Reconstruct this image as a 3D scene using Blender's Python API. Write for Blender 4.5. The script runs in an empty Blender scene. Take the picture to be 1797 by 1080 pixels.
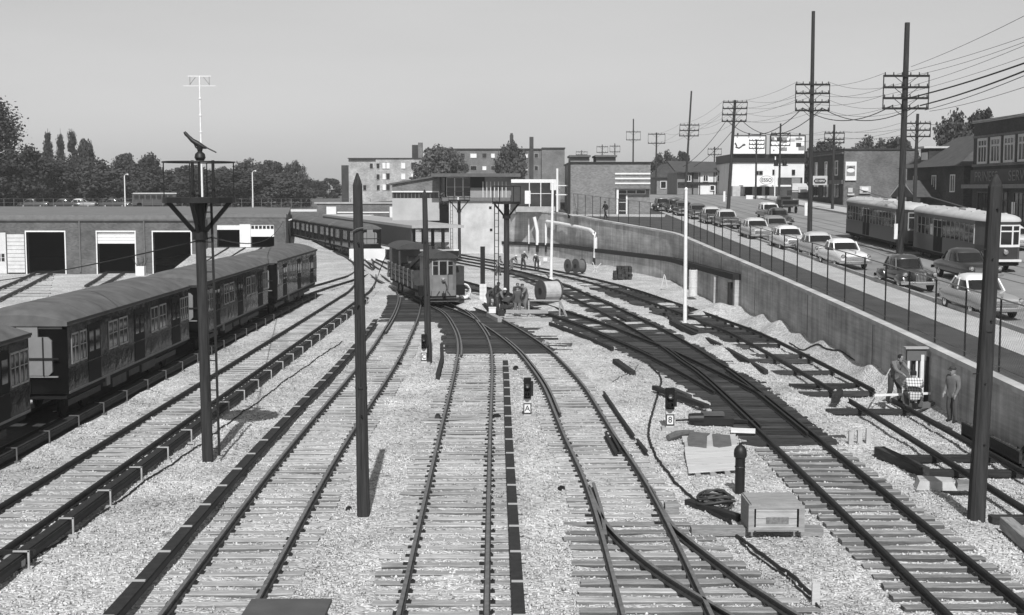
import bpy, bmesh, math, random
import numpy as np
from mathutils import Vector, Matrix
R = math.radians
random.seed(7)
rng = np.random.default_rng(7)
SC = bpy.context.scene
COL = SC.collection

# ------------------------------------------------------------------ camera
FPX, CX, CY, CAMH = 2250.0, 898.5, 540.0, 7.14
PITCH = math.atan(205.0 / FPX)
cd = bpy.data.cameras.new('camera')
cam = bpy.data.objects.new('camera', cd)
COL.objects.link(cam)
cd.sensor_fit = 'HORIZONTAL'
cd.sensor_width = 36.0
cd.lens = 36.0 * FPX / 1797.0
cd.clip_end = 6000.0
cam.location = (0, 0, CAMH)
cam.rotation_euler = (math.pi / 2 - PITCH, 0, 0)
SC.camera = cam

# ------------------------------------------------------------------ sky, sun, exposure
SUN_EL, SUN_AZ = 45.0, 178.0          # sun behind the camera, a touch to its right
w = bpy.data.worlds.new('World')
SC.world = w
w.use_nodes = True
nt = w.node_tree
nt.nodes.clear()
sky = nt.nodes.new('ShaderNodeTexSky')
sky.sky_type = 'NISHITA'
sky.sun_disc = False
sky.sun_elevation = R(SUN_EL)
sky.sun_rotation = R(SUN_AZ)
sky.altitude = 100
sky.air_density = 2.2
sky.dust_density = 0.45
sky.ozone_density = 1.0
bw = nt.nodes.new('ShaderNodeRGBToBW')      # black-and-white film
bg = nt.nodes.new('ShaderNodeBackground')
bg.inputs['Strength'].default_value = 0.080
wo = nt.nodes.new('ShaderNodeOutputWorld')
nt.links.new(sky.outputs[0], bw.inputs[0])
wtc = nt.nodes.new('ShaderNodeTexCoord'); wmp = nt.nodes.new('ShaderNodeMapping'); wmp.inputs['Scale'].default_value = (1.5, 1.5, 7.0)
wnz = nt.nodes.new('ShaderNodeTexNoise'); wnz.inputs['Scale'].default_value = 1.6; wnz.inputs['Detail'].default_value = 5      # faint streaks of high thin cloud
wmr = nt.nodes.new('ShaderNodeMapRange'); wmr.inputs['From Min'].default_value = 0.3; wmr.inputs['From Max'].default_value = 0.7; wmr.inputs['To Min'].default_value = 0.95; wmr.inputs['To Max'].default_value = 1.05
wmu = nt.nodes.new('ShaderNodeMath'); wmu.operation = 'MULTIPLY'
nt.links.new(wtc.outputs['Generated'], wmp.inputs['Vector']); nt.links.new(wmp.outputs[0], wnz.inputs['Vector']); nt.links.new(wnz.outputs['Fac'], wmr.inputs['Value'])
nt.links.new(bw.outputs[0], wmu.inputs[0]); nt.links.new(wmr.outputs[0], wmu.inputs[1])
nt.links.new(wmu.outputs[0], bg.inputs['Color'])
nt.links.new(bg.outputs[0], wo.inputs['Surface'])
sd = bpy.data.lights.new('sun', 'SUN')
sd.energy = 4.6
sd.angle = R(0.53)
sd.color = (1.0, 1.0, 1.0)
sun = bpy.data.objects.new('sun', sd)
COL.objects.link(sun)
sv = Vector((math.sin(R(SUN_AZ)) * math.cos(R(SUN_EL)), math.cos(R(SUN_AZ)) * math.cos(R(SUN_EL)), math.sin(R(SUN_EL))))
sun.rotation_euler = (-sv).to_track_quat('-Z', 'Y').to_euler()
sun.location = (0, -20, 60)
vs = SC.view_settings
vs.view_transform = 'Standard'
vs.look = 'None'
vs.exposure = 0.0
vs.gamma = 1.0
vs.use_curve_mapping = False
SC.cycles.max_bounces = 6
SC.cycles.transparent_max_bounces = 16
SC.cycles.use_adaptive_sampling = True

# ------------------------------------------------------------------ picture -> place helpers
_c, _s = math.cos(PITCH), math.sin(PITCH)
def ray(px, py):
    u = (px - CX) / FPX; v = (CY - py) / FPX
    return u, _c + v * _s, -_s + v * _c
def G(px, py, z=0.0):                 # point of a horizontal plane
    a, b, c = ray(px, py); t = (z - CAMH) / c
    return (a * t, b * t, z)
def GD(px, py, Y):                    # point at a known distance
    a, b, c = ray(px, py); t = Y / b
    return (a * t, Y, CAMH + c * t)
def street_z(Y):
    return 0.6 + 0.029 * min(max(Y, 0), 205)
def GS(px, py):                       # point of the sloping street
    a, b, c = ray(px, py); t = (0.6 - CAMH) / (c - 0.029 * b)
    return (a * t, b * t, 0.6 + 0.029 * b * t)

# ------------------------------------------------------------------ materials
MATS = {}
def mat(name, v, rough=0.85, var=0.15, scale=2.0, bump=0.0, bscale=25.0, metal=0.0, rnd=0.0, spec=0.3, stretch=None, coat=0.0):
    """grey procedural material: noise-varied value, optional bump, per-object variation"""
    if name in MATS: return MATS[name]
    m = bpy.data.materials.new(name); m.use_nodes = True
    n = m.node_tree; L = n.links; b = n.nodes['Principled BSDF']
    b.inputs['Roughness'].default_value = rough
    b.inputs['Metallic'].default_value = metal
    b.inputs['Specular IOR Level'].default_value = spec
    if coat: b.inputs['Coat Weight'].default_value = coat; b.inputs['Coat Roughness'].default_value = 0.05
    tc = n.nodes.new('ShaderNodeTexCoord'); src = tc.outputs['Object']
    if stretch:
        mp = n.nodes.new('ShaderNodeMapping'); mp.inputs['Scale'].default_value = stretch
        L.new(src, mp.inputs['Vector']); src = mp.outputs[0]
    if rnd:
        oi = n.nodes.new('ShaderNodeObjectInfo')
        va = n.nodes.new('ShaderNodeVectorMath'); va.operation = 'MULTIPLY_ADD'
        L.new(oi.outputs['Random'], va.inputs[0]); va.inputs[1].default_value = (37, 53, 71); L.new(src, va.inputs[2]); src = va.outputs[0]
    nz = n.nodes.new('ShaderNodeTexNoise'); nz.inputs['Scale'].default_value = scale; nz.inputs['Detail'].default_value = 7; nz.inputs['Roughness'].default_value = 0.62
    L.new(src, nz.inputs['Vector'])
    mr = n.nodes.new('ShaderNodeMapRange'); mr.inputs['From Min'].default_value = 0.28; mr.inputs['From Max'].default_value = 0.72
    mr.inputs['To Min'].default_value = max(0.0, v * (1 - var)); mr.inputs['To Max'].default_value = v * (1 + var)
    L.new(nz.outputs['Fac'], mr.inputs['Value'])
    val = mr.outputs[0]
    if rnd:
        m2 = n.nodes.new('ShaderNodeMapRange'); m2.inputs['To Min'].default_value = 1 - rnd; m2.inputs['To Max'].default_value = 1 + rnd
        L.new(oi.outputs['Random'], m2.inputs['Value'])
        mu = n.nodes.new('ShaderNodeMath'); mu.operation = 'MULTIPLY'
        L.new(val, mu.inputs[0]); L.new(m2.outputs[0], mu.inputs[1]); val = mu.outputs[0]
    L.new(val, b.inputs['Base Color'])
    if bump:
        n2 = n.nodes.new('ShaderNodeTexNoise'); n2.inputs['Scale'].default_value = bscale; n2.inputs['Detail'].default_value = 5
        L.new(src, n2.inputs['Vector'])
        bp = n.nodes.new('ShaderNodeBump'); bp.inputs['Strength'].default_value = bump; bp.inputs['Distance'].default_value = 0.03
        L.new(n2.outputs['Fac'], bp.inputs['Height']); L.new(bp.outputs[0], b.inputs['Normal'])
    MATS[name] = m
    return m

def gravel_mat(name, lo, hi, scale):
    m = bpy.data.materials.new(name); m.use_nodes = True
    n = m.node_tree; L = n.links; b = n.nodes['Principled BSDF']
    b.inputs['Roughness'].default_value = 0.9; b.inputs['Specular IOR Level'].default_value = 0.2
    g = n.nodes.new('ShaderNodeNewGeometry')
    v1 = n.nodes.new('ShaderNodeTexVoronoi'); v1.inputs['Scale'].default_value = scale
    L.new(g.outputs['Position'], v1.inputs['Vector'])
    bwn = n.nodes.new('ShaderNodeSeparateColor'); L.new(v1.outputs['Color'], bwn.inputs[0])
    big = n.nodes.new('ShaderNodeTexNoise'); big.inputs['Scale'].default_value = 0.28; big.inputs['Detail'].default_value = 6; big.inputs['Roughness'].default_value = 0.65
    L.new(g.outputs['Position'], big.inputs['Vector'])
    m1 = n.nodes.new('ShaderNodeMapRange'); m1.inputs['To Min'].default_value = lo; m1.inputs['To Max'].default_value = hi
    L.new(bwn.outputs[0], m1.inputs['Value'])
    m2 = n.nodes.new('ShaderNodeMapRange'); m2.inputs['From Min'].default_value = 0.3; m2.inputs['From Max'].default_value = 0.7
    m2.inputs['To Min'].default_value = 0.68; m2.inputs['To Max'].default_value = 1.2
    L.new(big.outputs['Fac'], m2.inputs['Value'])
    mu = n.nodes.new('ShaderNodeMath'); mu.operation = 'MULTIPLY'; L.new(m1.outputs[0], mu.inputs[0]); L.new(m2.outputs[0], mu.inputs[1])
    L.new(mu.outputs[0], b.inputs['Base Color'])
    bp = n.nodes.new('ShaderNodeBump'); bp.inputs['Strength'].default_value = 0.9; bp.inputs['Distance'].default_value = 0.05; bp.invert = True
    L.new(v1.outputs['Distance'], bp.inputs['Height']); L.new(bp.outputs[0], b.inputs['Normal'])
    MATS[name] = m
    return m

def brick_mat(name, v, mortar, sc=1.0, mottle=0.25):
    m = bpy.data.materials.new(name); m.use_nodes = True
    n = m.node_tree; L = n.links; b = n.nodes['Principled BSDF']
    b.inputs['Roughness'].default_value = 0.9; b.inputs['Specular IOR Level'].default_value = 0.15
    tc = n.nodes.new('ShaderNodeTexCoord')
    sp = n.nodes.new('ShaderNodeSeparateXYZ'); L.new(tc.outputs['Object'], sp.inputs[0])
    ad = n.nodes.new('ShaderNodeMath'); ad.operation = 'ADD'; L.new(sp.outputs[0], ad.inputs[0]); L.new(sp.outputs[1], ad.inputs[1])
    cb = n.nodes.new('ShaderNodeCombineXYZ'); L.new(ad.outputs[0], cb.inputs[0]); L.new(sp.outputs[2], cb.inputs[1])
    bt = n.nodes.new('ShaderNodeTexBrick'); bt.inputs['Scale'].default_value = 2.2 * sc
    bt.inputs['Color1'].default_value = (v * 0.8,) * 3 + (1,); bt.inputs['Color2'].default_value = (v * 1.2,) * 3 + (1,)
    bt.inputs['Mortar'].default_value = (mortar,) * 3 + (1,); bt.inputs['Mortar Size'].default_value = 0.012
    L.new(cb.outputs[0], bt.inputs['Vector'])
    nz = n.nodes.new('ShaderNodeTexNoise'); nz.inputs['Scale'].default_value = 0.5; nz.inputs['Detail'].default_value = 8
    L.new(tc.outputs['Object'], nz.inputs['Vector'])
    mr = n.nodes.new('ShaderNodeMapRange'); mr.inputs['From Min'].default_value = 0.3; mr.inputs['From Max'].default_value = 0.7
    mr.inputs['To Min'].default_value = 1 - mottle; mr.inputs['To Max'].default_value = 1 + mottle
    L.new(nz.outputs['Fac'], mr.inputs['Value'])
    mx = n.nodes.new('ShaderNodeVectorMath'); mx.operation = 'SCALE'; L.new(bt.outputs['Color'], mx.inputs[0]); L.new(mr.outputs[0], mx.inputs['Scale'])
    L.new(mx.outputs[0], b.inputs['Base Color'])
    bp = n.nodes.new('ShaderNodeBump'); bp.inputs['Strength'].default_value = 0.4; bp.inputs['Distance'].default_value = 0.02; bp.invert = True
    L.new(bt.outputs['Fac'], bp.inputs['Height']); L.new(bp.outputs[0], b.inputs['Normal'])
    MATS[name] = m
    return m

M_BALLAST = gravel_mat('ballast', 0.33, 0.72, 15.0)
M_GRIT = gravel_mat('coarse_grit', 0.30, 0.58, 9.0)
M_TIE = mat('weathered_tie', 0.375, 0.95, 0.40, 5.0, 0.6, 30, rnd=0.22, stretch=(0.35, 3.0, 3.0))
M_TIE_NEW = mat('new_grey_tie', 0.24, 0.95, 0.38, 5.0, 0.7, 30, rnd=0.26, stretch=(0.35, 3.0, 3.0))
M_CREO = mat('creosoted_tie', 0.038, 0.85, 0.5, 5.0, 0.5, 30, rnd=0.5, stretch=(0.35, 3.0, 3.0))
M_RAIL = mat('rail_steel', 0.016, 0.6, 0.35, 9.0, spec=0.4)
M_RAILW = mat('worn_rail_steel', 0.035, 0.55, 0.4, 7.0, spec=0.45)
M_COVER = mat('third_rail_board', 0.026, 0.85, 0.35, 6.0, 0.3, 40)
M_WPAINT = mat('white_paint', 0.72, 0.6, 0.08, 4.0)
M_DWOOD = mat('dark_wood', 0.020, 0.85, 0.4, 3.0, 0.5, 25, stretch=(4, 4, 0.4))
M_POLE = mat('pole_wood', 0.034, 0.9, 0.6, 3.0, 0.5, 25, stretch=(5, 5, 0.3))
M_PALEWOOD = mat('pale_plank', 0.52, 0.85, 0.18, 4.0, 0.35, 40, stretch=(0.3, 4, 4))
M_CRATE = mat('crate_wood', 0.30, 0.85, 0.28, 4.0, 0.4, 40, stretch=(0.5, 4, 4))
M_CONC = mat('concrete', 0.36, 0.92, 0.2, 0.9, 0.25, 30)
M_CONCW = mat('white_concrete', 0.68, 0.9, 0.1, 0.7, 0.2, 30)
M_BRICK = brick_mat('brown_brick', 0.135, 0.18)
M_BRICK2 = brick_mat('dark_brick', 0.05, 0.07)
M_BRICK3 = brick_mat('pale_brick', 0.36, 0.40, 0.8, 0.35)
M_BRICK4 = brick_mat('mid_brick', 0.165, 0.2)
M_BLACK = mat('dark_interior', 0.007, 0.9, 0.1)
M_DSTEEL = mat('dark_steel', 0.012, 0.5, 0.3, 5.0, spec=0.4)
M_GSTEEL = mat('grey_steel', 0.14, 0.6, 0.25, 5.0)
M_WSTEEL = mat('white_steel', 0.75, 0.5, 0.1, 4.0)
M_GLASS = mat('dark_glass', 0.015, 0.06, 0.1, spec=0.6)
M_TAR = mat('tar_roof', 0.16, 0.95, 0.2, 0.6)
M_ASPH = mat('asphalt', 0.25, 0.9, 0.2, 0.35, 0.3, 60)
M_WALK = mat('pavement_concrete', 0.45, 0.92, 0.15, 0.8, 0.3, 40)
M_GRASS = mat('grass_green', 0.068, 0.95, 0.35, 0.8, 0.8, 30)
M_LEAF = mat('leaf', 0.045, 0.75, 0.45, 0.35, rnd=0.25, spec=0.25)
M_LEAF2 = mat('pale_leaf', 0.085, 0.75, 0.4, 0.35, rnd=0.2, spec=0.25)
M_BARK = mat('bark', 0.05, 0.9, 0.3, 3.0, 0.5)
M_CHROME = mat('chrome', 0.75, 0.12, 0.05, metal=1.0)
M_TYRE = mat('tyre_rubber', 0.018, 0.8, 0.2)
M_SKIN = mat('skin', 0.24, 0.6, 0.1)
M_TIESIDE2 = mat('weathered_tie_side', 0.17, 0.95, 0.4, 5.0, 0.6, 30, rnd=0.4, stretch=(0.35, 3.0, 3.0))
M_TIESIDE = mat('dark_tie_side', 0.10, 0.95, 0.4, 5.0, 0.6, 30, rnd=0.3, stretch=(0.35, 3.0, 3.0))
M_RAILHEAD = mat('rail_head', 0.12, 0.4, 0.4, 6.0, spec=.5)
M_WIRE = mat('cable_black', 0.02, 0.7, 0.1)

# ------------------------------------------------------------------ mesh helpers
class MB:
    def __init__(s): s.v = []; s.f = []; s.m = []; s.mi = 0
    def add(s, vs, fs):
        o = len(s.v); s.v += [tuple(p) for p in vs]; s.f += [tuple(i + o for i in f) for f in fs]; s.m += [s.mi] * len(fs); return s
    def box(s, c, d, rz=0.0, ch=0.0, top=1.0):
        """box by centre and size, turned by rz; top scales the upper face"""
        x, y, z = d[0] / 2, d[1] / 2, d[2] / 2
        ps = [(-x, -y, -z), (x, -y, -z), (x, y, -z), (-x, y, -z), (-x * top, -y * top, z), (x * top, -y * top, z), (x * top, y * top, z), (-x * top, y * top, z)]
        ca, sa = math.cos(rz), math.sin(rz)
        ps = [(c[0] + p[0] * ca - p[1] * sa, c[1] + p[0] * sa + p[1] * ca, c[2] + p[2]) for p in ps]
        return s.add(ps, [(3, 2, 1, 0), (4, 5, 6, 7), (0, 1, 5, 4), (1, 2, 6, 5), (2, 3, 7, 6), (3, 0, 4, 7)])
    def bb(s, a, b):
        return s.box([(a[i] + b[i]) / 2 for i in range(3)], [abs(b[i] - a[i]) for i in range(3)])
    def bar(s, a, b, wd, ht=None):
        """rectangular bar between two points"""
        a = Vector(a); b = Vector(b); d = (b - a); ht = ht or wd
        d.normalize(); up = Vector((0, 0, 1)) if abs(d.z) < 0.95 else Vector((0, 1, 0))
        r = d.cross(up).normalized(); u = r.cross(d)
        ps = [p + r * sx * wd / 2 + u * sz * ht / 2 for p in (a, b) for sx, sz in ((-1, -1), (1, -1), (1, 1), (-1, 1))]
        return s.add(ps, [(3, 2, 1, 0), (4, 5, 6, 7), (0, 1, 5, 4), (1, 2, 6, 5), (2, 3, 7, 6), (3, 0, 4, 7)])
    def cyl(s, a, b, r0, r1=None, n=10, cap=True):
        a = Vector(a); b = Vector(b); r1 = r0 if r1 is None else r1
        d = (b - a).normalized(); up = Vector((0, 0, 1)) if abs(d.z) < 0.95 else Vector((1, 0, 0))
        x = d.cross(up).normalized(); y = d.cross(x)
        ps = []
        for p, r in ((a, r0), (b, r1)):
            ps += [p + x * math.cos(2 * math.pi * i / n) * r + y * math.sin(2 * math.pi * i / n) * r for i in range(n)]
        fs = [(i, n + i, n + (i + 1) % n, (i + 1) % n) for i in range(n)]
        if cap: fs += [tuple(range(n)), tuple(range(2 * n - 1, n - 1, -1))]
        return s.add(ps, fs)
    def tube(s, pts, r, n=6, cap=True):
        pts = [Vector(p) for p in pts]; k = len(pts); ps = []; rr = r if hasattr(r, '__len__') else [r] * k
        for i, p in enumerate(pts):
            d = (pts[min(i + 1, k - 1)] - pts[max(i - 1, 0)]).normalized()
            up = Vector((0, 0, 1)) if abs(d.z) < 0.9 else Vector((0, 1, 0))
            x = d.cross(up).normalized(); y = d.cross(x)
            ps += [p + (x * math.cos(2 * math.pi * j / n) + y * math.sin(2 * math.pi * j / n)) * rr[i] for j in range(n)]
        fs = [(i * n + j, (i + 1) * n + j, (i + 1) * n + (j + 1) % n, i * n + (j + 1) % n) for i in range(k - 1) for j in range(n)]
        if cap: fs += [tuple(range(n)), tuple(range(k * n - 1, (k - 1) * n - 1, -1))]
        return s.add(ps, fs)
    def sweep(s, pts, prof, closed=True, cap=True):
        """profile (x sideways, z up) swept along a level polyline"""
        k = len(pts); n = len(prof); ps = []
        for i, p in enumerate(pts):
            a = pts[max(i - 1, 0)]; b = pts[min(i + 1, k - 1)]
            dx, dy = b[0] - a[0], b[1] - a[1]; l = math.hypot(dx, dy); nx, ny = dy / l, -dx / l
            z0 = p[2] if len(p) > 2 else 0.0
            ps += [(p[0] + nx * q[0], p[1] + ny * q[0], z0 + q[1]) for q in prof]
        fs = [(i * n + j, i * n + (j + 1) % n, (i + 1) * n + (j + 1) % n, (i + 1) * n + j) for i in range(k - 1) for j in range(n if closed else n - 1)]
        if cap and closed: fs += [tuple(range(n - 1, -1, -1)), tuple(range((k - 1) * n, k * n))]
        return s.add(ps, fs)
    def lathe(s, prof, c=(0, 0, 0), n=14, axis='z'):
        ps = []
        for r, z in prof:
            for j in range(n):
                a = 2 * math.pi * j / n
                q = (r * math.cos(a), r * math.sin(a), z)
                if axis == 'x': q = (q[2], q[0], q[1])
                if axis == 'y': q = (q[0], q[2], q[1])
                ps.append((c[0] + q[0], c[1] + q[1], c[2] + q[2]))
        k = len(prof)
        fs = [(i * n + j, i * n + (j + 1) % n, (i + 1) * n + (j + 1) % n, (i + 1) * n + j) for i in range(k - 1) for j in range(n)]
        fs += [tuple(range(n - 1, -1, -1)), tuple(range((k - 1) * n, k * n))]
        return s.add(ps, fs)
    def prism(s, poly, y0, y1, plane='xz'):
        """polygon in xz extruded along y (or 'xy' along z, 'yz' along x)"""
        n = len(poly)
        f = {'xz': lambda p, t: (p[0], t, p[1]), 'xy': lambda p, t: (p[0], p[1], t), 'yz': lambda p, t: (t, p[0], p[1])}[plane]
        ps = [f(p, y0) for p in poly] + [f(p, y1) for p in poly]
        return s.add(ps, [(i, (i + 1) % n, n + (i + 1) % n, n + i) for i in range(n)] + [tuple(range(n - 1, -1, -1)), tuple(range(n, 2 * n))])
    def loft(s, rings, cap=True):
        n = len(rings[0]); k = len(rings)
        ps = [p for r in rings for p in r]
        fs = [(i * n + j, i * n + (j + 1) % n, (i + 1) * n + (j + 1) % n, (i + 1) * n + j) for i in range(k - 1) for j in range(n)]
        if cap: fs += [tuple(range(n - 1, -1, -1)), tuple(range((k - 1) * n, k * n))]
        return s.add(ps, fs)
    def quad(s, a, b, c, d): return s.add([a, b, c, d], [(0, 1, 2, 3)])
    def mesh(s, name, mats, smooth=False, off=(0, 0, 0)):
        me = bpy.data.meshes.new(name)
        vs = s.v if off == (0, 0, 0) else [(p[0] - off[0], p[1] - off[1], p[2] - off[2]) for p in s.v]
        me.from_pydata(vs, [], s.f)
        for m in (mats if isinstance(mats, (list, tuple)) else [mats]): me.materials.append(m)
        if any(s.m): me.polygons.foreach_set('material_index', s.m)
        bm = bmesh.new(); bm.from_mesh(me); bmesh.ops.recalc_face_normals(bm, faces=bm.faces); bm.to_mesh(me); bm.free()
        if smooth:
            me.polygons.foreach_set('use_smooth', [True] * len(me.polygons))
            try: me.set_sharp_from_angle(angle=R(38))
            except Exception: pass
        me.update()
        return me
    def build(s, name, mats, parent=None, smooth=False, world=False, loc=None, rz=0.0):
        off = tuple(parent.location) if (world and parent is not None) else (0, 0, 0)
        me = s.mesh(name, mats, smooth, off)
        return link(name, me, parent, loc, rz)

def link(name, me, parent=None, loc=None, rz=0.0):
    o = bpy.data.objects.new(name, me)
    COL.objects.link(o)
    if parent is not None: o.parent = parent
    if loc is not None: o.location = loc
    if rz: o.rotation_euler = (0, 0, rz)
    return o
def tag(o, label=None, cat=None, group=None, kind=None):
    if label: o['label'] = label
    if cat: o['category'] = cat
    if group: o['group'] = group
    if kind: o['kind'] = kind
    return o
def thing(name, label, cat, loc=(0, 0, 0), rz=0.0, group=None):
    o = bpy.data.objects.new(name, None)
    o.empty_display_size = 0.2
    COL.objects.link(o)
    o.location = loc; o.rotation_euler = (0, 0, rz)
    return tag(o, label, cat, group)
CHILD = {}
def copy_tree(o, parent=None):
    c = o.copy(); COL.objects.link(c)
    if parent is not None: c.parent = parent
    for ch in list(o.children): copy_tree(ch, c)
    return c
def place(proto, first, loc, rz=0.0, label=None, group=None, scale=None):
    o = proto if first else copy_tree(proto)
    o.location = loc; o.rotation_euler = (0, 0, rz)
    if label: o['label'] = label
    if group: o['group'] = group
    if scale: o.scale = scale
    return o
def catmull(pts, step=0.8):
    P = [np.array(p, float) for p in pts]
    P = [2 * P[0] - P[1]] + P + [2 * P[-1] - P[-2]]
    out = []
    for i in range(1, len(P) - 2):
        n = max(2, int(np.linalg.norm(P[i + 1] - P[i]) / step))
        for k in range(n):
            t = k / n
            out.append(0.5 * ((2 * P[i]) + (-P[i - 1] + P[i + 1]) * t + (2 * P[i - 1] - 5 * P[i] + 4 * P[i + 1] - P[i + 2]) * t * t + (-P[i - 1] + 3 * P[i] - 3 * P[i + 1] + P[i + 2]) * t ** 3))
    out.append(P[-2])
    return [tuple(p) for p in out]
def offset(pts, d):
    out = []; k = len(pts)
    for i, p in enumerate(pts):
        a = pts[max(i - 1, 0)]; b = pts[min(i + 1, k - 1)]
        dx, dy = b[0] - a[0], b[1] - a[1]; l = math.hypot(dx, dy) or 1
        out.append((p[0] + dy / l * d, p[1] - dx / l * d))
    return out
def text_mesh(body, size, mat_, name='lettering', depth=0.01, sx=1.0):
    cu = bpy.data.curves.new('txt', 'FONT'); cu.body = body; cu.size = size; cu.extrude = depth
    cu.align_x = 'CENTER'; cu.align_y = 'CENTER'
    o = bpy.data.objects.new('txt', cu); COL.objects.link(o)
    dg = bpy.context.evaluated_depsgraph_get()
    me = bpy.data.meshes.new_from_object(o.evaluated_get(dg))
    bpy.data.objects.remove(o); bpy.data.curves.remove(cu)
    me.name = name
    me.transform(Matrix.Rotation(math.pi / 2, 4, 'X') @ Matrix.Diagonal((sx, 1, 1, 1)))   # stands up, faces -Y
    me.materials.clear(); me.materials.append(mat_)
    return me
# ================================================================== the ground of the yard
C6 = [(12.35, 8), (12.35, 20), (12.4, 32), (12.38, 45), (11.95, 62.6), (11.2, 70.8), (10.5, 77), (9.4, 85), (8.3, 93), (6.4, 103), (3.6, 114), (-0.6, 127), (-6.0, 143), (-20, 190)]
_c6y = np.array([p[1] for p in C6]); _c6x = np.array([p[0] for p in C6])
MOUNDS = [
          (1215, 560, 0.35, 0.9), (1240, 545, 0.5, 1.0), (1170, 530, 0.3, 1.2), (1262, 540, 0.4, 0.9), (1060, 470, 0.45, 1.6), (1240, 592, 0.35, 0.9), (1285, 612, 0.35, 1.0),
          (1335, 640, 0.2, 1.0), (830, 535, 0.55, 1.1), (815, 525, 0.5, 1.0), (790, 470, 0.5, 2.0), (660, 478, 0.3, 2.2), (690, 500, 0.35, 1.4), (985, 535, 0.35, 1.0)]
_mw = [(G(a, b, 0)[0], G(a, b, 0)[1], h, r) for a, b, h, r in MOUNDS] + [(13.7, 70.5, .4, .95), (13.8, 66.3, .5, .9), (13.9, 57.4, .42, .8), (13.95, 54.6, .25, .8), (13.95, 49.8, .4, .75), (14.0, 47.0, .36, .8), (13.7, 77, .3, .8), (13.95, 62, .2, .8)]
def ground_h(x, y):
    h = np.full_like(x, -0.185)
    def dip(c, half, soft, amt, y0, y1):
        nonlocal h
        k = np.clip((half + soft - np.abs(x - c)) / soft, 0, 1) * np.clip((y - y0) / 2, 0, 1) * np.clip((y1 - y) / 3, 0, 1)
        h = h - amt * k
    for c_, ya, yb in ((-10.95, 10, 96), (-5.45, 10, 72), (-1.38, 10, 57), (2.4, 28, 50)): dip(c_, 1.05, 0.4, 0.006, ya, yb)
    dip(8.2, 1.6, 0.5, 0.058, 10, 37)
    zone = np.clip((y - 56.8) / .6, 0, 1) * np.clip((86 - y) / 2, 0, 1) * np.clip((x - np.interp(y, [57, 70, 76, 86], [-3.2, -4.4, -7.4, -9.2])) / .4, 0, 1) * np.clip((np.interp(y, [57, 66, 74, 86], [2.1, .8, -.7, -4.0]) - x) / .4, 0, 1)
    zone = np.maximum(zone, np.clip((y - 36.4) / .6, 0, 1) * np.clip((66 - y) / 2, 0, 1) * np.clip((x - np.interp(y, [36, 46, 52, 60, 66], [6.9, 6.6, 6.0, 4.9, 4.0])) / .3, 0, 1) * np.clip((np.interp(y, [36, 48, 60, 66], [9.45, 9.4, 9.0, 8.4]) - x) / .3, 0, 1))
    h = h - .075 * zone
    dip(3.1, 1.7, 0.5, 0.055, 10, 28)
    dip(np.interp(y, _c6y, _c6x), 1.5, 0.5, 0.19, 18, 98)
    h = h + 0.25 * np.clip((x - 13.6) / 0.5, 0, 1) * np.clip((y - 30) / 5, 0, 1) * np.clip((100 - y) / 10, 0, 1)
    for mx, my, a, r in _mw:
        d2 = ((x - mx) ** 2 + ((y - my) / 1.9) ** 2) / (r * r)
        h = h + a * np.exp(-d2 * 1.3) * (1 + .06 * np.sin(2.1 * y + 3 * x))
    h = h + 0.018 * (np.sin(x * 2.3 + y * 0.7) + np.sin(y * 1.9 - x * 1.1) + np.sin(x * 5.1) * np.sin(y * 4.3))
    h = h + 0.85 * np.clip((y - 122) / 16, 0, 1) * np.clip((-20 - x) / 6, 0, 1) * np.clip((x + 36) / 3, 0, 1)
    return h
xs = np.concatenate([np.arange(-70, -22, 4.0), np.arange(-22, 12.4, 0.4), np.arange(12.4, 15.0, 0.15)])
ys = np.concatenate([np.array([-10.0, 4, 12]), np.arange(16, 110, 0.45), np.arange(110, 260, 3.0)])
gx, gy = np.meshgrid(xs, ys)
gz = ground_h(gx, gy)
nx_, ny_ = len(xs), len(ys)
me = bpy.data.meshes.new('yard_ground')
idx = np.arange(nx_ * ny_).reshape(ny_, nx_)
fq = np.stack([idx[:-1, :-1], idx[:-1, 1:], idx[1:, 1:], idx[1:, :-1]], -1).reshape(-1, 4)
me.from_pydata(np.stack([gx, gy, gz], -1).reshape(-1, 3).tolist(), [], fq.tolist())
me.polygons.foreach_set('use_smooth', [True] * len(me.polygons))
me.materials.append(M_BALLAST)
tag(link('yard_ground', me), 'pale crushed stone ground of the railway yard', kind='structure')
# land out to the horizon
b = MB(); b.quad((-3000, -60, -1.3), (3000, -60, -1.3), (3000, 5000, -1.3), (-3000, 5000, -1.3))
tag(b.build('ground', M_GRASS), 'flat land reaching to the horizon', kind='structure')

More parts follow.
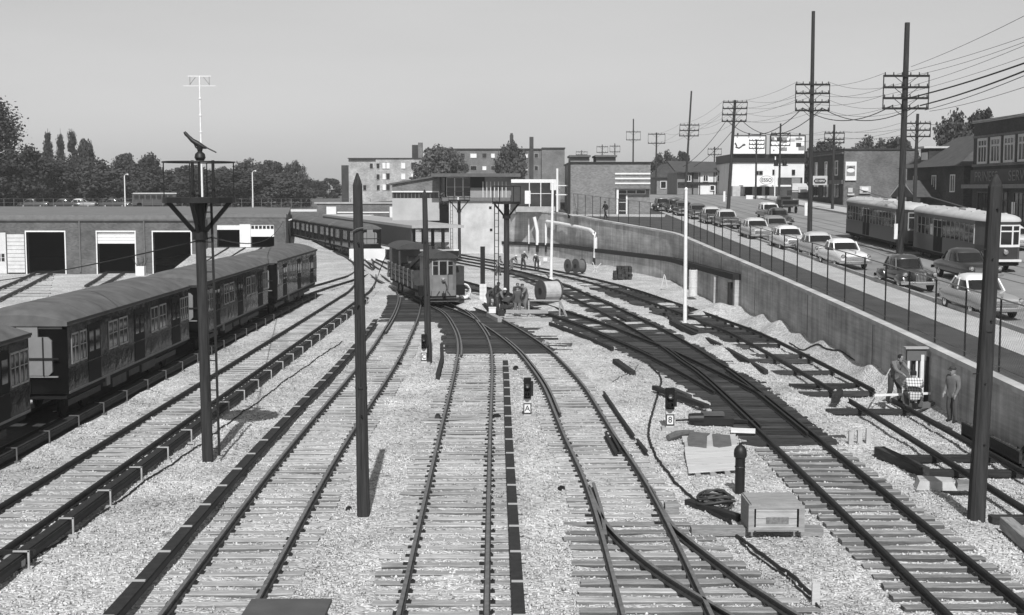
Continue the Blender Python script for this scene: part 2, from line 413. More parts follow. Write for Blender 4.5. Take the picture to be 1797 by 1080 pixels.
def stone_field(name, n, x0, x1, y0, y1, smin, smax, label, power=1.6):
    """loose stones, one small faceted rock each"""
    base = np.array([(1, 0, 0), (-0.9, 0.1, 0), (0.1, 0.9, 0.1), (0, -1, 0.05), (0.05, 0.05, 0.8), (0, 0, -0.7)])
    tri = np.array([(0, 2, 4), (2, 1, 4), (1, 3, 4), (3, 0, 4), (2, 0, 5), (1, 2, 5), (3, 1, 5), (0, 3, 5)])
    X = rng.uniform(x0, x1, n); Y = y0 + (y1 - y0) * rng.uniform(0, 1, n) ** power
    keep = np.ones(n, bool)
    for cxx, y_a, y_b, pk_ in ((-10.95, 0, 90, .3), (-5.4, 0, 55, .36), (-1.35, 0, 55, .36), (8.2, 0, 45, .45)):
        keep &= ~((np.abs(X - cxx) < 1.35) & (rng.uniform(0, 1, n) > pk_) & (Y < y_b))
    keep &= ~((np.abs(X - 2.5) < 1.25) & (rng.uniform(0, 1, n) > 0.3))
    keep &= ~(X < -13.4)
    keep &= ~((Y > 57) & (Y < 84) & (X > -7.5) & (X < np.interp(Y, [57, 74, 84], [2.2, -0.6, -4.5])))
    keep &= ~((Y > 36.4) & (X < 9.4) & (X > np.interp(Y, [36, 46, 60, 75], [6.9, 6.4, 4.6, 1.8])))
    X, Y = X[keep], Y[keep]; n = len(X)
    Z = ground_h(X, Y)
    S = rng.uniform(smin, smax, n)
    a = rng.uniform(0, 6.283, n); ca, sa = np.cos(a), np.sin(a)
    P = base[None] * rng.uniform(0.7, 1.3, (n, 6, 3)) * S[:, None, None]
    Q = np.stack([P[..., 0] * ca[:, None] - P[..., 1] * sa[:, None], P[..., 0] * sa[:, None] + P[..., 1] * ca[:, None], P[..., 2]], -1)
    Q += np.stack([X, Y, Z + S * 0.25], -1)[:, None, :]
    F = (tri[None] + (np.arange(n) * 6)[:, None, None]).reshape(-1, 3)
    me = bpy.data.meshes.new(name)
    me.vertices.add(n * 6); me.vertices.foreach_set('co', Q.reshape(-1))
    me.loops.add(F.size); me.loops.foreach_set('vertex_index', F.reshape(-1).astype(np.int32))
    me.polygons.add(len(F)); me.polygons.foreach_set('loop_start', np.arange(0, F.size, 3, dtype=np.int32))
    me.materials.append(M_BALLAST)
    me.update(calc_edges=True); me.validate()
    return tag(link(name, me), label, 'ballast', kind='stuff')
stone_field('ballast_stones', 95000, -14, 13.6, 17.5, 62, 0.022, 0.048, 'loose crushed stones lying over the yard ground')

# ================================================================== tracks
RAIL_PROF = [(-0.065, -0.15), (0.065, -0.15), (0.065, -0.135), (0.014, -0.115), (0.014, -0.05), (0.037, -0.035), (0.037, -0.004), (0.025, 0.0), (-0.025, 0.0), (-0.037, -0.004), (-0.037, -0.035), (-0.014, -0.05), (-0.014, -0.115), (-0.065, -0.135)]
def clip_y(pts, y0, y1): return [p for p in pts if y0 <= p[1] <= y1]
TIE_MESH = {}
GA = 0.7475
def tie_mesh(L, m, k):
    L = round(L * 5) / 5.0
    key = (L, m.name, k)
    if key not in TIE_MESH:
        r = random.Random(hash((L, k)) & 0xffff)
        x, y, z = L / 2, 0.128 + r.uniform(-0.015, 0.018), 0.085
        j = lambda: r.uniform(-0.012, 0.012)
        c = 0.018
        ring = [(-y, -z), (y, -z), (y, z - c), (y - c, z), (-y + c, z), (-y, z - c)]
        b = MB()
        rag = 1.0 if m is M_TIE else 1.7
        b.loft([[(s * x + j() * 2, p[0] + j() * 0.8 * rag, p[1] + j() * 0.5 * rag) for p in ring] for s in (-1, -.5, 0, .5, 1)])
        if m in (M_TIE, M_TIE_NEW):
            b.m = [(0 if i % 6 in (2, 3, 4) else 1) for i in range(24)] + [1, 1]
            if 2.3 < L < 2.9:      # tie plates and spike heads under both rails
                b.mi = 2
                for sx_ in (-GA, GA):
                    b.box((sx_, 0, z + .008), (.27, .17, .022))
                    for q_ in (-1, 1): b.box((sx_ + q_ * .09, q_ * .05, z + .03), (.04, .04, .03))
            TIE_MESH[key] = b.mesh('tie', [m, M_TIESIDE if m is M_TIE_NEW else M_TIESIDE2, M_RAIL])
        else: TIE_MESH[key] = b.mesh('tie', m)
    return TIE_MESH[key]
def add_tie(track, x, y, L, m, ang=0.0, zt=-0.152, dz=0.0):
    o = link('tie', tie_mesh(L, m, random.randrange(5)), track)
    o.location = (x - track.location[0] + random.uniform(-.03, .03), y - track.location[1], zt - 0.085 + dz - track.location[2] + (random.uniform(-0.022, 0.004) if m in (M_TIE_NEW, M_CREO) else random.uniform(-0.012, 0.004)))
    o.rotation_euler = (random.uniform(-.01, .01), random.uniform(-.004, .004), ang + random.gauss(0, 0.014))
    return o
def rail_obj(track, pts, name='rail', m=None, prof=RAIL_PROF):
    b = MB(); b.sweep(pts, prof)
    if m is M_RAILW and prof is RAIL_PROF:
        nq = len(prof); b.m = [(1 if (i % nq) in (6, 7, 8) and i < nq * (len(pts) - 1) else 0) for i in range(len(b.f))]
        return b.build(name, [M_RAILW, M_RAILHEAD], track, world=True)
    return b.build(name, m or M_RAIL, track, world=True)
def ties_along(track, pts, y0, y1, m, L=2.55, sp=0.6, perp=True, skip=None):
    acc = 0.0; nxt = 0.0
    for a, c in zip(pts[:-1], pts[1:]):
        d = math.hypot(c[0] - a[0], c[1] - a[1])
        while nxt <= acc + d:
            t = (nxt - acc) / d; x = a[0] + (c[0] - a[0]) * t; y = a[1] + (c[1] - a[1]) * t
            nxt += sp * random.uniform(0.96, 1.04)
            if y0 <= y <= y1 and not (skip and skip(y)):
                add_tie(track, x, y, L + random.uniform(-.06, .1), m, -math.atan2(c[0] - a[0], c[1] - a[1]) if perp else 0)
        acc += d
def bolts(track, pts, side, y0, y1):
    pass
def make_track(label, centre, y0, y1, mR=None, two=True):
    pts = catmull(centre, 1.0)
    t = thing('railway_track', label, 'track', (pts[0][0], pts[0][1], -0.15), group='tracks of the railway yard')
    if two:
        for s in (-1, 1): rail_obj(t, clip_y(offset(pts, s * GA), y0, y1), m=mR)
    return t, pts
def third_rail(track, pts, off, y0, y1, ticks, zc=0.16, wd=0.26, bracket=None, bmat=None):
    q = clip_y(offset(pts, off), y0, y1)
    tr = MB().sweep(q, [(-0.05, -0.1), (0.05, -0.1), (0.05, 0.05), (-0.05, 0.05)]).build('third_rail', M_RAIL, track, world=True)
    b = MB(); b.sweep(q, [(-wd / 2, zc - 0.045), (wd / 2, zc - 0.045), (wd / 2, zc), (-wd / 2, zc)])
    if bracket: b.sweep(q, [(wd / 2 * bracket - 0.02, zc - 0.12), (wd / 2 * bracket + 0.02, zc - 0.12), (wd / 2 * bracket + 0.02, zc - 0.04), (wd / 2 * bracket - 0.02, zc - 0.04)])
    cv = b.build('cover_board', M_COVER, track, world=True)
    y = y0 + 0.8
    yy = np.array([p[1] for p in q]); xx = np.array([p[0] for p in q])
    first = None
    if bracket:
        mb = MB(); s = bracket
        mb.bar((s * 0.22, 0, -0.36), (s * 0.22, 0, 0.06), 0.035); mb.bar((s * 0.235, 0, 0.045), (-s * 0.08, 0, 0.045), 0.035, 0.03)
        mb.box((s * 0.18, 0, -0.34), (0.26, 0.1, 0.05))
        bm_ = mb.mesh('bracket', bmat or mat('galvanised', 0.38, 0.6, 0.2, 6.0))
    else:
        bm_ = MB().box((0, 0, 0.012), (wd + 0.10, 0.055, 0.03)).mesh('cover_strap', mat('strap_grey', 0.4, 0.6, 0.2))
    while y < y1:
        x = float(np.interp(y, yy, xx))
        link('bracket' if bracket else 'cover_strap', bm_, track, (x + (0 if bracket else (0.06 if off > 0 else -0.06)) - track.location[0], y - track.location[1], zc - track.location[2]))
        y += ticks * random.uniform(0.97, 1.03)
    return cv

# T0, under the standing train
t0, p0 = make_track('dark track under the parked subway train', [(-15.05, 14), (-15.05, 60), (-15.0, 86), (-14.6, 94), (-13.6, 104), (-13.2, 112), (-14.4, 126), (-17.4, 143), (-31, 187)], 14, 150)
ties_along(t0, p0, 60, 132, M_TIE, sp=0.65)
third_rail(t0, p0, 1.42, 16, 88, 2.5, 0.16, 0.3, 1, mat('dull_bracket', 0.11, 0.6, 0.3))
wb_ = MB(); wb_.sweep([(-14.6, 14, -0.15), (-14.6, 90, -0.15)], [(-1.9, -.05), (1.12, -.05), (1.12, 0.0), (-1.9, 0.0)]); wb_.build('dark_roadbed', mat('dark_ballast', 0.045, 0.9, 0.5, 6.0, 0.8, 20), t0, world=True)  # mottled dark sheet from under the cars out to the third rail
# T1
t1, p1 = make_track('straight track beside the parked train, white brackets along its third rail', [(-10.95, 14), (-10.95, 40), (-10.95, 84), (-11.1, 94), (-12.0, 106), (-13.6, 118), (-15.8, 132), (-18.6, 146), (-31.5, 190)], 14, 150)
ties_along(t1, p1, 16, 96, M_TIE)
third_rail(t1, p1, 1.42, 16, 86, 2.5, 0.18, 0.2, 1)
# T2
t2, p2 = make_track('second track from the left post, wide dark third-rail cover on its left', [(-5.1, 12), (-5.22, 21.5), (-5.5, 34.5), (-5.57, 52), (-5.82, 64), (-6.25, 76), (-7.1, 88), (-9.0, 102), (-11.6, 115), (-14.6, 130), (-18.2, 146), (-31.2, 190)], 12, 150, M_RAILW)
ties_along(t2, p2, 14, 71.5, M_TIE)
ties_along(t2, p2, 71.5, 90, M_CREO, L=2.9, sp=.34)
third_rail(t2, p2, -1.46, 14, 70, 1.9, 0.15, 0.24)
# T3
t3, p3 = make_track('centre track with dark strapped third-rail cover on its right', [(-1.05, 12), (-1.185, 21.5), (-1.38, 36), (-1.57, 52.7), (-1.84, 60.6), (-2.4, 67.5), (-3.3, 75), (-4.5, 80.5), (-6.3, 88), (-8.6, 97.5), (-10.6, 106), (-13.0, 118), (-16.0, 133), (-19.4, 148), (-31.4, 190)], 12, 150, M_RAILW)
ties_along(t3, p3, 14, 57.2, M_TIE, L=2.65)
third_rail(t3, p3, 1.29, 14, 53.6, 1.9, 0.14, 0.22)
# T4 and its turnout towards the camera
t4, p4 = make_track('right-hand curving track with a turnout in the foreground', [(2.65, 12), (2.64, 21.5), (2.63, 27), (2.55, 31.7), (2.3, 37), (2.15, 41), (1.9, 47), (1.38, 53.5), (0.85, 58.4), (-0.15, 65), (-1.75, 73.5), (-3.4, 79.5), (-5.6, 86), (-8.2, 95), (-10.6, 105.5)], 12, 104, M_RAILW)
def x_at(pts, y, off=0.0):
    q = offset(pts, off); yy = [p[1] for p in q]; xx = [p[0] for p in q]
    return float(np.interp(y, yy, xx))
ties_along(t4, p4, 28.5, 57.2, M_TIE, L=2.6)
bl = catmull([(5.6, 18.5), (4.2, 20.2), (3.43, 21.9), (2.73, 23.9), (2.21, 26.1), (1.98, 27.9), (1.86, 30.5)], 0.4)
br = catmull([(6.6, 17.2), (5.1, 20.5), (4.49, 22.4), (4.16, 23.6), (3.6, 26.2), (3.44, 27.4), (3.36, 30.5)], 0.4)
rail_obj(t4, bl, m=M_RAILW); rail_obj(t4, br, m=M_RAILW)
gr = [(p[0] + 0.12, p[1]) for p in clip_y(offset(p4, -GA), 33, 40)]
rail_obj(t4, [(1.95, 26.2), (2.02, 28.5), (2.0, 31)], 'guard_rail', M_RAILW)
rail_obj(t4, [(3.28, 45.4), (3.45, 40.5), (3.58, 37.2)], 'guard_rail')
rail_obj(t4, [(3.62, 36.6), (3.72, 34.9)], 'guard_rail')
rail_obj(t4, [(2.78, 37.6), (2.86, 34.8)], 'guard_rail')
rail_obj(t4, [(2.93, 37.4), (3.0, 35.2)], 'guard_rail')
y = 14.2
while y < 28.5:
    xr = 3.9 if y > 27.5 else float(np.interp(y, [17, 20.5, 23.6, 27.4], [7.0, 5.75, 4.8, 4.05]))
    xl = 1.22 + random.uniform(-.12, .1)
    add_tie(t4, (xl + xr) / 2, y, xr - xl, M_TIE_NEW if random.random() < .75 else M_TIE)
    y += 0.6 * random.uniform(.88, 1.1)
# long creosoted turnout timbers under T3 / T4
y = 57.6
while y < 83:
    xl = x_at(p3, y, -GA) - 0.55 + random.uniform(-.25, .15)
    xr = x_at(p4, y, GA) + 0.5 + (random.uniform(0, 1.2) if random.random() < .35 else random.uniform(-.1, .15))
    if y > 72: xl = min(xl, x_at(p2, y, GA) + 0.55)
    add_tie(t3, (xl + xr) / 2, y, xr - xl, M_CREO)
    y += 0.35 * random.uniform(.94, 1.06)
def roadbed(track, ys, xl, xr):
    b = MB(); L_ = [(xl(y), y, -.2) for y in ys]; R_ = [(xr(y), y, -.2) for y in ys]; n = len(ys)
    b.add(L_ + R_, [(i, n + i, n + i + 1, i + 1) for i in range(n - 1)])
    return b.build('dark_roadbed', mat('oily_stone', 0.075, 0.9, 0.55, 14.0, 0.9, 25), track, world=True)
roadbed(t3, list(np.arange(57.5, 84, 1.0)), lambda y: min(x_at(p3, y, -GA) - .3, x_at(p2, y, GA) if y > 73 else 9e9), lambda y: x_at(p4, y, GA) + .25)
# second rail inside the curve (guard) of T3 left rail
rail_obj(t3, [(p[0] + 0.16, p[1]) for p in clip_y(offset(p3, -GA), 55.5, 80)], 'guard_rail', M_RAILW)
rail_obj(t3, [(p[0] + 0.16, p[1]) for p in clip_y(offset(p3, GA), 62, 78)], 'guard_rail', M_RAILW)
rail_obj(t4, [(p[0] + 0.15, p[1]) for p in clip_y(offset(p4, -GA), 40, 63)], 'guard_rail', M_RAILW)
rail_obj(t2, [(p[0] + 0.15, p[1]) for p in clip_y(offset(p2, -GA), 64, 86)], 'guard_rail', M_RAILW)
rail_obj(t3, [G(768, 660)[:2], G(776, 630)[:2], G(775, 606)[:2]], 'guard_rail', M_COVER, [(-0.08, -0.15), (0.08, -0.15), (0.08, 0.08), (-0.08, 0.08)])
# T5: the dark double turnout on the right
tR, pR = make_track('right track running out of the dark turnout beside the wooden crate', [(8.18, 12), (8.18, 22), (8.17, 47), (7.9, 54), (7.6, 60), (7.08, 66.7), (5.75, 79), (5.0, 85), (3.15, 99), (0.6, 112), (-3.0, 124), (-7.4, 137), (-12.6, 152), (-27, 197)], 12, 150)
tL, pL = make_track('branch track leaving the dark turnout towards the station platforms', [(8.12, 44.5), (7.5, 50.2), (6.55, 57), (5.35, 63.5), (4.5, 68), (2.95, 74.5), (0.9, 83), (-1.9, 93), (-5.2, 104), (-8.5, 116), (-12.0, 129), (-16.4, 145), (-30.6, 190)], 44.5, 150)
ties_along(tR, pR, 14, 36.4, M_TIE_NEW, L=2.6, sp=0.63)
y = 36.8
while y < 62:
    xl = min(x_at(pL, y, -GA) if y > 45 else 9e9, x_at(pR, y, -GA)) - 0.6 + random.uniform(-.15, .1)
    xr = x_at(pR, y, GA) + 0.55 + (random.uniform(0, .5) if random.random() < .3 else 0)
    add_tie(tR, (xl + xr) / 2, y, xr - xl, M_CREO)
    y += 0.36 * random.uniform(.93, 1.07)
roadbed(tR, list(np.arange(36.7, 64, 1.0)), lambda y: min(x_at(pL, y, -GA) if y > 45 else 9e9, x_at(pR, y, -GA)) - .35, lambda y: x_at(pR, y, GA) + .3)
ties_along(tR, pR, 62, 120, M_CREO, L=2.7, sp=0.36)
ties_along(tL, pL, 62, 120, M_CREO, L=2.7, sp=0.36)
rail_obj(tR, [(p[0] - 0.17, p[1]) for p in clip_y(offset(pR, GA), 36.5, 52)], 'guard_rail')
rail_obj(tR, [(p[0] + 0.17, p[1]) for p in clip_y(offset(pR, -GA), 38, 58)], 'guard_rail')
rail_obj(tL, [(p[0] + 0.15, p[1]) for p in clip_y(offset(pL, -GA), 55, 84)], 'guard_rail')
rail_obj(tR, [(10.05, 50.3), (9.85, 55), (9.6, 59.5), (9.2, 64), (8.7, 70)], 'guard_rail', M_COVER, [(-0.09, -0.12), (0.09, -0.12), (0.09, 0.08), (-0.09, 0.08)])
rail_obj(tL, [G(965, 566)[:2], G(1030, 590)[:2], G(1075, 610)[:2]], 'guard_rail', M_COVER, [(-0.07, -0.15), (0.07, -0.15), (0.07, 0.02), (-0.07, 0.02)])
# T6: track being laid by the wall
t6 = thing('railway_track', 'half-laid track on few dark ties beside the retaining wall', 'track', (12.35, 12, -0.15), group='tracks of the railway yard')
p6 = catmull(C6, 1.0)
for s in (-1, 1):
    q = clip_y(offset(p6, s * GA), 12, 44.8); rail_obj(t6, q)
    q = clip_y(offset(p6, s * GA), 45.3, 150); rail_obj(t6, q)
for y in [19.5, 22, 24.6, 28.4, 33.2, 35.0, 42.6, 46.4, 48.2, 51.8, 55.5, 57.0, 61.0, 63.2, 64.6, 66.0, 67.2, 68.4, 70.0, 71.4, 73.0, 74.0, 75.0, 76.4, 77.4, 79.0, 80.2, 81.5, 83, 84, 85, 86, 87, 88, 89.4, 90.5, 92, 93.2, 94.6, 96, 97, 98, 99, 100.4, 101.5, 103, 104, 105.5, 107, 108.5, 110, 112, 114]:
    x = x_at(p6, y); ang = 0
    add_tie(t6, x - 0.25 + random.uniform(-.35, .25), y, 2.7, M_CREO, random.uniform(-.04, .04))
for y in [60, 65, 71.5, 76.3, 83, 89]:
    add_tie(t6, x_at(p6, y) - 1.6, y + .4, 1.6, M_CREO, random.uniform(-.5, .5))
# loose spare rail lying beside the half-laid track, long thin
b = MB(); b.sweep([(10.75, 31), (10.9, 40), (10.85, 47)], [(-0.04, 0), (0.04, 0), (0.04, 0.07), (-0.04, 0.07)])

# short tracks running up to the barn doors
def barn_track(label, a0, a1, c0, c1):
    A0, A1, C0, C1 = [G(*p, -.05) for p in (a0, a1, c0, c1)]
    t = thing('railway_track', label, 'track', (A0[0], A0[1], -.15), group='tracks of the railway yard')
    for p, q in ((A0, A1), (C0, C1)): rail_obj(t, [(p[0], p[1], .05), ((p[0] + q[0]) / 2 + .1, (p[1] + q[1]) / 2, .05), (q[0], q[1], .05)], prof=[(-.09, -.15), (.09, -.15), (.09, .0), (-.09, .0)])
    for k in range(10):
        f = k / 9; x = A0[0] + (A1[0] - A0[0]) * f; xx = C0[0] + (C1[0] - C0[0]) * f; y = A0[1] + (A1[1] - A0[1]) * f
        add_tie(t, (x + xx) / 2, y, abs(xx - x) + .5, M_TIE, 0, -.13)
barn_track('short track leading into the leftmost open barn door', (-25, 517), (61, 480), (-30, 541), (91, 480))
barn_track('short track leading into the half-shuttered barn door', (150, 503), (187, 479), (172, 505), (218, 479))
# ================================================================== retaining wall, street terrace, fence
COPE = [(14.1, -6), (14.08, 20), (14.08, 35), (14.15, 46), (14.12, 56), (13.9, 73), (13.6, 88), (13.45, 97), (13.25, 104.5), (12.2, 110.5), (8.85, 124.8), (4.95, 141.8), (-1.4, 152)]
cope = catmull(COPE, 2.0)
def cz(p): return street_z(p[1]) + 0.05
def wall_mat():
    m = mat('stained_wall_concrete', 0.44, 0.92, 0.22, 0.7, 0.3, 30)
    n = m.node_tree; L = n.links; b = n.nodes['Principled BSDF']
    src = b.inputs['Base Color'].links[0].from_socket
    tc = n.nodes.new('ShaderNodeTexCoord')
    def layer(scale3, sc, lo, hi, f0, f1):
        nonlocal src
        mp = n.nodes.new('ShaderNodeMapping'); mp.inputs['Scale'].default_value = scale3; L.new(tc.outputs['Object'], mp.inputs['Vector'])
        nz = n.nodes.new('ShaderNodeTexNoise'); nz.inputs['Scale'].default_value = sc; nz.inputs['Detail'].default_value = 8; nz.inputs['Roughness'].default_value = .7; L.new(mp.outputs[0], nz.inputs['Vector'])
        mr = n.nodes.new('ShaderNodeMapRange'); mr.inputs['From Min'].default_value = f0; mr.inputs['From Max'].default_value = f1; mr.inputs['To Min'].default_value = lo; mr.inputs['To Max'].default_value = hi
        L.new(nz.outputs['Fac'], mr.inputs['Value'])
        mu = n.nodes.new('ShaderNodeMath'); mu.operation = 'MULTIPLY'; L.new(src, mu.inputs[0]); L.new(mr.outputs[0], mu.inputs[1]); src = mu.outputs[0]
    layer((1.6, 1.6, .08), 1.3, .74, 1.08, .36, .56)      # water streaks running down
    layer((.25, .25, 1.0), 1.0, .7, 1.12, .35, .62)      # broad damp patches in lifts
    layer((.05, .05, 5.0), 1.5, .9, 1.06, .4, .6)        # board marks
    L.new(src, b.inputs['Base Color'])
    return m
M_WALL = wall_mat()
def wall_strip(pts, off0, off1, zbot, ztop):
    a = offset(pts, off0); c = offset(pts, off1); b = MB()
    rings = [[(p[0], p[1], zbot(p)), (q[0], q[1], zbot(p)), (q[0], q[1], ztop(p)), (p[0], p[1], ztop(p))] for p, q in zip(a, c)]
    return b.loft(rings)
rw = thing('retaining_wall', 'long stained concrete retaining wall holding up the street', 'wall', (14.1, 30, -0.3))
wall_strip(cope, 0.06, 0.5, lambda p: -0.8, lambda p: cz(p) - 0.16).build('wall_face', M_WALL, rw, world=True)
wall_strip(cope, -0.02, 0.42, lambda p: cz(p) - 0.16, lambda p: cz(p)).build('coping', mat('coping_concrete', 0.46, 0.9, 0.35, 0.8, 0.3, 30), rw, world=True)
low = [p for p in cope if p[1] > 77]
lz = lambda p: float(np.interp(p[1], [77, 100, 143, 152], [1.95, 1.6, 1.12, 1.05]))
wall_strip(low, -0.30, 0.055, lambda p: -0.8, lambda p: lz(p) - 0.2).build('lower_wall', M_WALL, rw, world=True)
wall_strip(low, -0.42, 0.058, lambda p: lz(p) - 0.2, lambda p: lz(p) + 0.16).build('waling_timber', M_DWOOD, rw, world=True)
# buttress posts and dark slots of the lower wall
for yy_ in (78.4, 83.5, 95.2):
    x = x_at(cope, yy_)
    MB().box((x - 0.42, yy_, 0.5), (0.26, 0.4, 2.1)).build('buttress', M_DWOOD if yy_ != 83.5 else M_WALL, rw, world=True)
for yy_ in (27, 38.5, 50.2, 61, 73.4, 84, 95.5):
    x = x_at(cope, yy_); z1 = street_z(yy_) - 0.14
    MB().box((x + 0.055, yy_, z1 / 2 - .2), (0.03, 0.05, z1 + .3)).build('joint_strip', mat('joint_filler', 0.2, 0.9, 0.3), rw, world=True)

# terrace sheets: left edge follows the coping
SX = 16.5
def street_sheet(name, left, right, dz, m, label, y0=-8, y1=205, step=3.0):
    b = MB(); yy = list(np.arange(y0, y1, step)) + [y1]
    L_ = [(left(y) if callable(left) else left, y, street_z(y) + dz) for y in yy]; R_ = [(right(y) if callable(right) else right, y, street_z(y) + dz) for y in yy]
    n = len(yy); b.add(L_ + R_, [(i, n + i, n + i + 1, i + 1) for i in range(n - 1)])
    return tag(b.build(name, m), label, kind='structure')
cy_ = np.array([p[1] for p in cope]); cx_ = np.array([p[0] for p in cope])
copeX = lambda y: float(np.interp(y, cy_, cx_))
street_sheet('verge', lambda y: copeX(y) + 0.4, SX, 0.03, M_GRASS, 'dark grass verge above the retaining wall', y1=150)
street_sheet('road', 18.62, 36.0, -0.06, M_ASPH, 'wide asphalt street with two streetcar tracks')
def slab(name, x0, x1, label, y0=-8, y1=205):
    b = MB(); n = 0
    yy = list(np.arange(y0, y1, 3.0)) + [y1]
    rings = [[(x0(y) if callable(x0) else x0, y, street_z(y) - 0.4), (x1, y, street_z(y) - 0.4), (x1, y, street_z(y) + 0.06), (x0(y) if callable(x0) else x0, y, street_z(y) + 0.06)] for y in yy]
    return tag(b.loft(rings).build(name, M_WALK), label, kind='structure')
slab('pavement', SX, 18.45, 'pale concrete pavement between verge and street')
slab('pavement', 36.15, 40.0, 'far pavement in front of the shops')
for nm, x0, x1 in (('kerb', 18.45, 18.62), ('kerb', 36.0, 36.15)):
    b = MB(); b.loft([[(x0, y, street_z(y) - 0.4), (x1, y, street_z(y) - 0.4), (x1, y, street_z(y) + 0.075), (x0, y, street_z(y) + 0.075)] for y in (-8, 205)])
    tag(b.build(nm, M_CONC), 'stone kerb along the street', kind='structure')
street_sheet('lot', 40.0, 420.0, -0.02, mat('lot_earth', 0.17, 0.95, 0.3, 0.4), 'bare ground behind the far pavement')
b = MB(); b.quad((14, 205, street_z(205) - .03), (420, 205, street_z(205) - .03), (420, 900, street_z(205) - .2), (14, 900, street_z(205) - .2))
tag(b.build('terrain', M_GRASS), 'far ground beyond the shops', kind='structure')
b = MB(); b.quad((18, 205.2, street_z(205) - .02), (38, 205.2, street_z(205) - .02), (38, 700, street_z(205) - .02), (18, 700, street_z(205) - .02))
tag(b.build('road', M_ASPH), 'street running on into the distance', kind='structure')
for xr in (26.0, 27.5, 29.6, 31.1):
    street_sheet('streetcar_rail', xr - 0.05, xr + 0.05, -0.055, M_RAIL, 'streetcar rail set into the asphalt')
# pale walk in front of the substation
b = MB(); b.quad((6.3, 133.6, street_z(133.6) + .04), (15.6, 131.5, street_z(131.5) + .04), (16.5, 137.7, street_z(137.7) + .04), (6.0, 137.7, street_z(137.7) + .04))
tag(b.build('path', M_WALK), 'pale walk along the foot of the substation', kind='structure')

# chain-link fence on the coping
def link_mat():
    m = bpy.data.materials.new('chain_link'); m.use_nodes = True
    n = m.node_tree; L = n.links
    b = n.nodes['Principled BSDF']; b.inputs['Base Color'].default_value = (.1, .1, .1, 1); b.inputs['Roughness'].default_value = .6
    tr = n.nodes.new('ShaderNodeBsdfTransparent'); mx = n.nodes.new('ShaderNodeMixShader')
    tc = n.nodes.new('ShaderNodeTexCoord'); mp = n.nodes.new('ShaderNodeMapping'); mp.inputs['Rotation'].default_value = (R(45), 0, 0); mp.inputs['Scale'].default_value = (9, 9, 9)
    L.new(tc.outputs['Object'], mp.inputs['Vector'])
    fr = n.nodes.new('ShaderNodeVectorMath'); fr.operation = 'FRACTION'; L.new(mp.outputs[0], fr.inputs[0])
    sp = n.nodes.new('ShaderNodeSeparateXYZ'); L.new(fr.outputs[0], sp.inputs[0])
    l1 = n.nodes.new('ShaderNodeMath'); l1.operation = 'LESS_THAN'; l1.inputs[1].default_value = 0.07; L.new(sp.outputs[1], l1.inputs[0])
    l2 = n.nodes.new('ShaderNodeMath'); l2.operation = 'LESS_THAN'; l2.inputs[1].default_value = 0.07; L.new(sp.outputs[2], l2.inputs[0])
    mxm = n.nodes.new('ShaderNodeMath'); mxm.operation = 'MAXIMUM'; L.new(l1.outputs[0], mxm.inputs[0]); L.new(l2.outputs[0], mxm.inputs[1])
    L.new(mxm.outputs[0], mx.inputs['Fac']); L.new(tr.outputs[0], mx.inputs[1]); L.new(b.outputs[0], mx.inputs[2]); L.new(mx.outputs[0], n.nodes['Material Output'].inputs['Surface'])
    return m
M_LINK = link_mat()
fe = thing('chain_link_fence', 'chain-link fence with slim dark posts along the top of the retaining wall', 'fence', (14.5, 30, 1.5))
fl = [p for p in offset(cope, 0.46) if 20 < p[1] < 142]
acc = 0.0; nxt = 0.0; post = MB().cyl((0, 0, -0.15), (0, 0, 2.2), 0.031, n=8).mesh('post', M_DSTEEL)
for a, c in zip(fl[:-1], fl[1:]):
    d = math.hypot(c[0] - a[0], c[1] - a[1])
    while nxt < acc + d:
        t = (nxt - acc) / d; x = a[0] + (c[0] - a[0]) * t; y = a[1] + (c[1] - a[1]) * t
        link('post', post, fe, (x - 14.5, y - 30, street_z(y) + .05 - 1.5)); nxt += 3.0
    acc += d
MB().tube([(p[0], p[1], street_z(p[1]) + 2.23) for p in fl], 0.024, 6).build('top_rail', M_GSTEEL, fe, world=True)
MB().tube([(p[0] - .05, p[1], street_z(p[1]) + 0.22) for p in fl], 0.014, 5).build('bottom_wire', M_GSTEEL, fe, world=True)
n = len(fl); b = MB()
b.add([(p[0] - .03, p[1], street_z(p[1]) + 0.1) for p in fl] + [(p[0] - .03, p[1], street_z(p[1]) + 2.2) for p in fl], [(i, i + 1, n + i + 1, n + i) for i in range(n - 1)])
b.build('wire_netting', M_LINK, fe, world=True)

# ================================================================== left and centre terraces
b = MB()
b.loft([[(-400, 200, -1.2), (-27, 200, -1.2), (-27, 200.0, 4.25), (-400, 200, 4.25)], [(-400, 200.5, -1.2), (-27, 200.5, -1.2), (-27, 200.5, 4.25), (-400, 200.5, 4.25)]])
tag(b.build('terrace_wall', M_CONCW), 'long pale concrete wall closing the yard behind the car barn', 'wall')
b = MB(); b.add([(-400, 200.5, 4.2), (-20, 200.5, 4.2), (-400, 330, 4.75), (-20, 330, 5.2), (-400, 900, 6.6), (16, 900, 6.6)], [(0, 1, 3, 2), (2, 3, 5, 4)])
tag(b.build('terrain', mat('dry_grass', 0.12, 0.95, 0.4, 0.15)), 'dry grass field behind the car barn', kind='structure')
b = MB(); b.add([(-26, 236, 5.0), (16, 236, 5.0), (-26, 420, 5.6), (16, 420, 5.6)], [(0, 1, 3, 2)])
tag(b.build('lawn', mat('lawn', 0.10, 0.95, 0.4, 0.15)), 'lawn in front of the apartment blocks', kind='structure')
